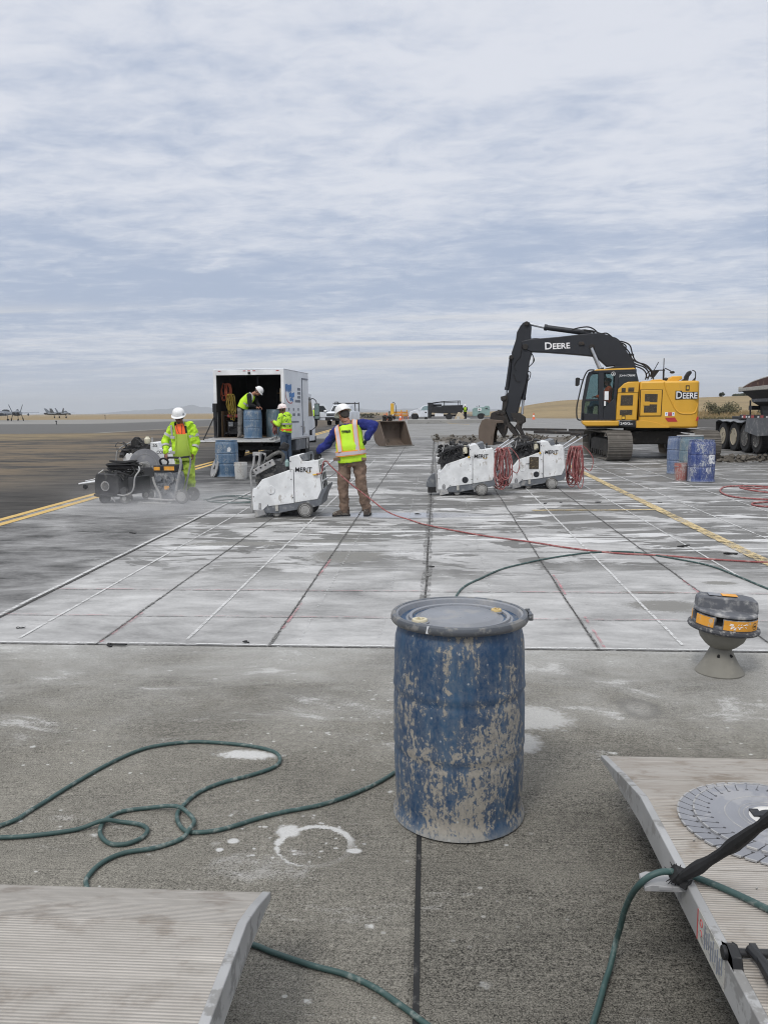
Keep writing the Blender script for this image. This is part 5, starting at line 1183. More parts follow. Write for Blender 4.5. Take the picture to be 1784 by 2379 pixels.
cb = fm.build('cab_frame', 'boom_charcoal', t, .006)
MB().prism(sp_([(1016, 404), (1141, 404), (1158, 466), (1085, 468), (1055, 480), (1014, 518)]), cab0 + .003, cab0 + .03).build('rear_window', 'dark_glass', cb)
MB().prism(sp_([(1012, 404), (1141, 404), (1158, 466), (1163, 600), (1012, 600)]), cab0 + .08, cab1).build('cab_rear_wall', 'dark_metal', cb)
for pts in ([(838, 404), (876, 404), (877, 590), (786, 590), (815, 430)], [(781, 604), (877, 604), (880, 700), (776, 692)], [(912, 404), (990, 404), (985, 590), (914, 662)]):
    for yy in (cab0 + .02, cab1 - .03):
        MB().prism(sp_(pts), yy, yy + .006).build('window', 'window_glass', cb)
MB().prism(sp_([(832, 392), (858, 378), (1120, 372), (1140, 384), (1140, 392)]), cab0 + .01, cab1 - .01).build('cab_roof', 'machine_yellow', cb, .02)
w = MB(); w.prism(sp_([(920, 372), (985, 360), (1100, 365), (1110, 374)]), cab0 + .15, cab1 - .1); w.build('roof_hatch', 'black_plastic', cb, .01)
text('lettering', 'John Deere', 'white_ink', cb, SX(1020), cab0 - .001, SZ(437), .085, SX(1132) - SX(1020), .006, 0, None, .002, .8)
w = MB(); w.torus((SX(978), cab0 - .004, SZ(413)), .058, .006, 'y', 30, 6); w.build('emblem_ring', 'white_ink', cb)
w = MB(); w.prism([(SX(978) + a * .0011, SZ(413) + b * .0011) for a, b in [(-32, -18), (-6, -8), (-14, 8), (-20, 30), (-6, 36), (-2, 12), (14, 2), (34, 8), (36, -2), (18, -10), (30, -24), (8, -16), (-12, -24)]], cab0 - .006, cab0 - .001); w.build('leaping_emblem', 'white_ink', cb)
w = MB(); w.prism(sp_([(919, 536), (948, 536), (948, 598), (919, 598)]), cab0 + .01, cab0 + .019); w.prism(sp_([(917, 606), (930, 606), (930, 640), (917, 640)]), cab0 - .003, cab0); w.build('paper_notice', 'white_ink', cb)
w = MB(); w.bb(SX(880), SX(990), cab0 + .25, cab1 - .25, SZ(690), SZ(650)); w.prism(sp_([(965, 660), (985, 480), (1005, 480), (1000, 660)]), cab0 + .25, cab1 - .25); w.bb(SX(800), SX(840), cab0 + .2, cab1 - .2, SZ(735), SZ(640)); w.build('seat', 'black_plastic', cb, .02)
w = MB(); w.tube([(SX(a), cab0 - .06, SZ(b)) for a, b in [(842, 384), (800, 386), (776, 420), (756, 480), (734, 580), (722, 650), (724, 715), (735, 738), (758, 740)]], .022, 7); w.build('hand_rail', 'black_plastic', t)
w = MB(); w.prism(sp_([(708, 442), (722, 436), (740, 440), (737, 490), (722, 499), (707, 494)]), cab0 - .22, cab0 - .14); w.tube([(SX(738), cab0 - .18, SZ(452)), (SX(762), cab0 - .08, SZ(452))], .015, 7, 1); w.build('cab_mirror', 'black_plastic', t, .012)
# boom, arm, bucket
bm = MB().prism(bp_([(340, 192), (372, 182), (420, 176), (500, 172), (600, 166), (700, 157), (830, 147), (890, 148), (950, 166), (1005, 200), (1050, 250), (1090, 310), (1125, 360), (1135, 420), (1120, 500), (1050, 500), (1020, 440), (985, 372), (935, 376), (900, 345), (870, 318), (830, 303), (760, 294), (640, 282), (520, 271), (410, 264), (350, 240)]), -.22, .22).build('boom', 'boom_charcoal', t, .02)
text('lettering', 'Deere', 'white_ink', bm, BX(506), -.2225, BZ(252), BZ(203) - BZ(252), BX(681) - BX(506), .018, -.03, (0, R(-1.5), 0), .002, .8)
ar = MB().prism(bp_([(330, 84), (350, 62), (372, 55), (396, 60), (408, 88), (404, 150), (414, 215), (414, 268), (396, 330), (384, 440), (370, 505), (352, 560), (335, 620), (318, 690), (300, 752), (262, 752), (238, 690), (215, 640), (232, 560), (252, 545), (262, 470), (272, 390), (276, 300), (270, 270), (300, 178), (306, 128)]), -.19, .19).build('arm', 'boom_charcoal', t, .02)
def cyl2(name, a, b, c, y, r1, r2, par):
    a, b, c = [Vector((BX(p[0]), y, BZ(p[1]))) for p in (a, b, c)]
    o = MB().cyl(a, b, r1, None, 18).build(name, 'boom_charcoal', par, .01); MB().cyl(b, c, r2, None, 14).build('piston_rod', 'galvanised', o)
    w = MB(); w.cyl(b - (b - a).normalized() * .09, b, r1 * 1.2, None, 18); w.cyl(a + Vector((0, -.08, 0)), a + Vector((0, .08, 0)), r1 * 1.1, None, 14); w.build('end_cap', 'boom_charcoal', o, .006)
cyl2('arm_cylinder', (805, 143), (497, 94), (392, 68), 0, .085, .05, t)
cyl2('boom_cylinder', (960, 560), (890, 390), (826, 250), -.30, .085, .05, t); cyl2('boom_cylinder', (960, 560), (890, 390), (826, 250), .30, .085, .05, t)
cyl2('bucket_cylinder', (268, 306), (238, 528), (228, 600), -.02, .07, .04, t); cyl2('thumb_cylinder', (380, 430), (357, 598), (350, 700), -.05, .065, .042, t)
w = MB()
for cx_, cy_, r_ in ((368, 229, .09), (828, 240, .085), (375, 70, .07), (270, 300, .07)): w.cyl((BX(cx_), -.26, BZ(cy_)), (BX(cx_), .26, BZ(cy_)), r_, None, 20)
w.prism(bp_([(740, 205), (772, 205), (780, 225), (738, 228)]), -.27, -.2); w.build('pivot_pin', 'worn_linkage', bm, .006)
lk = MB()
for y0, y1 in ((-.28, -.2), (.2, .28)):
    lk.prism(bp_([(160, 700), (178, 668), (215, 672), (240, 700), (262, 760), (300, 800), (330, 845), (306, 856), (270, 820), (235, 770), (215, 715), (190, 712)]), y0, y1)
    lk.prism(bp_([(270, 690), (330, 690), (372, 720), (375, 755), (350, 770), (345, 800), (370, 850), (425, 870), (418, 886), (360, 872), (330, 820), (300, 790), (318, 762), (290, 740)]), y0, y1)
    lk.prism(bp_([(197, 575), (240, 565), (250, 590), (240, 640), (225, 690), (205, 690), (212, 610), (200, 600)]), y0 + .02, y1 - .02)
for cx_, cy_ in ((225, 590), (222, 690), (300, 740), (345, 760), (180, 690)): lk.cyl((BX(cx_), -.31, BZ(cy_)), (BX(cx_), .31, BZ(cy_)), .06, None, 16)
lk.build('bucket_linkage', 'worn_linkage', ar, .01)
bw = .55
cur = [(70, 742), (52, 785), (46, 830), (50, 870), (72, 902), (110, 918), (150, 915)]
bk = MB()
o_ = bp_(cur); i_ = bp_([(82, 748), (66, 788), (60, 830), (64, 864), (82, 890), (112, 903), (150, 900)])
bk.prism(o_ + i_[::-1], -bw, bw)
bk.prism(bp_([(70, 742), (95, 729), (140, 736), (215, 742), (225, 760), (150, 762), (84, 752)]), -bw, bw)
bkt = bk.build('bucket', 'bucket_steel', t, .012)
w = MB()
for y0 in (-bw - .03, bw): w.prism(bp_([(70, 742), (95, 729), (160, 738), (178, 760), (160, 830), (152, 915), (110, 918), (72, 902), (50, 870), (46, 830), (52, 785)]), y0, y0 + .03)
w.build('side_plate', 'bucket_steel', bkt, .006)
w = MB()
for i in range(5): yy = -bw + .06 + i * (2 * bw - .12) / 4; w.prism(bp_([(130, 900), (150, 896), (215, 905), (150, 918)]), yy - .05, yy + .05)
w.build('bucket_tooth', 'worn_linkage', bkt)
w = MB(); w.prism(bp_([(130, 690), (175, 672), (215, 700), (250, 760), (240, 830), (222, 870), (160, 780), (120, 742)]), -.28, .28); w.build('bucket_ear', 'worn_linkage', bkt, .02)
w = MB()
for k, pts in enumerate(([(690, 120), (740, 108), (800, 104), (840, 120), (872, 150)], [(700, 130), (780, 118), (850, 142)], [(770, 128), (830, 132), (890, 152), (930, 152), (985, 195), (1040, 238), (1080, 280), (1105, 330), (1140, 352), (1200, 372), (1240, 420), (1238, 466)],
                         [(890, 158), (960, 186), (1010, 228), (1060, 285), (1092, 332), (1130, 362), (1190, 386), (1222, 430), (1212, 468)], [(880, 165), (950, 200), (1000, 245), (1050, 305), (1085, 345), (1125, 372), (1180, 396), (1206, 432), (1200, 468)],
                         [(985, 200), (1040, 204), (1090, 230), (1110, 290), (1132, 335), (1180, 362), (1230, 400), (1250, 440)], [(1030, 215), (1060, 235), (1062, 275), (1085, 310)], [(950, 170), (1000, 185), (1050, 240), (1070, 290)],
                         [(405, 270), (424, 296), (422, 340), (396, 365)], [(402, 262), (430, 320), (392, 366)], [(345, 200), (334, 290), (304, 330), (290, 365), (306, 398)], [(384, 398), (406, 408), (400, 448), (380, 474)], [(288, 420), (306, 466), (336, 470)], [(345, 190), (400, 176), (440, 172), (480, 176)], [(262, 300), (262, 330), (285, 360)])):
    yy = (-.16, .1, -.2, -.1, .05, .16, -.05, .12, -.1, .1, -.205, -.1, -.2, -.1, -.1)[k]
    w.tube([(BX(a), yy, BZ(b)) for a, b in pts], .022 if k < 8 else .014, 7, 5)
w.build('hydraulic_hose', 'black_rubber', bm)
w = MB()
for a, b in ((1000, 210), (1060, 290), (1110, 335)): w.box((BX(a), 0, BZ(b)), (.04, .42, .05), None, (0, R(45), 0))
w.prism(bp_([(1022, 288), (1110, 292), (1118, 302), (1022, 297)]), -.2, .2); w.build('hose_clamp', 'boom_charcoal', bm)

# spare digging bucket on the ground
t = thing('digging_bucket', 'rusty brown digging bucket resting open-side-front on the pavement', 'excavator bucket', at(-1.75, 34.2), R(0))
kx = 1 / (3.456 * 56.0); bxx = lambda c: (c - 650) * kx; bzz = lambda c: (408 - c) * kx
prof = [(-.55, .98), (-.55, .60), (-.50, .30), (-.35, .08), (-.12, .0), (.35, .0)]     # y, z of the shell (y>0 away)
L0, L1 = -.72, .72
w = MB()
yz = [(.55, .95), (.62, .62), (.58, .30), (.42, .10), (.15, .005), (-.45, .0)]; yi = [(a - .03 if a > .2 else a, b + .03) for a, b in yz]
w.prism(yz + yi[::-1], L0, L1, None, 'x'); w.prism([(.55, .95), (.55, .99), (.20, 1.02), (.20, .97)], L0, L1, None, 'x'); sh = w.build('shell', 'bucket_steel', t, .01)
w = MB()
for xx_ in (L0 - .03, L1): w.prism([(.55, .99), (.62, .62), (.58, .30), (.42, .10), (.15, .0), (-.45, .0), (-.40, .06), (.10, .97), (.20, 1.0)], xx_, xx_ + .03, None, 'x')
w.build('side_plate', 'bucket_steel', t, .008)
w = MB(); w.bb(L0 - .06, L1 + .06, -.52, -.42, .0, .035); w.build('cutting_edge', 'track_steel', t, .006)
for xx_ in (-.28, .02): MB().prism([(.60, .96), (.30, .98), (.20, 1.12), (.30, 1.26), (.42, 1.27), (.5, 1.15)], xx_, xx_ + .06, None, 'x').build('bucket_ear', 'worn_linkage', t, .01)
MB().cyl((-.4, .34, 1.18), (.25, .34, 1.18), .06, None, 16).build('pin', 'worn_linkage', t)
t.rotation_euler = (0, 0, R(36)); t.scale = (.86, .95, 1)

# ---------------------------------------------------------------- box van
VY = R(-4.5)
t = thing('box_van', 'white box van with open rear and lowered tail lift, seen from behind', 'van', at(-6.02, 26.5), VY)
van = t
MV = Matrix.Translation(Vector(at(-6.02, 26.5))) @ Matrix.Rotation(VY, 4, 'Z')
Lb, hx, zf, zt = 3.3, 1.165, .70, 2.86
w = MB(); w.bb(-hx, -hx + .045, .02, Lb, zf - .06, zt); ws = w.build('side_wall', 'van_white', t, .01)
w = MB(); w.bb(hx - .045, hx, .02, Lb, zf - .06, zt); wr = w.build('side_wall', 'van_white', t, .01)
MB().bb(-hx, hx, Lb, Lb + .045, zf - .06, zt - .05).build('front_wall', 'van_white', t, .01)
MB().bb(-hx - .01, hx + .01, -.01, Lb + .05, zt, zt + .04).build('roof', 'van_white', t, .02)
w = MB(); w.bb(-hx - .005, -hx + .095, -.03, .018, zf - .05, zt - .002); w.bb(hx - .095, hx + .005, -.03, .018, zf - .05, zt - .002); w.bb(-hx + .097, hx - .097, -.028, .018, zt - .165, zt - .002); w.build('rear_frame', 'pale_white', t, .008)
MB().bb(-hx + .05, hx - .05, .02, Lb - .01, zf - .05, zf).build('cargo_floor', 'plywood', t)
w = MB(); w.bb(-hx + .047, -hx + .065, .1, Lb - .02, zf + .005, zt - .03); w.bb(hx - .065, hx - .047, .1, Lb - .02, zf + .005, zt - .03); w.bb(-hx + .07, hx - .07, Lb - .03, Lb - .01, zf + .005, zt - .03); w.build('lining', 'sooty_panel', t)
w = MB(); w.bb(-hx + .05, hx - .05, .02, .9, zt - .14, zt - .05); w.bb(.22, .26, .2, .22, zt - .45, zt - .16); w.build('roll_door', 'dark_metal', t)
w = MB()
for c_ in (-.95, -.12, .03, .2, .97): w.bb(c_ - .045, c_ + .045, -.036, -.03, zt - .045, zt - .02)
w.build('marker_light', 'red_ink', t); w = MB(); w.bb(.0, .08, -.07, -.03, zt - .14, zt - .07); w.build('camera', 'black_plastic', t, .01)
w = MB()
for s_ in (-1, 1): w.bb(s_ * (hx - .05) - .05, s_ * (hx - .05) + .05, -.12, -.035, .55 if s_ < 0 else 1.05, 1.78); w.bb(s_ * (hx - .05) - .07, s_ * (hx - .05) + .07, -.13, -.02, 1.52, 1.80)
w.build('lift_column', 'dark_metal', t, .006)
tilt = Matrix.Translation((.02, -.04, .70)) @ Matrix.Rotation(R(2.4), 4, 'X')
w = MB(); w.prism([(0, 0), (-1.35, 0), (-1.50, -.02), (-1.50, -.035), (-1.35, -.065), (0, -.085)], -1.24, 1.22, tilt, 'x'); pl = w.build('lift_platform', 'alu_edge', t, .005)
w = MB(); w.cyl(tilt @ Vector((-1.16, -1.1, .02)), (-hx + .03, -.06, 1.42), .020, None, 8); w.cyl((-hx + .03, -.06, 1.42), (-hx + .03, -.06, 1.62), .035, None, 8); w.cyl(tilt @ Vector((1.16, -1.1, .02)), (hx - .03, -.06, 1.3), .014, None, 8); w.build('lift_chain', 'black_rubber', t)
w = MB(); w.tube([tilt @ Vector((1.0, -1.25, .02)), tilt @ Vector((1.08, -1.05, .07)), tilt @ Vector((1.15, -.8, .05))], .03, 6); w.box((1.08, -1.1, .66), (.2, .1, .06)); w.build('platform_latch', 'dusty_steel', pl)
w = MB(); w.bb(-1.0, 1.0, -.1, .05, .30, .42); w.bb(-.45, -.37, -.2, 3.4, .42, .62); w.bb(.37, .45, -.2, 3.4, .42, .62); w.bb(-.9, .9, .5, .6, .35, .6); w.bb(-.7, .3, .0, .4, .40, .62); clutter(w, -.8, .8, -.05, .5, .3, .58, 34, .03, .08, 5); w.build('chassis', 'dark_metal', t)
def vwheel(x, y, r, wd, name='wheel', par=t, hubm='dusty_steel'):
    o = MB().cyl((x - wd / 2, y, r), (x + wd / 2, y, r), r, None, 32).build(name, 'tyre_dark', par, .03, 3)
    s_ = 1 if x > 0 else -1; q = MB(); q.cyl((x + s_ * (wd / 2 - .05), y, r), (x + s_ * (wd / 2 + .006), y, r), r * .55, r * .5, 24); q.cyl((x + s_ * wd / 2, y, r), (x + s_ * (wd / 2 + .03), y, r), r * .2, None, 12); q.build('rim', hubm, o)
for s_ in (-1, 1): vwheel(s_ * .92, .95, .38, .22); vwheel(s_ * .66, .95, .38, .2); vwheel(s_ * .95, 3.5, .38, .22)
w = MB(); w.bb(hx - .35, hx - .02, 1.5, 2.9, .22, .63); w.bb(hx - .04, hx - .012, 1.55, 1.8, .30, .6); w.build('under_box', 'grey_skirt', t, .01)
w = MB(); w.bb(hx - .06, hx + .012, .02, Lb, .60, .66); w.bb(-hx - .012, -hx + .06, .02, Lb, .60, .66); w.build('floor_rail', 'galvanised', t)
w = MB(); w.bb(hx - .1, hx + .0, .5, .52, .1, .6); w.bb(-hx, -hx + .45, .3, .32, .1, .6); w.bb(hx - .45, hx - .02, .3, .32, .1, .6); w.build('mud_flap', 'black_rubber', t)
cabm = MB().prism([(3.40, .42), (3.40, 2.20), (4.55, 2.22), (4.95, 1.35), (5.15, 1.2), (5.2, .42)], -.98, .98, None, 'x').build('cab', 'van_white', t, .04, 3)
w = MB(); w.prism([(3.75, 1.35), (3.75, 2.05), (4.45, 2.05), (4.78, 1.35)], -.985, .985, None, 'x'); w.build('side_window', 'dark_glass', cabm); w = MB(); w.prism([(4.60, 2.14), (4.945, 1.40), (4.96, 1.41), (4.62, 2.15)], -.85, .85, None, 'x'); w.build('windscreen', 'dark_glass', cabm)
w = MB(); w.bb(-1.0, 1.0, 5.1, 5.25, .35, .6); w.build('bumper', 'dark_metal', cabm, .02)
w = MB(); w.tube([(1.0, 4.25, 1.95), (1.12, 4.22, 2.0), (1.24, 4.2, 1.92), (1.27, 4.2, 1.8)], .016, 7); w.tube([(1.28, 4.2, 1.22), (1.27, 4.2, 1.02), (1.15, 4.22, .90), (1.0, 4.25, .80)], .014, 7); w.bb(1.0, 1.06, 4.2, 4.3, .65, .85); w.build('mirror_arm', 'black_plastic', t)
mr = MB().bb(1.18, 1.38, 4.17, 4.25, 1.22, 1.82).build('door_mirror', 'black_plastic', t, .03, 3)
w = MB(); w.bb(1.20, 1.36, 4.162, 4.168, 1.40, 1.79); w.build('mirror_glass', 'mirror_glass', mr); w = MB(); w.bb(1.20, 1.36, 4.163, 4.168, 1.26, 1.37); w.build('wide_mirror', 'mirror_glass', mr)
# right side door, hardware and lettering
w = MB(); w.bb(hx, hx + .014, 2.40, 3.16, .72, 2.62); sd_ = w.build('side_door', 'van_white', t, .006)
w = MB(); w.bb(hx + .004, hx + .02, 2.36, 2.40, .70, 2.66); w.bb(hx + .004, hx + .03, 2.34, 3.2, 2.63, 2.68); w.build('door_track', 'grey_ink', sd_)
w = MB(); w.bb(hx + .014, hx + .035, 2.42, 2.62, .80, 1.0); w.bb(hx + .014, hx + .03, 2.5, 2.53, .75, 1.2); w.bb(hx + .004, hx + .03, 2.15, 2.3, 1.0, 1.03); w.build('door_bar', 'dusty_steel', sd_)
q = random.Random(3); xq = hx + .003
def blk(w, y0, y1, z0, z1, th_=.003): w.bb(xq, xq + th_, y0, y1, z0, z1)
w = MB()
for z0, z1, n, y0, y1 in ((2.16, 2.40, 5, .16, .95), (1.98, 2.14, 5, .62, 1.32), (1.86, 1.97, 3, .72, 1.18)):
    for i in range(n):
        a = y0 + (y1 - y0) * i / n; b = a + (y1 - y0) / n * .8; zz = z0 + .02 * math.sin(i * 2.1); h_ = z1 - z0
        w.prism([(a, zz), (a + .04, zz), (a + .06, zz + h_ * .45), (b - .05, zz + h_ * .4), (b - .03, zz), (b, zz), (b + .02, zz + h_), (b - .05, zz + h_), (b - .06, zz + h_ * .65), (a + .05, zz + h_ * .6), (a + .05, zz + h_), (a - .01, zz + h_)], xq, xq + .003, None, 'x')
w.build('company_logo', 'blue_ink', wr)
w = MB()
for i in range(16):
    a = .35 + i * .16; w.box((xq, .78 + .60 * math.sin(a * 1.05 + 2.4) , 2.10 + .30 * math.cos(a * 1.05 + 2.4)), (.003, .10, .028), None, (-(a * 1.05 + 2.4), 0, 0))
w.build('logo_arc', 'red_ink', wr)
w = MB()
for zz, n, y1 in ((2.28, 5, 2.15), (2.145, 5, 2.15), (2.01, 5, 2.15), (1.875, 9, 2.15)):
    for i in range(n): a = y1 - (n - i) * .085; w.bb(xq, xq + .003, a, a + .06, zz - .045, zz + .045); 
for zz, gaps in ((1.60, ((.5, 2), (1.1, 2), (1.75, 2))), (1.42, ((.45, 4), (1.05, 4), (1.7, 4))), (1.18, ((.7, 14),))):
    for y0, n in gaps:
        for i in range(n): w.bb(xq, xq + .003, y0 + i * .085, y0 + i * .085 + .06, zz - (.045 if zz > 1.2 else .03), zz + (.045 if zz > 1.2 else .03))
w.build('side_lettering', 'grey_ink', wr)
def vw(x, y, z): return tuple(MV @ Vector((x, y, z)))
drum('blue drum standing on the tail lift in front of the bending man', vw(.235, -.42, .69), 'drum_faded', .90, .285, 'rim')
drum('darker blue drum inside the van, shaded, right of the bending man', vw(.72, .45, .70), 'drum_bluegrey', .90, .285, 'rim')
t = thing('generator', 'dark engine set with a red-trimmed top inside the van at left', 'engine set', vw(-.60, .55, .70), VY)
w = MB(); clutter(w, -.3, .3, -.25, .25, .12, .62, 60, .04, .09, 91); w.bb(-.25, .25, -.2, .2, .1, .5); w.build('engine', 'dark_metal', t)
w = MB(); w.tube([(-.34, -.28, .02), (-.34, -.28, .7), (.34, -.28, .7), (.34, -.28, .02)], .018, 7, 1); w.tube([(-.34, .28, .02), (-.34, .28, .7), (.34, .28, .7), (.34, .28, .02)], .018, 7, 1); [w.tube([(a, -.28, b), (a, .28, b)], .018, 7, 1) for a in (-.34, .34) for b in (.1, .7)]; w.build('frame', 'dark_metal', t)
w = MB(); w.bb(-.28, .22, -.2, .2, .64, .74); w.build('fuel_tank', 'red_ink', t, .04); MB().bb(-.2, -.05, -.27, -.22, .35, .5).build('recoil_cover', 'grey_skirt', t, .01)
def hung(label, x, y, z0, n, w_, h, mt_, seed):
    q = random.Random(seed); M = MB()
    for i in range(n):
        ww, hh, ox = w_ * q.uniform(.5, 1), h * q.uniform(.6, 1.05), q.uniform(-.4, .4) * w_
        M.tube([vw(x + ox + ww * .4 * math.sin(2 * math.pi * k / 14), y + q.uniform(-.05, .05), z0 - hh * (.5 - .5 * math.cos(2 * math.pi * k / 14))) for k in range(15)], .012, 6, 3)
    tag(M.build('hose_coil', mt_, None, 0, 2, 60), label, 'hose', 'coils hung inside the van')
hung('orange cord coil hanging high on the left inside the van', -.86, .35, 2.45, 9, .26, .55, 'hose_orange', 2)
hung('yellow hose coil hanging below the orange one inside the van', -.70, .30, 2.10, 9, .24, .85, 'hose_yellow', 6)
o = MB().bb(-.02, .02, -.45, .45, 0, .85).build('plywood_sheet', 'plywood', None, .002); o.location = vw(-1.03, .75, .70); o.rotation_euler = (0, 0, VY); tag(o, 'brown plywood sheet standing against the left wall inside the van', 'plywood')
t = thing('shelf', 'dark shelf at the right rear inside the van', 'shelf', vw(.72, 2.3, .70), VY)
MB().bb(-.4, .36, -.2, .2, .70, .73).build('board', 'plywood', t); w = MB()
for a in (-.38, .34):
    for b in (-.18, .18): w.bb(a - .02, a + .02, b - .02, b + .02, 0, 1.6)
w.build('upright', 'dark_metal', t); MB().bb(-.4, .36, -.2, .2, 1.45, 1.48).build('board', 'plywood', t)
pail('dull steel pail on the shelf inside the van', vw(.52, 2.3, 1.432), 'tyre_dusty', .14, .36, False)
o = MB().bb(-.05, .05, -.09, .09, 0, .42).build('carton', 'pale_timber', None, .004); o.location = vw(1.0, .35, 1.85); tag(o, 'narrow tan carton fixed high by the right edge of the van opening', 'carton')

# ---------------------------------------------------------------- belly-dump trailer at the right edge
g0 = gz(10.6, 30)
t = thing('dump_trailer', 'black-wheeled bottom-dump trailer cut by the right edge of the view', 'trailer', at(10.6, 30), 0)
def L(y): return y - 30
for y_, m_ in ((31.15, 'rim_cream'), (30.02, 'rim_cream'), (28.95, 'tyre_dusty'), (27.9, 'tyre_dusty')):
    for x_, n_ in ((-.02, 0), (.31, 0), (1.75, 1), (2.08, 1)):
        o = MB().cyl((x_ - .13, L(y_), .50), (x_ + .13, L(y_), .50), .50, None, 36).build('wheel', 'tyre_dark', t, .05, 3)
        if x_ < 0:
            q = MB(); q.torus((x_ - .132, L(y_), .5), .285, .018, 'x', 32, 8); q.lathe([(.285, 0), (.25, .05), (.22, .11), (0, .115)], 30, (0, 0, 0), Matrix.Translation((x_ - .135, L(y_), .5)) @ Matrix.Rotation(R(90), 4, 'Y')); q.cyl((x_ - .10, L(y_), .5), (x_ + .0, L(y_), .5), .09, None, 18)
            for i in range(10): a = i * .628; q.cyl((x_ - .06, L(y_) + .16 * math.cos(a), .5 + .16 * math.sin(a)), (x_ - .015, L(y_) + .16 * math.cos(a), .5 + .16 * math.sin(a)), .014, None, 6)
            q.build('rim', m_, o)
            q = MB()
            for i in range(40): a = i * math.pi / 20; q.box((x_ + .0, L(y_) + .497 * math.cos(a), .5 + .497 * math.sin(a)), (.2, .012, .035), None, (a, 0, 0))
            q.build('tread', 'black_rubber', o)
    MB().cyl((0, L(y_), .5), (2.1, L(y_), .5), .07, None, 12).build('axle', 'dark_metal', t)
fy = [31.75, 31.4, 31.0, 30.6, 30.2, 29.9, 29.5, 29.1, 28.75, 28.55]; fz = [1.02, 1.09, 1.03, 1.05, 1.02, 1.06, 1.01, 1.00, 1.08, 1.16]
w = MB(); pr = [(L(a), b) for a, b in zip(fy, fz)]; w.prism(pr + [(a, b - .02) for a, b in reversed(pr)], -.22, .55, None, 'x'); w.build('fender', 'grey_skirt', t)
w = MB(); w.prism([(L(28.6), 1.16), (L(27.0), 1.18), (L(26.0), 1.15), (L(26.0), .60), (L(26.8), .63), (L(27.6), .58), (L(28.3), .66), (L(28.75), .72)], -.24, -.22, None, 'x'); w.build('side_flap', 'grey_skirt', t)
w = MB(); w.bb(-.2, .5, L(31.77), L(31.79), .18, 1.0); w.build('mud_flap', 'black_rubber', t)
fr_ = MB(); fr_.bb(.45, .65, L(32), L(22), 1.0, 1.2); fr_.bb(1.45, 1.65, L(32), L(22), 1.0, 1.2); fr_.bb(-.15, 2.2, L(29.5), L(29.4), 1.1, 1.25); fr_.bb(-.16, -.12, L(29.5), L(23), 1.13, 1.27); fr_.build('frame', 'dark_metal', t, .01)
w = MB()
for i, y_ in enumerate((29.2, 28.85, 28.6, 27.8, 27.1)): w.bb(-.166, -.161, L(y_) - .07, L(y_) + .07, 1.17, 1.23)
w.build('reflector', 'white_ink', t); w = MB()
for y_ in (29.02, 28.3, 27.5, 26.8): w.bb(-.166, -.161, L(y_) - .12, L(y_) + .12, 1.15, 1.25)
w.build('reflector', 'red_ink', t)
def hr(xa, xb, ya, yb, z): return [(xa, L(ya), z), (xb, L(ya), z), (xb, L(yb), z), (xa, L(yb), z)]
w = MB(); w.ring([hr(.25, 1.85, 28.7, 22, 1.25), hr(.2, 1.9, 28.7, 22, 1.55), hr(.05, 2.05, 28.9, 22, 1.68), hr(.05, 2.05, 29.0, 22, 1.80), hr(-.2, 2.3, 29.3, 21.6, 2.07)], True); w.build('hopper', 'sooty_panel', t, .01)
w = MB(); w.ring([hr(.03, 2.07, 28.93, 22, 1.70), hr(.03, 2.07, 29.02, 22, 1.80)], True); w.build('waist_band', 'grey_skirt', t)
w = MB(); w.prism([(L(29.38), 2.07), (L(21.5), 2.07), (L(21.5), 2.28), (L(29.38), 2.17)], -.26, -.21, None, 'x'); w.bb(-.27, 2.35, L(29.42), L(29.37), 2.05, 2.22); w.build('rim_board', 'decal', t, .01)
ey = [(29.38, 2.14), (29.0, 2.23), (28.45, 2.33), (27.8, 2.40), (27, 2.46), (25, 2.54), (21.5, 2.6)]
w = MB(); w.prism([(L(a), b) for a, b in ey] + [(L(21.5), 2.2), (L(29.38), 2.1)], -.205, -.16, None, 'x'); w.build('arched_board', 'rust_red', t)
w = MB(); w.tube([(-.18, L(a), b + .01) for a, b in ey], .028, 7, 3); w.build('arched_rim', 'decal', t)
w = MB(); w.tube([(.0, L(28.95), 1.2), (.0, L(29.0), 1.75)], .03, 8, 1); w.box((.1, L(28.85), 1.5), (.3, .3, .14)); w.box((.3, L(27.9), 1.32), (.4, .5, .18)); w.build('gate_gear', 'dark_metal', t)
# ---------------------------------------------------------------- people
def vx(*a): return Vector(a)
def remesh(o, vox, smooth=4, wr=0.0, wsc=.12):
    m1 = o.modifiers.new('join', 'REMESH'); m1.mode = 'VOXEL'; m1.voxel_size = vox; m1.use_smooth_shade = True
    m2 = o.modifiers.new('soften', 'SMOOTH'); m2.factor = .5; m2.iterations = smooth
    if wr:
        tx = bpy.data.textures.get('folds%g' % wsc) or bpy.data.textures.new('folds%g' % wsc, 'CLOUDS'); tx.noise_scale = wsc; tx.noise_depth = 2
        m3 = o.modifiers.new('folds', 'DISPLACE'); m3.texture = tx; m3.strength = wr; m3.mid_level = .5; m3.texture_coords = 'LOCAL'
    return o
def limb(w, pts, rs, n=14):
    for (a, b), (ra, rb) in zip(zip(pts, pts[1:]), zip(rs, rs[1:])): w.cyl(a, b, ra, rb, n)
    for p, r in zip(pts, rs): w.ell(p, (r, r, r), 7)
def torso(w, cs, lats, dims, n=20):
    rings = []
    for i, (c, l, (a, b)) in enumerate(zip(cs, lats, dims)):
        up_ = (cs[min(i + 1, len(cs) - 1)] - cs[max(i - 1, 0)]).normalized(); l = l.normalized(); f = up_.cross(l).normalized(); l = f.cross(up_)
        rings.append([c + l * a * math.copysign(abs(math.cos(q)) ** .85, math.cos(q)) + f * b * math.copysign(abs(math.sin(q)) ** .85, math.sin(q)) for q in [2 * math.pi * k / n for k in range(n)]])
    w.ring(rings)
    return rings
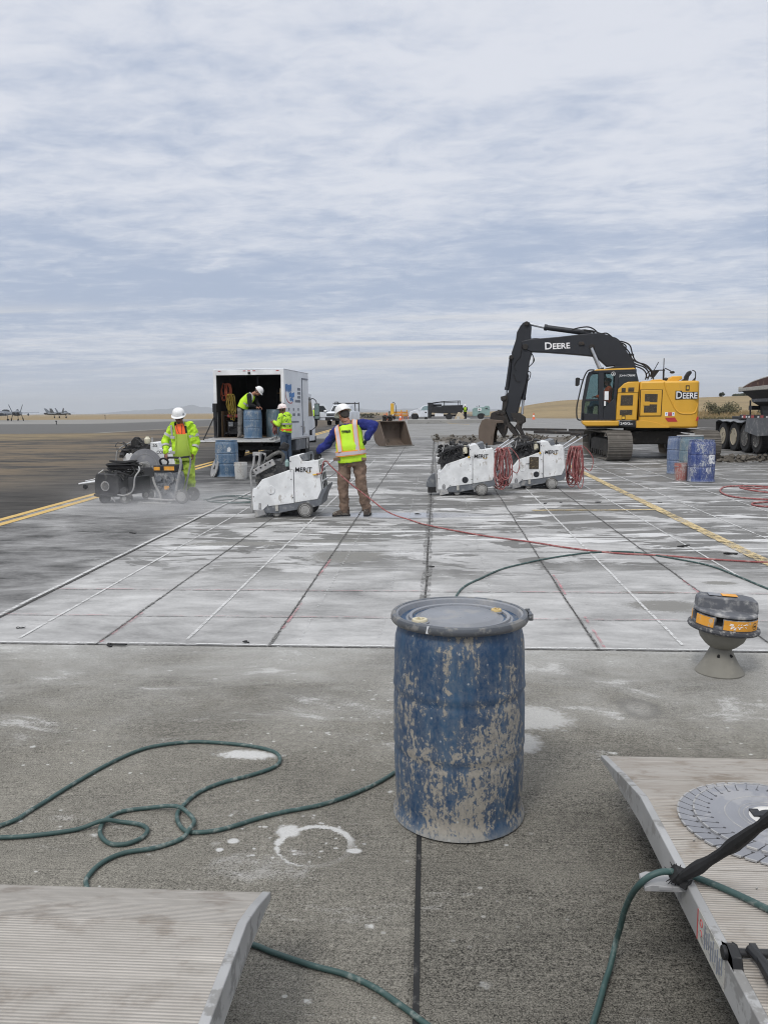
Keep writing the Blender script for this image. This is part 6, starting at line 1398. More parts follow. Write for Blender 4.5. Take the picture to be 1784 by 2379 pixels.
def hand(w, wr, d, pn, k=1.0, curl=.6):
    """palm, four unequal curled fingers, and a thumb leaving the side of the palm"""
    d, pn = d.normalized(), pn.normalized(); s_ = d.cross(pn).normalized(); pn = s_.cross(d)
    c = wr + d * .045 * k
    for q in (-.024, -.008, .008, .024): w.cyl(wr + s_ * q * .6, wr + d * .09 * k + s_ * q * k, .013, .011, 8); w.ell(wr + d * .09 * k + s_ * q * k, (.011, .011, .011), 5)
    for i, q in enumerate((-.030, -.010, .010, .030)):
        ln = (.068, .078, .074, .056)[i]; p = wr + d * .088 * k + s_ * q * k; dd = d
        for j in range(3):
            dd = (dd + pn * curl * (.55 + .25 * j)).normalized(); p2 = p + dd * ln * (.45, .32, .25)[j]; w.cyl(p, p2, .0095 - .001 * j, .0085 - .001 * j, 7); w.ell(p2, (.0082, .0082, .0082), 5); p = p2
    p = wr + d * .03 * k - s_ * .028; q1 = p + (d * .6 - s_ * .8 + pn * .3).normalized() * .04; q2 = q1 + (d * .9 - s_ * .15 + pn * .5).normalized() * .032; w.cyl(p, q1, .013, .011, 8); w.cyl(q1, q2, .011, .009, 8); w.ell(q2, (.009, .009, .009), 5)
def headmesh(w, c, f, up_, k=1.0):
    f = f.normalized(); l = up_.cross(f).normalized(); up_ = f.cross(l); M = Matrix((l, f, up_)).transposed().to_4x4(); M.translation = c
    w.ell((0, -.012, .02), (.076 * k, .096 * k, .105 * k), 12, M); w.ell((0, .018, -.055), (.060, .068, .062), 10, M); w.ell((0, .055, -.088), (.034, .032, .026), 8, M)
    w.cyl(M @ vx(0, .088, .015), M @ vx(0, .112, -.028), .010, .017, 8); w.ell((0, .106, -.03), (.017, .014, .012), 6, M)
    w.ell((0, .086, -.062), (.025, .012, .008), 6, M); w.ell((0, .085, -.073), (.022, .011, .007), 6, M); w.ell((0, .082, .032), (.05, .016, .010), 6, M)
    for s_ in (-1, 1): w.ell((s_ * .079, -.008, -.005), (.010, .020, .033), 7, M); w.ell((s_ * .042, .066, -.025), (.022, .018, .02), 6, M)
    return M
def helmet(par, M, mt_, tilt=0.0):
    H_ = M @ Matrix.Rotation(tilt, 4, 'X'); w = MB()
    w.lathe([(.112, .052), (.118, .06), (.116, .09), (.108, .125), (.088, .155), (.055, .175), (.02, .183), (0, .184), (0, .178), (.05, .168), (.085, .148), (.103, .12), (.110, .06)], 36, (0, 0, 0), H_ @ Matrix.Diagonal((1.0, 1.18, 1.0, 1.0)))
    o = w.build('hard_hat', mt_, par); w = MB(); n = 40
    rin = []; rot_ = []
    for i in range(n):
        a = 2 * math.pi * i / n; s_, c_ = math.sin(a), math.cos(a); e = .022 + .028 * max(0, s_) ** 1.2 + .008 * max(0, -s_)
        rin.append(((.110 * c_), .13 * s_, .058)); rot_.append(((.112 + e) * c_, (.132 + e) * s_, .046 - .012 * max(0, s_)))
    w.ring([[H_ @ vx(*p) for p in rin], [H_ @ vx(*p) for p in rot_], [H_ @ vx(p[0], p[1], p[2] - .005) for p in rot_], [H_ @ vx(p[0], p[1], p[2] - .006) for p in rin]], False, True)
    w.build('brim', mt_, o); w = MB(); w.tube([H_ @ vx(0, -.125 + .25 * i / 8, .088 + .098 * math.sin(math.pi * (i / 8)) ** .8) for i in range(1, 8)], .008, 6, 3); w.build('crest', mt_, o)
    return o
def eyes(par, M, shades=False):
    w = MB()
    for s_ in (-1, 1): w.ell((s_ * .032, .083, .012), (.012, .007, .008), 6, M)
    w.build('eye', 'black_ink', par); w = MB(); w.tube([M @ vx(-.022, .097, -.067), M @ vx(0, .100, -.068), M @ vx(.022, .097, -.067)], .003, 5, 2); w.build('mouth', 'hair_dark', par)
    if shades: w = MB(); w.ell((-.034, .090, .014), (.028, .010, .018), 7, M); w.ell((.034, .090, .014), (.028, .010, .018), 7, M); w.tube([M @ vx(-.085, .0, .015), M @ vx(-.062, .07, .018), M @ vx(0, .1, .02), M @ vx(.062, .07, .018), M @ vx(.085, 0, .015)], .004, 5, 3); w.build('glasses', 'dark_glass', par)
def boot(par, an, toe, mt_='boot', k=1.0):
    d = (toe - an); d.z = 0; d.normalize(); s_ = d.cross(vx(0, 0, 1)); M = Matrix((s_, d, vx(0, 0, 1))).transposed().to_4x4(); M.translation = vx(an.x, an.y, an.z - .09)
    w = MB(); w.ring([[M @ vx(a * x_, y_, z_) for a, z_ in ((-1, .0), (1, .0), (1, h_ * .55), (.6, h_), (-.6, h_), (-1, h_ * .55))] for y_, x_, h_ in ((-.085, .034, .10), (-.06, .044, .13), (0, .047, .14), (.06, .048, .10), (.12, .052, .075), (.17, .046, .06), (.195, .028, .045))])
    w.cyl(M @ vx(0, -.02, .08), M @ vx(0, -.01, .19), .052, .056, 12); o = remesh(w.build('boot', mt_, par), .012, 3)
    w = MB(); w.prism([(a, b) for a, b in ((-.04, -.09), (.04, -.09), (.052, .05), (.055, .13), (.03, .20), (-.03, .20), (-.055, .13), (-.052, .05))], -.006, .018, M, 'z'); w.build('sole', 'black_rubber', o)
def person(label, loc, rz, J, sc=1.0):
    t = thing('person', label, 'person', loc, rz, None, sc); J = {k: Vector(v) for k, v in J.items()}
    lh, ls = J['hR'] - J['hL'], J['sR'] - J['sL']; pc = (J['hL'] + J['hR']) / 2; cc = (J['sL'] + J['sR']) / 2; up_ = (cc - pc)
    J['pc'], J['cc'], J['lh'], J['ls'] = pc, cc, lh, ls
    fat = J['fat'].x if 'fat' in J else 1.0; bend = J.get('spine', (pc + cc) / 2)
    cs = [pc - up_ * .16, pc, bend, cc - up_ * .16, cc - up_ * .02]; lats = [lh, lh, (lh.normalized() + ls.normalized()), ls, ls]
    w = MB(); torso(w, cs, lats, [(.13, .10), (.155 * fat, .115 * fat), (.145 * fat, .105 * fat), (.165, .11), (.12, .07)])
    w.cyl(cc - up_ * .05, J['neck'], .07, .058, 12); w.cyl(J['neck'], J['head'] - vx(0, 0, .02), .058, .054, 12); M = headmesh(w, J['head'], J['look'], J.get('hup', vx(0, 0, 1)))
    for s_ in 'LR':
        limb(w, [J['s' + s_], J['e' + s_], J['w' + s_]], [.055, .042, .030]); limb(w, [J['h' + s_], J['k' + s_], J['a' + s_]], [.085, .056, .040])
        d = J['a' + s_]; w.ell(d + vx(0, 0, -.03), (.04, .04, .05), 6); hand(w, J['w' + s_], J['d' + s_], J['p' + s_])
    b = remesh(w.build('body', J_skin.get(label, 'skin'), t, 0, 2, 0), .0085, 2)
    return t, J, M, cs, lats, fat
J_skin = {}
def trousers(t, J, mt_, k=1.0, low=.10, wr=.03):
    w = MB(); up_ = (J['cc'] - J['pc']); f = J['fat'].x if 'fat' in J else 1.0
    torso(w, [J['pc'] - up_ * .14, J['pc'] + up_ * .02, J['pc'] + up_ * .30], [J['lh']] * 3, [(.15, .125), (.175 * f, .135 * f), (.165 * f, .125 * f)])
    for s_ in 'LR':
        end = J['k' + s_] + (J['a' + s_] - J['k' + s_]) * (1.0 - low * .6); limb(w, [J['h' + s_], J['k' + s_], end], [.110 * k, .088 * k, .078 * k])
    return remesh(w.build('trousers', mt_, t, 0, 2, 0), .013, 4, wr, .09)
def jacket(t, J, cs, lats, f, mt_, name='jacket', k=1.0, hem=-.05, wr=.03, arm=1.0):
    w = MB(); up_ = J['cc'] - J['pc']
    torso(w, [J['pc'] + up_ * hem] + cs[1:4] + [J['cc'] + up_ * .03, J['cc'] + up_ * .10], [J['lh']] + lats[1:5] + [J['ls']], [(.185 * f * k, .145 * f * k), (.19 * f * k, .15 * f * k), (.180 * f * k, .145 * f * k), (.195 * k, .145 * k), (.155 * k, .105 * k), (.08, .07)])
    for s_ in 'LR': limb(w, [J['s' + s_], J['e' + s_], J['w' + s_] + (J['e' + s_] - J['w' + s_]) * .08], [.082 * arm, .068 * arm, .052 * arm])
    return remesh(w.build(name, mt_, t, 0, 2, 0), .013, 4, wr, .09)
def vest(t, J, cs, lats, f, mt_, hem=.02, k=1.0):
    w = MB(); up_ = J['cc'] - J['pc']
    torso(w, [J['pc'] + up_ * hem] + cs[2:4] + [J['cc'] + up_ * .03, J['cc'] + up_ * .09], [J['lh']] + lats[2:5] + [J['ls']], [(.200 * f * k, .165 * f * k), (.195 * f * k, .165 * f * k), (.205 * k, .165 * k), (.185 * k, .120 * k), (.085, .082)])
    return remesh(w.build('safety_vest', mt_, t, 0, 2, 0), .012, 3, .015, .12)
def ringband(t, c, l, up_, a, b, h, mt_, name='reflective_band', n=26, a0=0, a1=2 * math.pi):
    up_ = up_.normalized(); f = up_.cross(l.normalized()).normalized(); l = f.cross(up_); w = MB(); R0 = []
    full = a1 - a0 > 6.2; m_ = n if full else n + 1
    for i in range(m_):
        q = a0 + (a1 - a0) * i / n; cx_, sx_ = math.copysign(abs(math.cos(q)) ** .85, math.cos(q)), math.copysign(abs(math.sin(q)) ** .85, math.sin(q))
        p = c + l * a * cx_ + f * b * sx_; p2 = c + l * (a - .012) * cx_ + f * (b - .012) * sx_; R0.append([p2 - up_ * h / 2, p - up_ * h / 2, p + up_ * h / 2, p2 + up_ * h / 2])
    w.ring(R0, not full, full); return w.build(name, mt_, t, 0, 2, 60)
def cuff(t, a, b, q, r, h, mt_='reflective'):
    c = a + (b - a) * q; d = (b - a).normalized(); w = MB(); w.cyl(c - d * h / 2, c + d * h / 2, r, None, 18); w.build('sleeve_band', mt_, t, .002)
def backstrip(t, pts, wd, nrm, mt_, name):
    w = MB(); P = catmull(pts, 4); vs = []
    for i, p in enumerate(P):
        d = (P[min(i + 1, len(P) - 1)] - P[max(i - 1, 0)]).normalized(); s_ = d.cross(nrm).normalized(); vs += [p - s_ * wd / 2, p + s_ * wd / 2, p + s_ * wd / 2 - nrm * .01, p - s_ * wd / 2 - nrm * .01]
    w.ring([vs[4 * i:4 * i + 4] for i in range(len(P))]); return w.build(name, mt_, t, 0, 2, 60)

# --- man in a yellow vest at the working saw, seen from behind
GX = vx(0, 0, 0)
t, J, M, cs, lats, f = person('man seen from behind in a yellow vest and khaki trousers, gripping a saw', at(-1.34, 13.22), 0, dict(
    hL=(-.125, .02, .88), hR=(.095, .02, .90), kL=(-.165, -.01, .48), kR=(.135, .0, .48), aL=(-.150, .02, .10), aR=(.212, .05, .10), tL=(-.30, -.03, .02), tR=(.235, .25, .02),
    sL=(-.255, .06, 1.385), sR=(.135, .06, 1.475), eL=(-.425, .09, 1.17), wL=(-.575, .12, 1.045), dL=(-.35, .05, -1.0), pL=(.2, -.6, 0),
    eR=(.345, .02, 1.46), wR=(.225, -.02, 1.255), dR=(-.35, .2, -1.0), pR=(-1, .2, 0), neck=(-.10, .09, 1.535), head=(-.155, .13, 1.625), look=(-.55, .75, -.35), hup=(-.28, .2, 1), fat=(1.18, 0, 0), spine=(-.045, .0, 1.13)))
trousers(t, J, 'khaki_cloth', 1.0, .06, .06)
jacket(t, J, cs, lats, f, 'navy_cloth', 'sweatshirt', .97, .06, .055, 1.02)
vest(t, J, cs, lats, f, 'hi_vis', .0)
for s_ in 'LR':
    w = MB(); hand(w, J['w' + s_], J['d' + s_], J['p' + s_], 1.05, .8); w.cyl(J['w' + s_] + (J['e' + s_] - J['w' + s_]) * .16, J['w' + s_] + J['d' + s_].normalized() * .02, .040, .034, 12); g = remesh(w.build('glove', 'glove', t, 0, 2, 0), .009, 2); 
    for m_ in g.modifiers:
        pass
    d_ = g.modifiers.new('thick', 'DISPLACE'); d_.strength = .006; d_.mid_level = 0
    boot(t, J['a' + s_], J['t' + s_])
up_ = J['cc'] - J['pc']
def vb(lx, z_, off=.0): return vx(lx, -.172 + off, z_)
for name, mt_, wd, dy in (('orange_trim', 'orange_trim', .082, .004), ('reflective_band', 'reflective_mauve', .055, -.003)):
    backstrip(t, [vx(-.285, .035, 1.445), vx(-.255, -.072, 1.40), vx(-.225, -.112, 1.30), vx(-.205, -.158, 1.17), vx(-.185, -.192, 1.06), vx(-.175, -.20, .985)] if 0 else [vx(-.262, .02 + dy, 1.455), vx(-.245, -.090 + dy, 1.40), vx(-.222, -.125 + dy, 1.29), vx(-.200, -.168 + dy, 1.16), vx(-.185, -.190 + dy, 1.05)], wd, vx(-.15, -1, 0), mt_, name)
    backstrip(t, [vx(.035, .02 + dy, 1.555), vx(.040, -.080 + dy, 1.50), vx(.055, -.118 + dy, 1.38), vx(.075, -.160 + dy, 1.22), vx(.095, -.178 + dy, 1.06)], wd, vx(.1, -1, 0), mt_, name)
bc = J['pc'] + up_ * .24; bc = vx(-.035, .005, 1.025)
ringband(t, bc, vx(1, 0, .10), vx(-.1, 0, 1), .245, .212, .085, 'orange_trim', 'orange_trim'); ringband(t, bc, vx(1, 0, .10), vx(-.1, 0, 1), .249, .217, .055, 'reflective_mauve')
w = MB(); q = random.Random(2)
for i in range(7): w.prism([(-.165 + i * .020, 1.355 + .012 * math.sin(i)), (-.152 + i * .020, 1.352), (-.145 + i * .020, 1.385 + .012 * (i > 3)), (-.158 + i * .020, 1.388)], -.131, -.112)
w.build('vest_print', 'black_ink', t); w = MB(); w.box((-.10, -.06, 1.53), (.06, .01, .012), None, (0, -.2, 0)); w.build('collar_tag', 'black_ink', t)
w = MB(); w.ell((0, -.035, .01), (.084, .080, .075), 10, M); w.ell((0, -.06, -.035), (.060, .045, .04), 8, M); remesh(w.build('hair', 'hair_dark', t), .01, 2); helmet(t, M, 'helmet_white', R(-4)); eyes(t, M)
for s_, x_ in ((-1, -.235), (1, .165)): w = MB(); w.box((x_, -.135 if s_ < 0 else -.125, .93), (.13, .02, .05), None, (0, 0, -.3 * s_)); w.build('pocket_flap', 'khaki_cloth', t, .008)

# --- man in hi-vis rain gear facing the camera
J_skin['man facing us in yellow-green rain jacket and bib, hand on the core cutter'] = 'skin_tan'
t, J, M, cs, lats, f = person('man facing us in yellow-green rain jacket and bib, hand on the core cutter', at(-4.84, 15.62), 0, dict(
    hL=(.10, 0, .90), hR=(-.10, 0, .90), kL=(.12, -.04, .49), kR=(-.04, -.05, .49), aL=(.125, .0, .10), aR=(.0, .0, .10), tL=(.15, -.2, .02), tR=(-.04, -.2, .02),
    sL=(.165, .02, 1.355), sR=(-.215, .02, 1.335), eR=(-.345, -.02, 1.11), wR=(-.272, -.20, .90), dR=(.06, -.35, -.55), pR=(.3, .5, -.3), eL=(.235, .04, 1.10), wL=(.215, -.09, .88), dL=(-.1, -.3, -1), pL=(-1, 0, 0),
    neck=(-.045, -.01, 1.47), head=(-.055, -.05, 1.565), look=(.12, -1, -.38), hup=(0, -.3, 1), fat=(1.12, 0, 0)))
trousers(t, J, 'hi_vis_bib', 1.06, .02, .06)
w = MB(); torso(w, [J['pc'], J['pc'] + vx(0, 0, .2), J['pc'] + vx(0, 0, .36)], [J['lh']] * 3, [(.185, .16), (.175, .155), (.17, .145)]); remesh(w.build('bib', 'hi_vis_bib', t), .013, 3, .02, .12)
jacket(t, J, cs, lats, f, 'hi_vis', 'rain_jacket', 1.05, -.06, .065, 1.06)
def frontpatch(name, mt_, pts, y0):
    w = MB(); P = []
    for x_, z_ in pts: P.append((x_, z_))
    w.prism(P, y0, y0 + .03); o = remesh(w.build(name, mt_, t), .008, 4); return o
def vpanel(name, mt_, rows, wr=.0):
    """front panel following the chest: rows of (z, x0, x1, y)"""
    w = MB(); rings = []
    for z_, a, b, y_ in rows:
        n = 6; top_ = [(a + (b - a) * i / n, y_ - .02 * math.sin(math.pi * i / n), z_) for i in range(n + 1)]; rings.append(top_ + [(p[0], p[1] + .035, p[2]) for p in reversed(top_)])
    w.ring(rings); return w.build(name, mt_, t, .004, 2, 60)
vpanel('bib_front', 'hi_vis_bib', [(.74, -.135, .15, -.150), (.85, -.13, .155, -.172), (.98, -.115, .15, -.180), (1.12, -.095, .135, -.172), (1.245, -.085, .110, -.152)])
vpanel('shirt_front', 'orange_cloth', [(1.235, -.088, .105, -.150), (1.32, -.110, .085, -.132), (1.40, -.125, .05, -.100), (1.445, -.10, .02, -.080)])
for sx, pts in ((-1, [(-.105, -.165, .76), (-.098, -.182, .95), (-.088, -.178, 1.12), (-.108, -.150, 1.28), (-.138, -.110, 1.39), (-.13, -.02, 1.475)]), (1, [(.185, -.150, .78), (.160, -.185, .95), (.130, -.180, 1.12), (.115, -.155, 1.26), (.090, -.115, 1.38), (.05, -.03, 1.475)])):
    w = MB(); w.tube([vx(*p) for p in pts], .017, 8, 5); w.build('jacket_edge', 'hi_vis_bib', t)
w = MB(); w.prism([(.12, 1.36), (.20, 1.46), (.165, 1.49), (.06, 1.47)], -.10, .06); w.prism([(-.16, 1.36), (-.23, 1.43), (-.19, 1.48), (-.12, 1.485), (-.13, 1.43)], -.10, .06); remesh(w.build('collar', 'hi_vis', t), .010, 4)
w = MB(); w.tube([vx(.085, -.125, 1.40), vx(.115, -.165, 1.27)], .018, 6, 1); w.tube([vx(-.135, -.07, 1.46), vx(-.11, -.11, 1.42)], .02, 6, 1); w.build('lining', 'black_cloth', t)
w = MB(); w.tube([vx(-.085, -.122, 1.42), vx(-.06, -.163, 1.33), vx(-.015, -.178, 1.25)], .004, 5, 3); w.tube([vx(.01, -.115, 1.42), vx(.025, -.155, 1.33), vx(.03, -.178, 1.25)], .004, 5, 3); w.build('drawstring', 'black_ink', t)
cuff(t, J['sR'], J['eR'], .52, .093, .05); cuff(t, J['eR'], J['wR'], .45, .079, .045); cuff(t, J['sL'], J['eL'], .55, .093, .05); cuff(t, J['eL'], J['wL'], .45, .079, .045)
ringband(t, J['cc'] - vx(0, 0, .19), J['ls'], vx(0, 0, 1), .217, .166, .05, 'reflective', 'reflective_band', 20, math.pi * .18, math.pi * .82) if 0 else None
w = MB(); w.box((-.160, -.163, 1.185), (.105, .012, .05), None, (0, .06, -.32)); w.box((.182, -.150, 1.20), (.05, .012, .05), None, (.0, -.3, .5)); w.box((-.165, -.160, .90), (.11, .012, .05), None, (0, .05, -.35)); w.box((-.185, -.118, 1.31), (.045, .012, .22), None, (.15, .05, -.4)); w.build('reflective_band', 'reflective', t, .004)
for s_ in 'LR': boot(t, J['a' + s_], J['t' + s_])
w = MB(); w.ell((0, .0, -.005), (.081, .085, .075), 10, M); w.build('hair', 'hair_dark', t); w = MB(); w.ell((0, .078, -.088), (.03, .022, .022), 7, M); w.build('goatee', 'hair_dark', t); hh = helmet(t, M, 'helmet_white', R(2)); eyes(t, M, True)
w = MB(); w.prism([(.055, .078), (.10, .078), (.078, .105)], .088, .115, M @ Matrix.Rotation(-.35, 4, 'Z')); w.build('helmet_sticker', 'grey_ink', hh)

# --- man bending over a drum inside the van (profile, facing right)
bx, by, bz = vw(-.16, -.25, .70)
t, J, M, cs, lats, f = person('man in yellow vest and white hard hat bending over a drum in the van', (bx, by, bz), VY, dict(
    hL=(-.02, .09, .90), hR=(-.02, -.09, .90), kL=(-.02, .08, .46), kR=(-.035, -.09, .46), aL=(-.02, .10, .10), aR=(-.06, -.09, .10), tL=(.2, .1, .02), tR=(.18, -.09, .02),
    sL=(.33, .18, 1.34), sR=(.30, -.17, 1.33), eR=(.33, -.20, 1.04), wR=(.48, -.10, .99), dR=(.8, .2, -.4), pR=(0, .4, -1), eL=(.46, .16, 1.08), wL=(.56, .05, .99), dL=(.7, -.3, -.4), pL=(0, -.3, -1),
    neck=(.43, 0, 1.42), head=(.54, 0, 1.46), look=(.8, 0, -.72), hup=(.65, 0, .75), spine=(.10, 0, 1.12)))
trousers(t, J, 'grey_cloth', .92, .05, .03); jacket(t, J, cs, lats, f, 'black_cloth', 'jacket', .95, .04, .02, 1.0); vest(t, J, cs, lats, f, 'hi_vis', .12)
for s_ in 'LR':
    boot(t, J['a' + s_], J['t' + s_])
helmet(t, M, 'helmet_white', R(-8)); eyes(t, M); w = MB(); w.ell((0, -.02, .0), (.080, .09, .075), 9, M); w.build('hair', 'hair_dark', t)
up_ = J['cc'] - J['pc']; ringband(t, J['pc'] + up_ * .45, J['lh'], up_, .198, .168, .05, 'reflective')
backstrip(t, [J['cc'] + vx(-.02, -.13, .10), J['cc'] + vx(.08, -.15, -.02), J['cc'] + vx(.03, -.16, -.2), J['pc'] + up_ * .35 + vx(.1, -.15, -.05)], .05, vx(.2, -1, 0), 'reflective', 'reflective_band')

# --- man with a pink-patterned hard hat at the van's right corner, seen from behind, turned left
J_skin['man in pink-white hard hat and blue jeans standing at the van corner'] = 'skin_tan'
mt, T, bs = new_mat('hi_vis_camo')
tc = T.n('TexCoord'); n1 = T.noise(tc.outputs['Object'], 9.0, 3, .6, 1.2); n2 = T.noise(tc.outputs['Object'], 24.0, 2)
T.l(T.mix((0.48, 0.78, 0.04), (0.05, 0.075, 0.05), (n1 + (n2 - .5) * .3).st(.56, .62)), bs.inputs['Base Color']); bs.inputs['Roughness'].default_value = .8
t, J, M, cs, lats, f = person('man in pink-white hard hat and blue jeans standing at the van corner', at(-4.56, 24.75), 0, dict(
    hL=(-.04, -.09, .92), hR=(.09, .06, .92), kL=(-.02, -.10, .48), kR=(.10, .05, .48), aL=(.02, -.10, .10), aR=(.13, .06, .10), tL=(-.18, -.05, .02), tR=(-.08, .12, .02),
    sL=(-.07, -.16, 1.42), sR=(.12, .14, 1.42), eL=(-.15, -.22, 1.16), wL=(-.30, -.05, 1.24), dL=(-.9, .3, .0), pL=(.3, .8, 0), eR=(-.05, .22, 1.16), wR=(-.27, .16, 1.22), dR=(-.9, -.1, 0), pR=(.2, -.8, 0),
    neck=(-.02, 0, 1.51), head=(-.055, .0, 1.60), look=(-1, .35, -.1), spine=(.05, 0, 1.15)))
trousers(t, J, 'denim', .95, .05, .03); jacket(t, J, cs, lats, f, 'hi_vis_camo', 'hooded_jacket', 1.02, .10, .03, 1.05)
w = MB(); w.ell((.055, .03, 1.46), (.12, .13, .085), 10); remesh(w.build('hood', 'hi_vis_camo', t), .014, 3); ringband(t, J['pc'] + vx(.01, 0, .08), J['lh'], vx(0, 0, 1), .19, .15, .07, 'orange_cloth', 'shirt_hem'); ringband(t, J['cc'] - vx(-.02, 0, .24), J['ls'], vx(0, 0, 1), .205, .162, .045, 'reflective')
for s_ in 'LR': boot(t, J['a' + s_], J['t' + s_])
helmet(t, M, 'helmet_pink', R(2)); eyes(t, M); w = MB(); w.ell((0, .058, -.06), (.055, .045, .055), 8, M); w.build('beard', 'hair_dark', t); w = MB(); w.ell((0, -.01, 0), (.08, .09, .075), 9, M); w.build('hair', 'hair_dark', t)
w = MB(); q = random.Random(8)
for i in range(9): w.tube([(-4.88 + q.uniform(-.06, .06), 24.85 + q.uniform(-.05, .1), gz(-4.9, 24.8) + 1.28 - .40 * (.5 - .5 * math.cos(2 * math.pi * k / 10)) * q.uniform(.85, 1.1)) if k not in (0, 10) else (-4.88, 24.88, gz(-4.9, 24.8) + 1.28) for k in range(11)], .010, 6, 3)
tag(w.build('cord_bunch', 'hose_red', None, 0, 2, 60), 'bunch of red cord held by the man in the pink-white hard hat', 'cord')

# --- operator in the excavator cab
t, J, M, cs, lats, f = person('operator in an orange shirt sitting in the excavator cab', at(6.7, 27.05), R(-9), dict(
    hL=(-1.30, -.85, 1.68), hR=(-1.30, -1.05, 1.68), kL=(-1.72, -.82, 1.72), kR=(-1.72, -1.08, 1.72), aL=(-1.85, -.82, 1.30), aR=(-1.85, -1.08, 1.30), tL=(-2.05, -.82, 1.22), tR=(-2.05, -1.08, 1.22),
    sL=(-1.24, -.75, 2.16), sR=(-1.24, -1.15, 2.16), eL=(-1.36, -.70, 1.90), wL=(-1.60, -.74, 1.92), dL=(-1, 0, -.1), pL=(0, .5, -1), eR=(-1.36, -1.20, 1.90), wR=(-1.60, -1.14, 1.92), dR=(-1, 0, -.1), pR=(0, -.5, -1),
    neck=(-1.25, -.95, 2.27), head=(-1.28, -.95, 2.37), look=(-1, -.1, -.1)))
trousers(t, J, 'denim', .95, .05, .02); jacket(t, J, cs, lats, f, 'orange_cloth', 'shirt', .98, .0, .02, 1.0)
for s_ in 'LR': boot(t, J['a' + s_], J['t' + s_])
w = MB(); w.ell((0, -.02, .03), (.082, .1, .09), 9, M); w.build('hair', 'hair_dark', t); eyes(t, M)
# --- far man behind the flatbed truck
def far_person(label, loc, coat, vestm, hat=True, rz=0.0):
    t, J, M, cs, lats, f = person(label, loc, rz, dict(hL=(.09, 0, .9), hR=(-.09, 0, .9), kL=(.10, 0, .48), kR=(-.10, .02, .48), aL=(.10, 0, .1), aR=(-.1, 0, .1), tL=(.1, -.2, .02), tR=(-.1, -.2, .02),
        sL=(.19, 0, 1.40), sR=(-.19, 0, 1.40), eL=(.27, -.08, 1.14), wL=(.16, -.28, 1.10), dL=(-.5, -.8, 0), pL=(0, 0, 1), eR=(-.27, -.1, 1.14), wR=(-.18, -.3, 1.12), dR=(.5, -.8, 0), pR=(0, 0, 1), neck=(0, -.02, 1.50), head=(0, -.05, 1.60), look=(-.3, -1, -.3)))
    trousers(t, J, coat, .95); jacket(t, J, cs, lats, f, coat, 'jacket', .95, 0, .02); vest(t, J, cs, lats, f, vestm, .06); helmet(t, M, 'helmet_white'); [boot(t, J['a' + s_], J['t' + s_]) for s_ in 'LR']
    return t
far_person('distant man in a yellow vest standing between flatbed truck and compressor', at(3.35, 98.5), 'black_cloth', 'hi_vis', True, R(-30))
far_person('distant person in a yellow vest standing at the white pickup open door', at(-10.15, 68.9), 'black_cloth', 'hi_vis')
# ---------------------------------------------------------------- distant vehicles and gear
k5 = 1 / 268.0
def fx_(pts): return [((a - 930) * k5, (640 - b) * k5) for a, b in pts]
t = thing('flatbed_truck', 'white-cab work truck with a black dump bed, parked side-on far away', 'truck', at(-3.42, 98), R(-2))
def F5(c): return (720 + c / 3.456 - 880) * 13.825
def G5(c): return (920 + c / 3.456 - 930) * 13.825
cb = MB().prism(fx_([(985, 560), (965, 470), (980, 385), (1180, 325), (1310, 310), (1385, 215), (1460, 190), (1640, 178), (1650, 545), (1280, 550), (1255, 470), (1220, 435), (1090, 435), (1050, 480), (1040, 560)]), 0, 1.95).build('cab', 'van_white', t, .05, 3)
w = MB(); w.prism(fx_([(1338, 340), (1420, 225), (1475, 198), (1570, 195), (1570, 335)]), -.006, 1.956); w.build('side_window', 'window_glass', cb); w = MB(); w.prism(fx_([(1585, 200), (1620, 200), (1620, 330), (1585, 335)]), -.006, 1.956); w.build('quarter_window', 'dark_glass', cb)
w = MB(); w.ell((fx_([(1503, 405)])[0][0], -.004, fx_([(1503, 405)])[0][1]), (.12, .004, .08), 8); w.build('door_emblem', 'black_ink', cb); w = MB(); w.prism(fx_([(1578, 372), (1618, 372), (1618, 386), (1578, 386)]), -.02, 0); w.build('door_handle', 'black_plastic', cb)
w = MB(); w.prism(fx_([(955, 470), (1005, 465), (1005, 400), (975, 390)]), .1, 1.85); w.build('grille', 'dark_metal', cb); w = MB(); w.prism(fx_([(930, 515), (1040, 500), (1045, 560), (960, 560)]), -.03, 1.98); w.build('front_bumper', 'steel', cb, .03)
w = MB(); w.ell((fx_([(1290, 310)])[0][0], -.12, fx_([(1290, 310)])[0][1] + .08), (.06, .1, .09), 6); w.build('door_mirror', 'pale_white', cb)
X5 = lambda c: (F5(c) - 930) * k5; Z5 = lambda c: (640 - G5(c)) * k5
w = MB(); w.prism([(X5(945), Z5(178)), (X5(945), Z5(64)), (X5(982), Z5(62)), (X5(985), Z5(90)), (X5(1050), Z5(92)), (X5(1060), Z5(82)), (X5(1218), Z5(80)), (X5(1218), Z5(130)), (X5(1195), Z5(150)), (X5(970), Z5(138)), (X5(968), Z5(178))], -.06, 2.0); w.build('dump_bed', 'black_plastic', t, .02)
w = MB(); w.bb(X5(940), X5(1000), -.1, 2.05, Z5(66), Z5(60))
for yy in (-.04, 1.98):
    w.tube([(X5(985), yy, Z5(60)), (X5(1070), yy, Z5(50)), (X5(1200), yy, Z5(47))], .03, 6, 1); w.tube([(X5(980), yy, Z5(63)), (X5(1200), yy, Z5(56))], .025, 6, 1)
    for c_ in (1072, 1182, 1198): w.tube([(X5(c_), yy, Z5(82)), (X5(c_), yy, Z5(48))], .025, 6, 1)
w.build('ladder_rack', 'black_plastic', t); w = MB(); w.prism([(X5(1000), Z5(168)), (X5(1068), Z5(168)), (X5(1068), Z5(142)), (X5(1000), Z5(142))], .0, .5); w.build('tool_box', 'pale_white', t, .02)
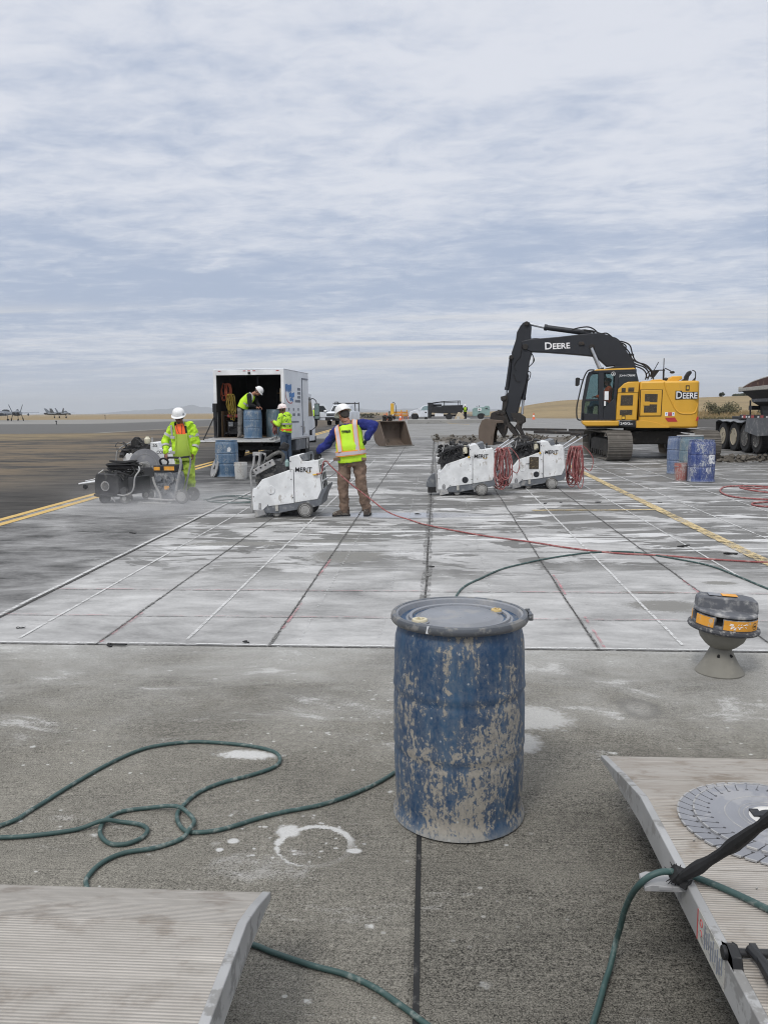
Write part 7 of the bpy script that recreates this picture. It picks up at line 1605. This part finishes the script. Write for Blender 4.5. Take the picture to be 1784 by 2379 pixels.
w = MB(); w.bb(X5(800), X5(1215), .5, 1.45, .42, .62); w.prism([(X5(985), Z5(90)), (X5(985), Z5(72)), (X5(1050), Z5(72)), (X5(1052), Z5(90))], 1.0, 1.6); w.build('chassis', 'dark_metal', t)
for c_ in (840, 1110):
    for yy in (.12, 1.83):
        o = MB().cyl((X5(c_), yy - .13, .37), (X5(c_), yy + .13, .37), .37, None, 26).build('wheel', 'tyre_dark', t, .03); MB().disc((X5(c_), yy + (.13 if yy > 1 else -.13), .37), (0, 1, 0), .19, .03, 18).build('rim', 'dark_metal', o)
MB().disc((X5(930), -.1, .18), (0, 1, 0), .18, .12, 16).build('spare_wheel', 'tyre_dark', t)

k6 = 1 / 260.0
def cx6(pts): return [((a - 690) * k6, (615 - b) * k6) for a, b in pts]
t = thing('air_compressor', 'pale green tow-behind air compressor on one big wheel', 'compressor', at(4.35, 101.5), 0)
b = MB().prism(cx6([(690, 510), (690, 290), (740, 250), (1060, 225), (1090, 190), (1190, 190), (1230, 250), (1232, 375), (1215, 500), (1075, 505), (1050, 450), (1000, 435), (900, 435), (850, 470), (830, 512)]), 0, 1.4).build('hood', 'teal_paint', t, .04, 2)
w = MB(); w.prism(cx6([(845, 265), (955, 265), (955, 345), (845, 345)]), -.005, 0); o = w.build('sign', 'white_ink', b); w = MB(); w.ell((cx6([(900, 298)])[0][0], -.006, cx6([(900, 298)])[0][1]), (.12, .004, .07), 8); w.build('sign_emblem', 'black_ink', o)
w = MB(); w.prism(cx6([(1080, 262), (1160, 258), (1160, 285), (1080, 288)]), -.005, 0); w.prism(cx6([(1080, 315), (1210, 308), (1210, 318), (1080, 325)]), -.005, 0); w.prism(cx6([(888, 350), (915, 350), (915, 395), (888, 395)]), -.006, 0); w.build('vent_slot', 'dark_void', b)
w = MB(); w.prism(cx6([(835, 515), (850, 470), (900, 428), (1000, 428), (1055, 450), (1080, 500), (1060, 500), (1000, 445), (900, 445), (862, 480), (850, 515)]), -.12, .1); w.build('mudguard', 'dark_metal', t)
for yy in (0, 1.4): MB().cyl((cx6([(955, 520)])[0][0], yy - .11, .37), (cx6([(955, 520)])[0][0], yy + .11, .37), .36, None, 26).build('wheel', 'tyre_dark', t, .03)
w = MB(); w.bb(-1.0, 1.4, .6, .8, .36, .44); w.cyl((-.95, .7, 0), (-.95, .7, .5), .04, None, 8); w.cyl((.5, .5, 1.45), (.5, .5, 1.62), .04, None, 8); w.cyl((.82, .5, 1.5), (.82, .5, 1.66), .05, None, 8); w.build('drawbar', 'dark_metal', t)

# white pickup with its driver's door open, facing us
t = thing('pickup_truck', 'white pickup with a ladder rack facing us, its door open', 'pickup truck', at(-8.15, 68), R(-4))
k7 = 1 / (13.825 * 27.6); X7 = lambda c: (c - 745) * k7; Z7 = lambda c: (872 - c) * k7
w = MB()
def sec(y, hw, zb, zt_, tw=None): tw = tw or hw; return [(-hw, y, zb), (hw, y, zb), (hw, y, zb + (zt_ - zb) * .6), (tw, y, zt_), (-tw, y, zt_), (-hw, y, zb + (zt_ - zb) * .6)]
w.ring([sec(0, .94, .45, 1.02, .88), sec(.12, .99, .40, 1.10, .92), sec(1.3, 1.0, .40, 1.16, .90)]); w.ring([sec(1.3, 1.0, .40, 1.16, .95), sec(5.4, 1.0, .45, 1.15, .97)]); body = w.build('body', 'van_white', t, .03)
w = MB(); w.ring([[(-.88, 1.28, 1.12), (.88, 1.28, 1.12), (.88, 3.6, 1.12), (-.88, 3.6, 1.12)], [(-.70, 1.95, 1.66), (.70, 1.95, 1.66), (.70, 3.3, 1.66), (-.70, 3.3, 1.66)], [(-.62, 2.1, 1.70), (.62, 2.1, 1.70), (.62, 3.2, 1.70), (-.62, 3.2, 1.70)]]); cabp = w.build('cab_roof', 'van_white', t, .04)
w = MB(); w.add([(-.78, 1.30, 1.17), (.78, 1.30, 1.17), (.645, 1.865, 1.61), (-.645, 1.865, 1.61)], [(0, 1, 2, 3)]); w.v = [(a, b - .03, c) for a, b, c in w.v]; w.build('windscreen', 'dark_glass', cabp)
w = MB(); w.bb(-.88, .88, -.03, .0, .80, 1.0); gr = w.build('grille', 'black_plastic', body); w = MB(); w.bb(-.9, .9, -.05, -.03, .865, .895); w.build('grille_bar', 'steel', gr)
w = MB(); w.bb(-.88, -.60, -.05, -.02, .80, .96); w.bb(.60, .88, -.05, -.02, .80, .96); w.build('headlight', 'window_glass', body); w = MB(); w.bb(-.98, .98, -.16, -.0, .44, .70); w.build('front_bumper', 'dark_metal', body, .03); w = MB(); w.ell((-.45, -.17, .42), (.07, .03, .07), 7); w.build('fog_light', 'pale_white', body)
for s_ in (-.85, .85):
    for yy in (.95, 4.4): MB().cyl((s_ - .13, yy, .38), (s_ + .13, yy, .38), .38, None, 24).build('wheel', 'tyre_dark', t, .03)
dm = Matrix.Translation((-1.0, 1.45, 0)) @ Matrix.Rotation(R(12), 4, 'Z'); w = MB(); w.prism([(-1.05, .42), (0, .42), (0, 1.10), (-1.05, 1.12)], -.05, .05, dm)
w.prism([(-1.05, 1.12), (-.98, 1.12), (-.90, 1.60), (-.5, 1.66), (-.42, 1.62), (-.06, 1.10), (0, 1.10), (-.36, 1.68), (-.5, 1.72), (-.94, 1.66)], -.03, .03, dm); d_ = w.build('open_door', 'van_white', t, .01)
w = MB(); w.prism([(-.98, 1.12), (-.06, 1.10), (-.42, 1.62), (-.88, 1.62)], -.006, .006, dm); w.build('door_window', 'dark_glass', d_); w = MB(); w.ell(dm @ vx(-.28, -.12, 1.19), (.14, .06, .09), 8); w.build('door_mirror', 'pale_white', d_); w = MB(); w.prism([(-1.06, .62), (.0, .62), (0, .66), (-1.06, .66)], -.06, .06, dm); w.build('door_trim', 'dark_metal', d_)
w = MB()
for yy, x0, x1 in ((2.0, -.72, .72), (3.6, -.9, .9), (5.2, -.95, .95)): w.tube([(x0, yy, 1.84), (x1, yy, 1.84)], .035, 6, 1)
for s_ in (-1, 1):
    w.tube([(s_ * .72, 2.0, 1.84), (s_ * .95, 5.2, 1.86)], .03, 6, 1); w.tube([(s_ * .9, 3.65, 1.1), (s_ * .85, 3.65, 1.95)], .035, 6, 1); w.tube([(s_ * .97, 5.2, 1.1), (s_ * .95, 5.2, 1.95)], .035, 6, 1)
for c_ in (-.55, -.42, -.28): w.tube([(c_, 2.0, 1.84), (c_, 2.0, 1.95)], .02, 6, 1)
w.tube([(-.55, 2.0, 1.95), (-.28, 2.0, 1.95)], .02, 6, 1); w.build('ladder_rack', 'black_plastic', t)

# cones, barricades, sign board, pails by the flatbed
def cone(label, x, y, h=.75):
    t = thing('traffic_cone', label, 'traffic cone', at(x, y), 0, 'traffic cones')
    MB().lathe([(.17, .02), (.13, .2), (.045, h), (.03, h + .01), (0, h + .01)], 18).build('cone', 'orange_plastic', t); MB().bb(-.2, .2, -.2, .2, 0, .035).build('foot', 'orange_plastic', t); MB().lathe([(.122, .32), (.094, .48), (.094, .481)], 18).build('reflective_collar', 'pale_white', t)
    return t
cn = [cone('orange cone left of two at the barricades beside the tall yellow board', -6.15, 98), cone('orange cone right beside the foot of the tall yellow board', -5.85, 97.4, .9)]
def bylbl(x, y, lab): cone(lab, x, y, .75)
bylbl(6.95, 99, 'orange cone just right of the green compressor'); bylbl(7.35, 99.6, 'orange cone second to the right of the green compressor'); bylbl(11.1, 96.5, 'taller orange cone alone behind the excavator arm'); bylbl(-4.2, 96, 'orange cone among the barricades nearest the truck bumper')
t = thing('warning_board', 'tall amber board with a curved bracket standing by the barricades', 'warning board', at(-5.25, 97.5), 0)
MB().bb(-.14, .26, -.1, .15, .65, 1.95).build('board', 'amber', t, .03); w = MB(); w.tube([(.05, .05, 1.95), (.2, .05, 2.1), (.42, .05, 1.8), (.5, .05, 1.2), (.4, .05, .6)], .035, 7, 4); w.build('bracket', 'dark_metal', t); w = MB(); w.bb(-.16, .42, -.15, .2, .1, .5); w.build('battery_box', 'dark_metal', t, .02); w = MB(); w.bb(-.18, -.02, -.17, -.152, .2, .6); w.bb(.1, .2, -.17, -.152, .2, .7); w.build('white_panel', 'white_ink', t)
def barricade(label, x, y, rz):
    t = thing('barricade', label, 'barricade', at(x, y), rz, 'orange barricades')
    for zz in (.45, .80): MB().bb(-.55, .55, -.02, .02, zz, zz + .2).build('rail', 'label_orange', t)
    for s_ in (-.45, .45): w = MB(); w.tube([(s_, -.25, 0), (s_, 0, 1.05), (s_, .25, 0)], .03, 6, 1); w.build('leg', 'orange_plastic', t)
    MB().lathe([(0, 0), (.07, 0), (.09, .06), (.07, .13), (0, .14)], 14, (.45, 0, 1.03)).build('lamp', 'amber', t)
barricade('orange barricade left, touching the tall amber board', -4.6, 97.8, .15); barricade('orange barricade right, angled across the truck bumper', -3.75, 96.6, .9)
pail('far white pail with a dark mark under the flatbed tail', at(2.45, 94.5), 'pail_white', .17, .42, False); pail('far white pail lower, in front of the raised concrete edge', at(3.0, 80), 'pail_white', .17, .40, False)
w = MB(); w.prism([(-.9, .0), (.2, .0), (.3, .3), (-.2, .85), (-.45, .9), (-.8, .3)], 0, .5); o = w.build('tan_tarp', 'pale_timber', None, .06); o.location = at(2.95, 97.6); tag(o, 'crumpled tan tarp heaped under the flatbed tail', 'tarp')

# raised edge of the poured slab, kerb-like, and the trench spoil
o = MB().prism([(0, 0), (.5, 0), (.5, .36), (.06, .36), (0, .33)], -2.55, 6.4, None, 'x').build('concrete_edge', 'slab_edge', None, .02); o.location = (0, 73, gz(0, 73)); tag(o, 'long low raised concrete edge crossing the taxiway in front of the flatbed', 'concrete edge')
o = MB().prism([(0, 0), (.4, 0), (.4, .25), (0, .25)], -.85, .85, None, 'x').build('concrete_edge', 'slab_edge', None, .02); o.location = (-3.4, 71, gz(0, 71)); o.rotation_euler = (0, 0, .5); tag(o, 'short angled block at the left end of the raised concrete edge', 'concrete edge')
def heap(x0, x1, y0, y1, h, seed, mt_='rubble_earth'):
    w = MB(); nx_, ny_ = 46, 22; vs = []
    for j in range(ny_ + 1):
        for i in range(nx_ + 1):
            a, b = i / nx_, j / ny_; xx_, yy = x0 + (x1 - x0) * a, y0 + (y1 - y0) * b
            e = min(1, 6 * a, 6 * (1 - a)) * min(1, 4 * b, 4 * (1 - b)); n_ = mnoise.fractal(Vector((xx_ * .9 + seed, yy * .9, 0)), .8, 2.2, 6)
            vs.append((xx_, yy, gz(xx_, yy) - .02 + e * h * (.55 + .6 * n_)))
    w.add(vs, [(j * (nx_ + 1) + i, j * (nx_ + 1) + i + 1, (j + 1) * (nx_ + 1) + i + 1, (j + 1) * (nx_ + 1) + i) for j in range(ny_) for i in range(nx_)])
    q = random.Random(seed)
    for i in range(150):
        xx_, yy = q.uniform(x0, x1), q.uniform(y0, y1); s_ = q.uniform(.03, .13); w.box((xx_, yy, gz(xx_, yy) + h * .4 + q.uniform(-.1, .1)), (s_ * 1.6, s_, s_ * .7), None, (q.uniform(-1, 1), q.uniform(-1, 1), q.uniform(0, 3)))
    return tag(w.build('rubble', mt_, None, 0, 2, 0), kind='stuff')
heap(-.25, 5.2, 35.5, 40.7, .20, 3); heap(4.4, 14, 36, 42, .14, 9); heap(8.2, 11.5, 24.5, 25.8, .06, 5)
o = MB().prism([(0, -.1), (.12, -.1), (.12, .16), (0, .16)], -.3, 4.9, None, 'x').build('slab_face', 'slab_edge', None, .01); o.location = (0, 40.8, gz(0, 40.8)); tag(o, 'broken concrete slab face at the back of the rubble trench', 'concrete edge')
for i, (x_, y_, a, l_, lab) in enumerate([(7.3, 45, -.1, 4.2, 'long dark plank lying across the taxiway behind the bucket'), (9.2, 48, .12, 3.4, 'shorter dark plank lying beyond the long plank'), (6.4, 50, .05, 2.6, 'dark slab lying flat left of the planks'), (8.0, 42.8, -.25, 2.4, 'short plank tilted on the rubble behind the bucket')]):
    o = MB().box((0, 0, .07), (l_, .35, .14)).build('timber_plank', 'worn_linkage', None, .01); o.location = at(x_, y_); o.rotation_euler = (0, .02, a); tag(o, lab, 'plank', 'planks by the trench')

# ---------------------------------------------------------------- parked jets
def jet(label, x, y, rz):
    t = thing('fighter_jet', label, 'jet', at(x, y), rz, 'jets parked on the far apron')
    secs = [(-9.0, .05, .05, 2.3), (-8, .35, .35, 2.35), (-6.5, .62, .62, 2.45), (-4.5, .80, .85, 2.5), (-2, 1.25, .85, 2.4), (0, 1.5, .80, 2.35), (3, 1.45, .75, 2.3), (6, 1.25, .70, 2.3), (8.0, .95, .5, 2.3)]
    w = MB(); w.ring([[(a * math.cos(q) , y_, z_ + b * math.sin(q)) for q in [k * math.pi / 8 for k in range(16)]] for y_, a, b, z_ in secs]); w.build('fuselage', 'jet_grey', t, 0, 2, 60)
    w = MB(); w.ell((0, -4.6, 3.2), (.42, 1.9, .55), 10); w.build('canopy', 'dark_glass', t)
    w = MB()
    for s_ in (-1, 1): w.prism([(s_ * 1.2, -1.8), (s_ * 6.4, 1.5), (s_ * 6.4, 3.0), (s_ * 1.2, 3.6)], 2.45, 2.62, None, 'z'); w.prism([(s_ * .9, -6.2), (s_ * 1.5, -2.6), (s_ * 1.2, -1.6), (s_ * .6, -2)], 2.6, 2.7, None, 'z')
    w.build('wing', 'jet_pale', t)
    w = MB()
    for s_ in (-1, 1): w.prism([(s_ * 1.0, 6.0), (s_ * 3.4, 8.2), (s_ * 3.4, 9.2), (s_ * 1.0, 8.4)], 2.2, 2.3, None, 'z')
    w.build('tailplane', 'jet_pale', t)
    for s_ in (-1, 1):
        Mx = Matrix.Translation((s_ * 1.15, 0, 2.8)) @ Matrix.Rotation(R(20) * s_, 4, 'Y'); w = MB(); w.prism([(3.4, -.3), (6.6, -.3), (7.5, 2.3), (6.2, 2.3)], -.07, .07, Mx, 'x'); w.build('tail_fin', 'jet_grey', t)
        MB().cyl((s_ * .55, 7.6, 2.3), (s_ * .55, 8.8, 2.3), .5, .38, 16).build('exhaust', 'dark_metal', t)
        w = MB(); w.cyl((s_ * 1.6, .9, .4), (s_ * 1.3, .9, 1.9), .10, None, 8); w.disc((s_ * 1.7, .9, .4), (1, 0, 0), .4, .25, 20); w.build('landing_gear', 'dark_metal', t)
        w = MB(); w.ell((s_ * 3.2, .6, 1.9), (.3, 2.4, .32), 9); w.cyl((s_ * 3.2, .6, 2.1), (s_ * 3.2, .6, 2.5), .1, None, 6); w.build('drop_tank', 'jet_grey', t)
    w = MB(); w.cyl((0, -5.4, .3), (0, -5.2, 2), .08, None, 8); w.disc((-.15, -5.4, .3), (1, 0, 0), .3, .15, 18); w.disc((.15, -5.4, .3), (1, 0, 0), .3, .15, 18); w.build('nose_gear', 'dark_metal', t)
    return t
jt = jet('grey twin-tail jet nearest, its wing reaching rightmost of the left pair', -129.5, 250, R(205))
for lab, x_, y_, rz in (('grey twin-tail jet behind the nearest one, cut by the left edge', -146, 268, R(168)), ('pale twin-tail jet, front one of the farther pair', -186, 405, R(190)), ('pale twin-tail jet, rear one of the farther pair', -198, 425, R(160))):
    c = copy_tree(jt); c.location = at(x_, y_); c.rotation_euler = (0, 0, rz); c['label'] = lab
# small runway markers out on the field
def marker(label, x, y, h=.9):
    t = thing('field_marker', label, 'marker post', at(x, y), 0, 'marker posts on the field'); MB().cyl((0, 0, 0), (0, 0, h), .09, None, 8).build('post', 'dark_metal', t); MB().bb(-.14, .14, -.1, .1, h, h + .25).build('head', 'dark_metal', t, .02)
marker('small dark marker post out on the apron right of the jets', -75, 160, .5); marker('dark marker post far out, left of the man in rain gear', -122, 300, 1.3); marker('small marker post beyond the taxiway bend, right of the pickup', -8.5, 150, .9)
# ---------------------------------------------------------------- vegetation
def leafy(name, label, cx, cy, rx, ry, h, n, s_, mt_, seed, stuff=False, parent=None, z0=None):
    q = random.Random(seed); w = MB()
    cl = [(q.uniform(-.7, .7), q.uniform(-.7, .7), q.uniform(.15, .85), q.uniform(.25, .5)) for _ in range(max(5, n // 120))]
    for i in range(n):
        c = q.choice(cl); a, b = q.uniform(0, 6.28), q.uniform(-1.2, 1.4); r_ = c[3] * q.random() ** .4
        x_, y_ = cx + rx * (c[0] + r_ * math.cos(a) * math.cos(b)), cy + ry * (c[1] + r_ * math.sin(a) * math.cos(b)); z_ = max(.02, h * (c[2] + r_ * .7 * math.sin(b))) * (.75 + .5 * q.random())
        ss_ = s_ * q.uniform(.5, 1.3); zz = (hz(x_, y_) if x_ > 8 else gz(x_, y_)) if z0 is None else z0
        d1 = Vector((q.gauss(0, 1), q.gauss(0, 1), q.gauss(0, .8))).normalized() * ss_; d2 = d1.orthogonal().normalized() * ss_ * .5; p = Vector((x_, y_, zz + z_))
        w.add([p - d1, p + d2, p + d1, p - d2], [(0, 1, 2, 3)])
    o = w.build(name, mt_, parent, 0, 2, 0)
    return tag(o, None if stuff else label, None if stuff else 'bush', None if stuff else 'bushes on the dry slope', 'stuff' if stuff else None)
leafy('bush', 'olive bush on the dry slope between excavator and trailer', 36.5, 110, 2.4, 2.4, 1.5, 1500, .16, 'leaf_olive', 4)
leafy('bush', 'dark green bush on the slope against the trailer hopper', 42.6, 108, 1.8, 2.4, 1.2, 1200, .16, 'leaf_dark', 6)
q = random.Random(12)
w = MB()
for i in range(2600):
    a = q.uniform(.27, .44); y_ = q.uniform(92, 125); x_ = a * y_; hh = q.uniform(.25, .7); z_ = hz(x_, y_) - .05; dx_ = q.uniform(-.2, .2); w.add([(x_ - .05, y_, z_), (x_ + .05, y_, z_), (x_ + dx_, y_ + q.uniform(-.2, .2), z_ + hh)], [(0, 1, 2)])
tag(w.build('dry_grass', 'straw', None, 0, 2, 0), kind='stuff')
w = MB()
for i in range(1800):
    a = q.uniform(.27, .46); y_ = q.uniform(88, 97); x_ = a * y_; hh = q.uniform(.15, .5); z_ = hz(x_, y_) - .05; w.add([(x_ - .08, y_, z_), (x_ + .08, y_, z_), (x_ + q.uniform(-.2, .2), y_, z_ + hh)], [(0, 1, 2)])
tag(w.build('green_grass', 'leaf_olive', None, 0, 2, 0), kind='stuff')
tl_ = MB()
for i in range(5200):
    a = .345 + .10 * q.random() ** .8; y_ = q.uniform(244, 262); x_ = a * y_; hh = (1.0 + 2.2 * ss(.345, .42, a)) * (.6 + .4 * mnoise.noise(Vector((x_ * .25, 0, 3)))) ; z_ = hz(x_, y_) + hh * q.random(); s_ = q.uniform(.2, .5)
    d1 = Vector((q.gauss(0, 1), q.gauss(0, 1), q.gauss(0, .7))).normalized() * s_; d2 = d1.orthogonal().normalized() * s_ * .6; p = Vector((x_, y_, z_)); tl_.add([p - d1, p + d2, p + d1, p - d2], [(0, 1, 2, 3)])
tag(tl_.build('treeline', 'leaf_dark', None, 0, 2, 0), kind='stuff')
leafy('bush', 'small dark bush alone on the skyline right of the excavator', 82, 246, 1.0, 1.0, 1.0, 400, .3, 'leaf_dark', 17)
leafy('scrub', None, -14, 170, 6, 2, .9, 500, .2, 'leaf_dark', 21, True)
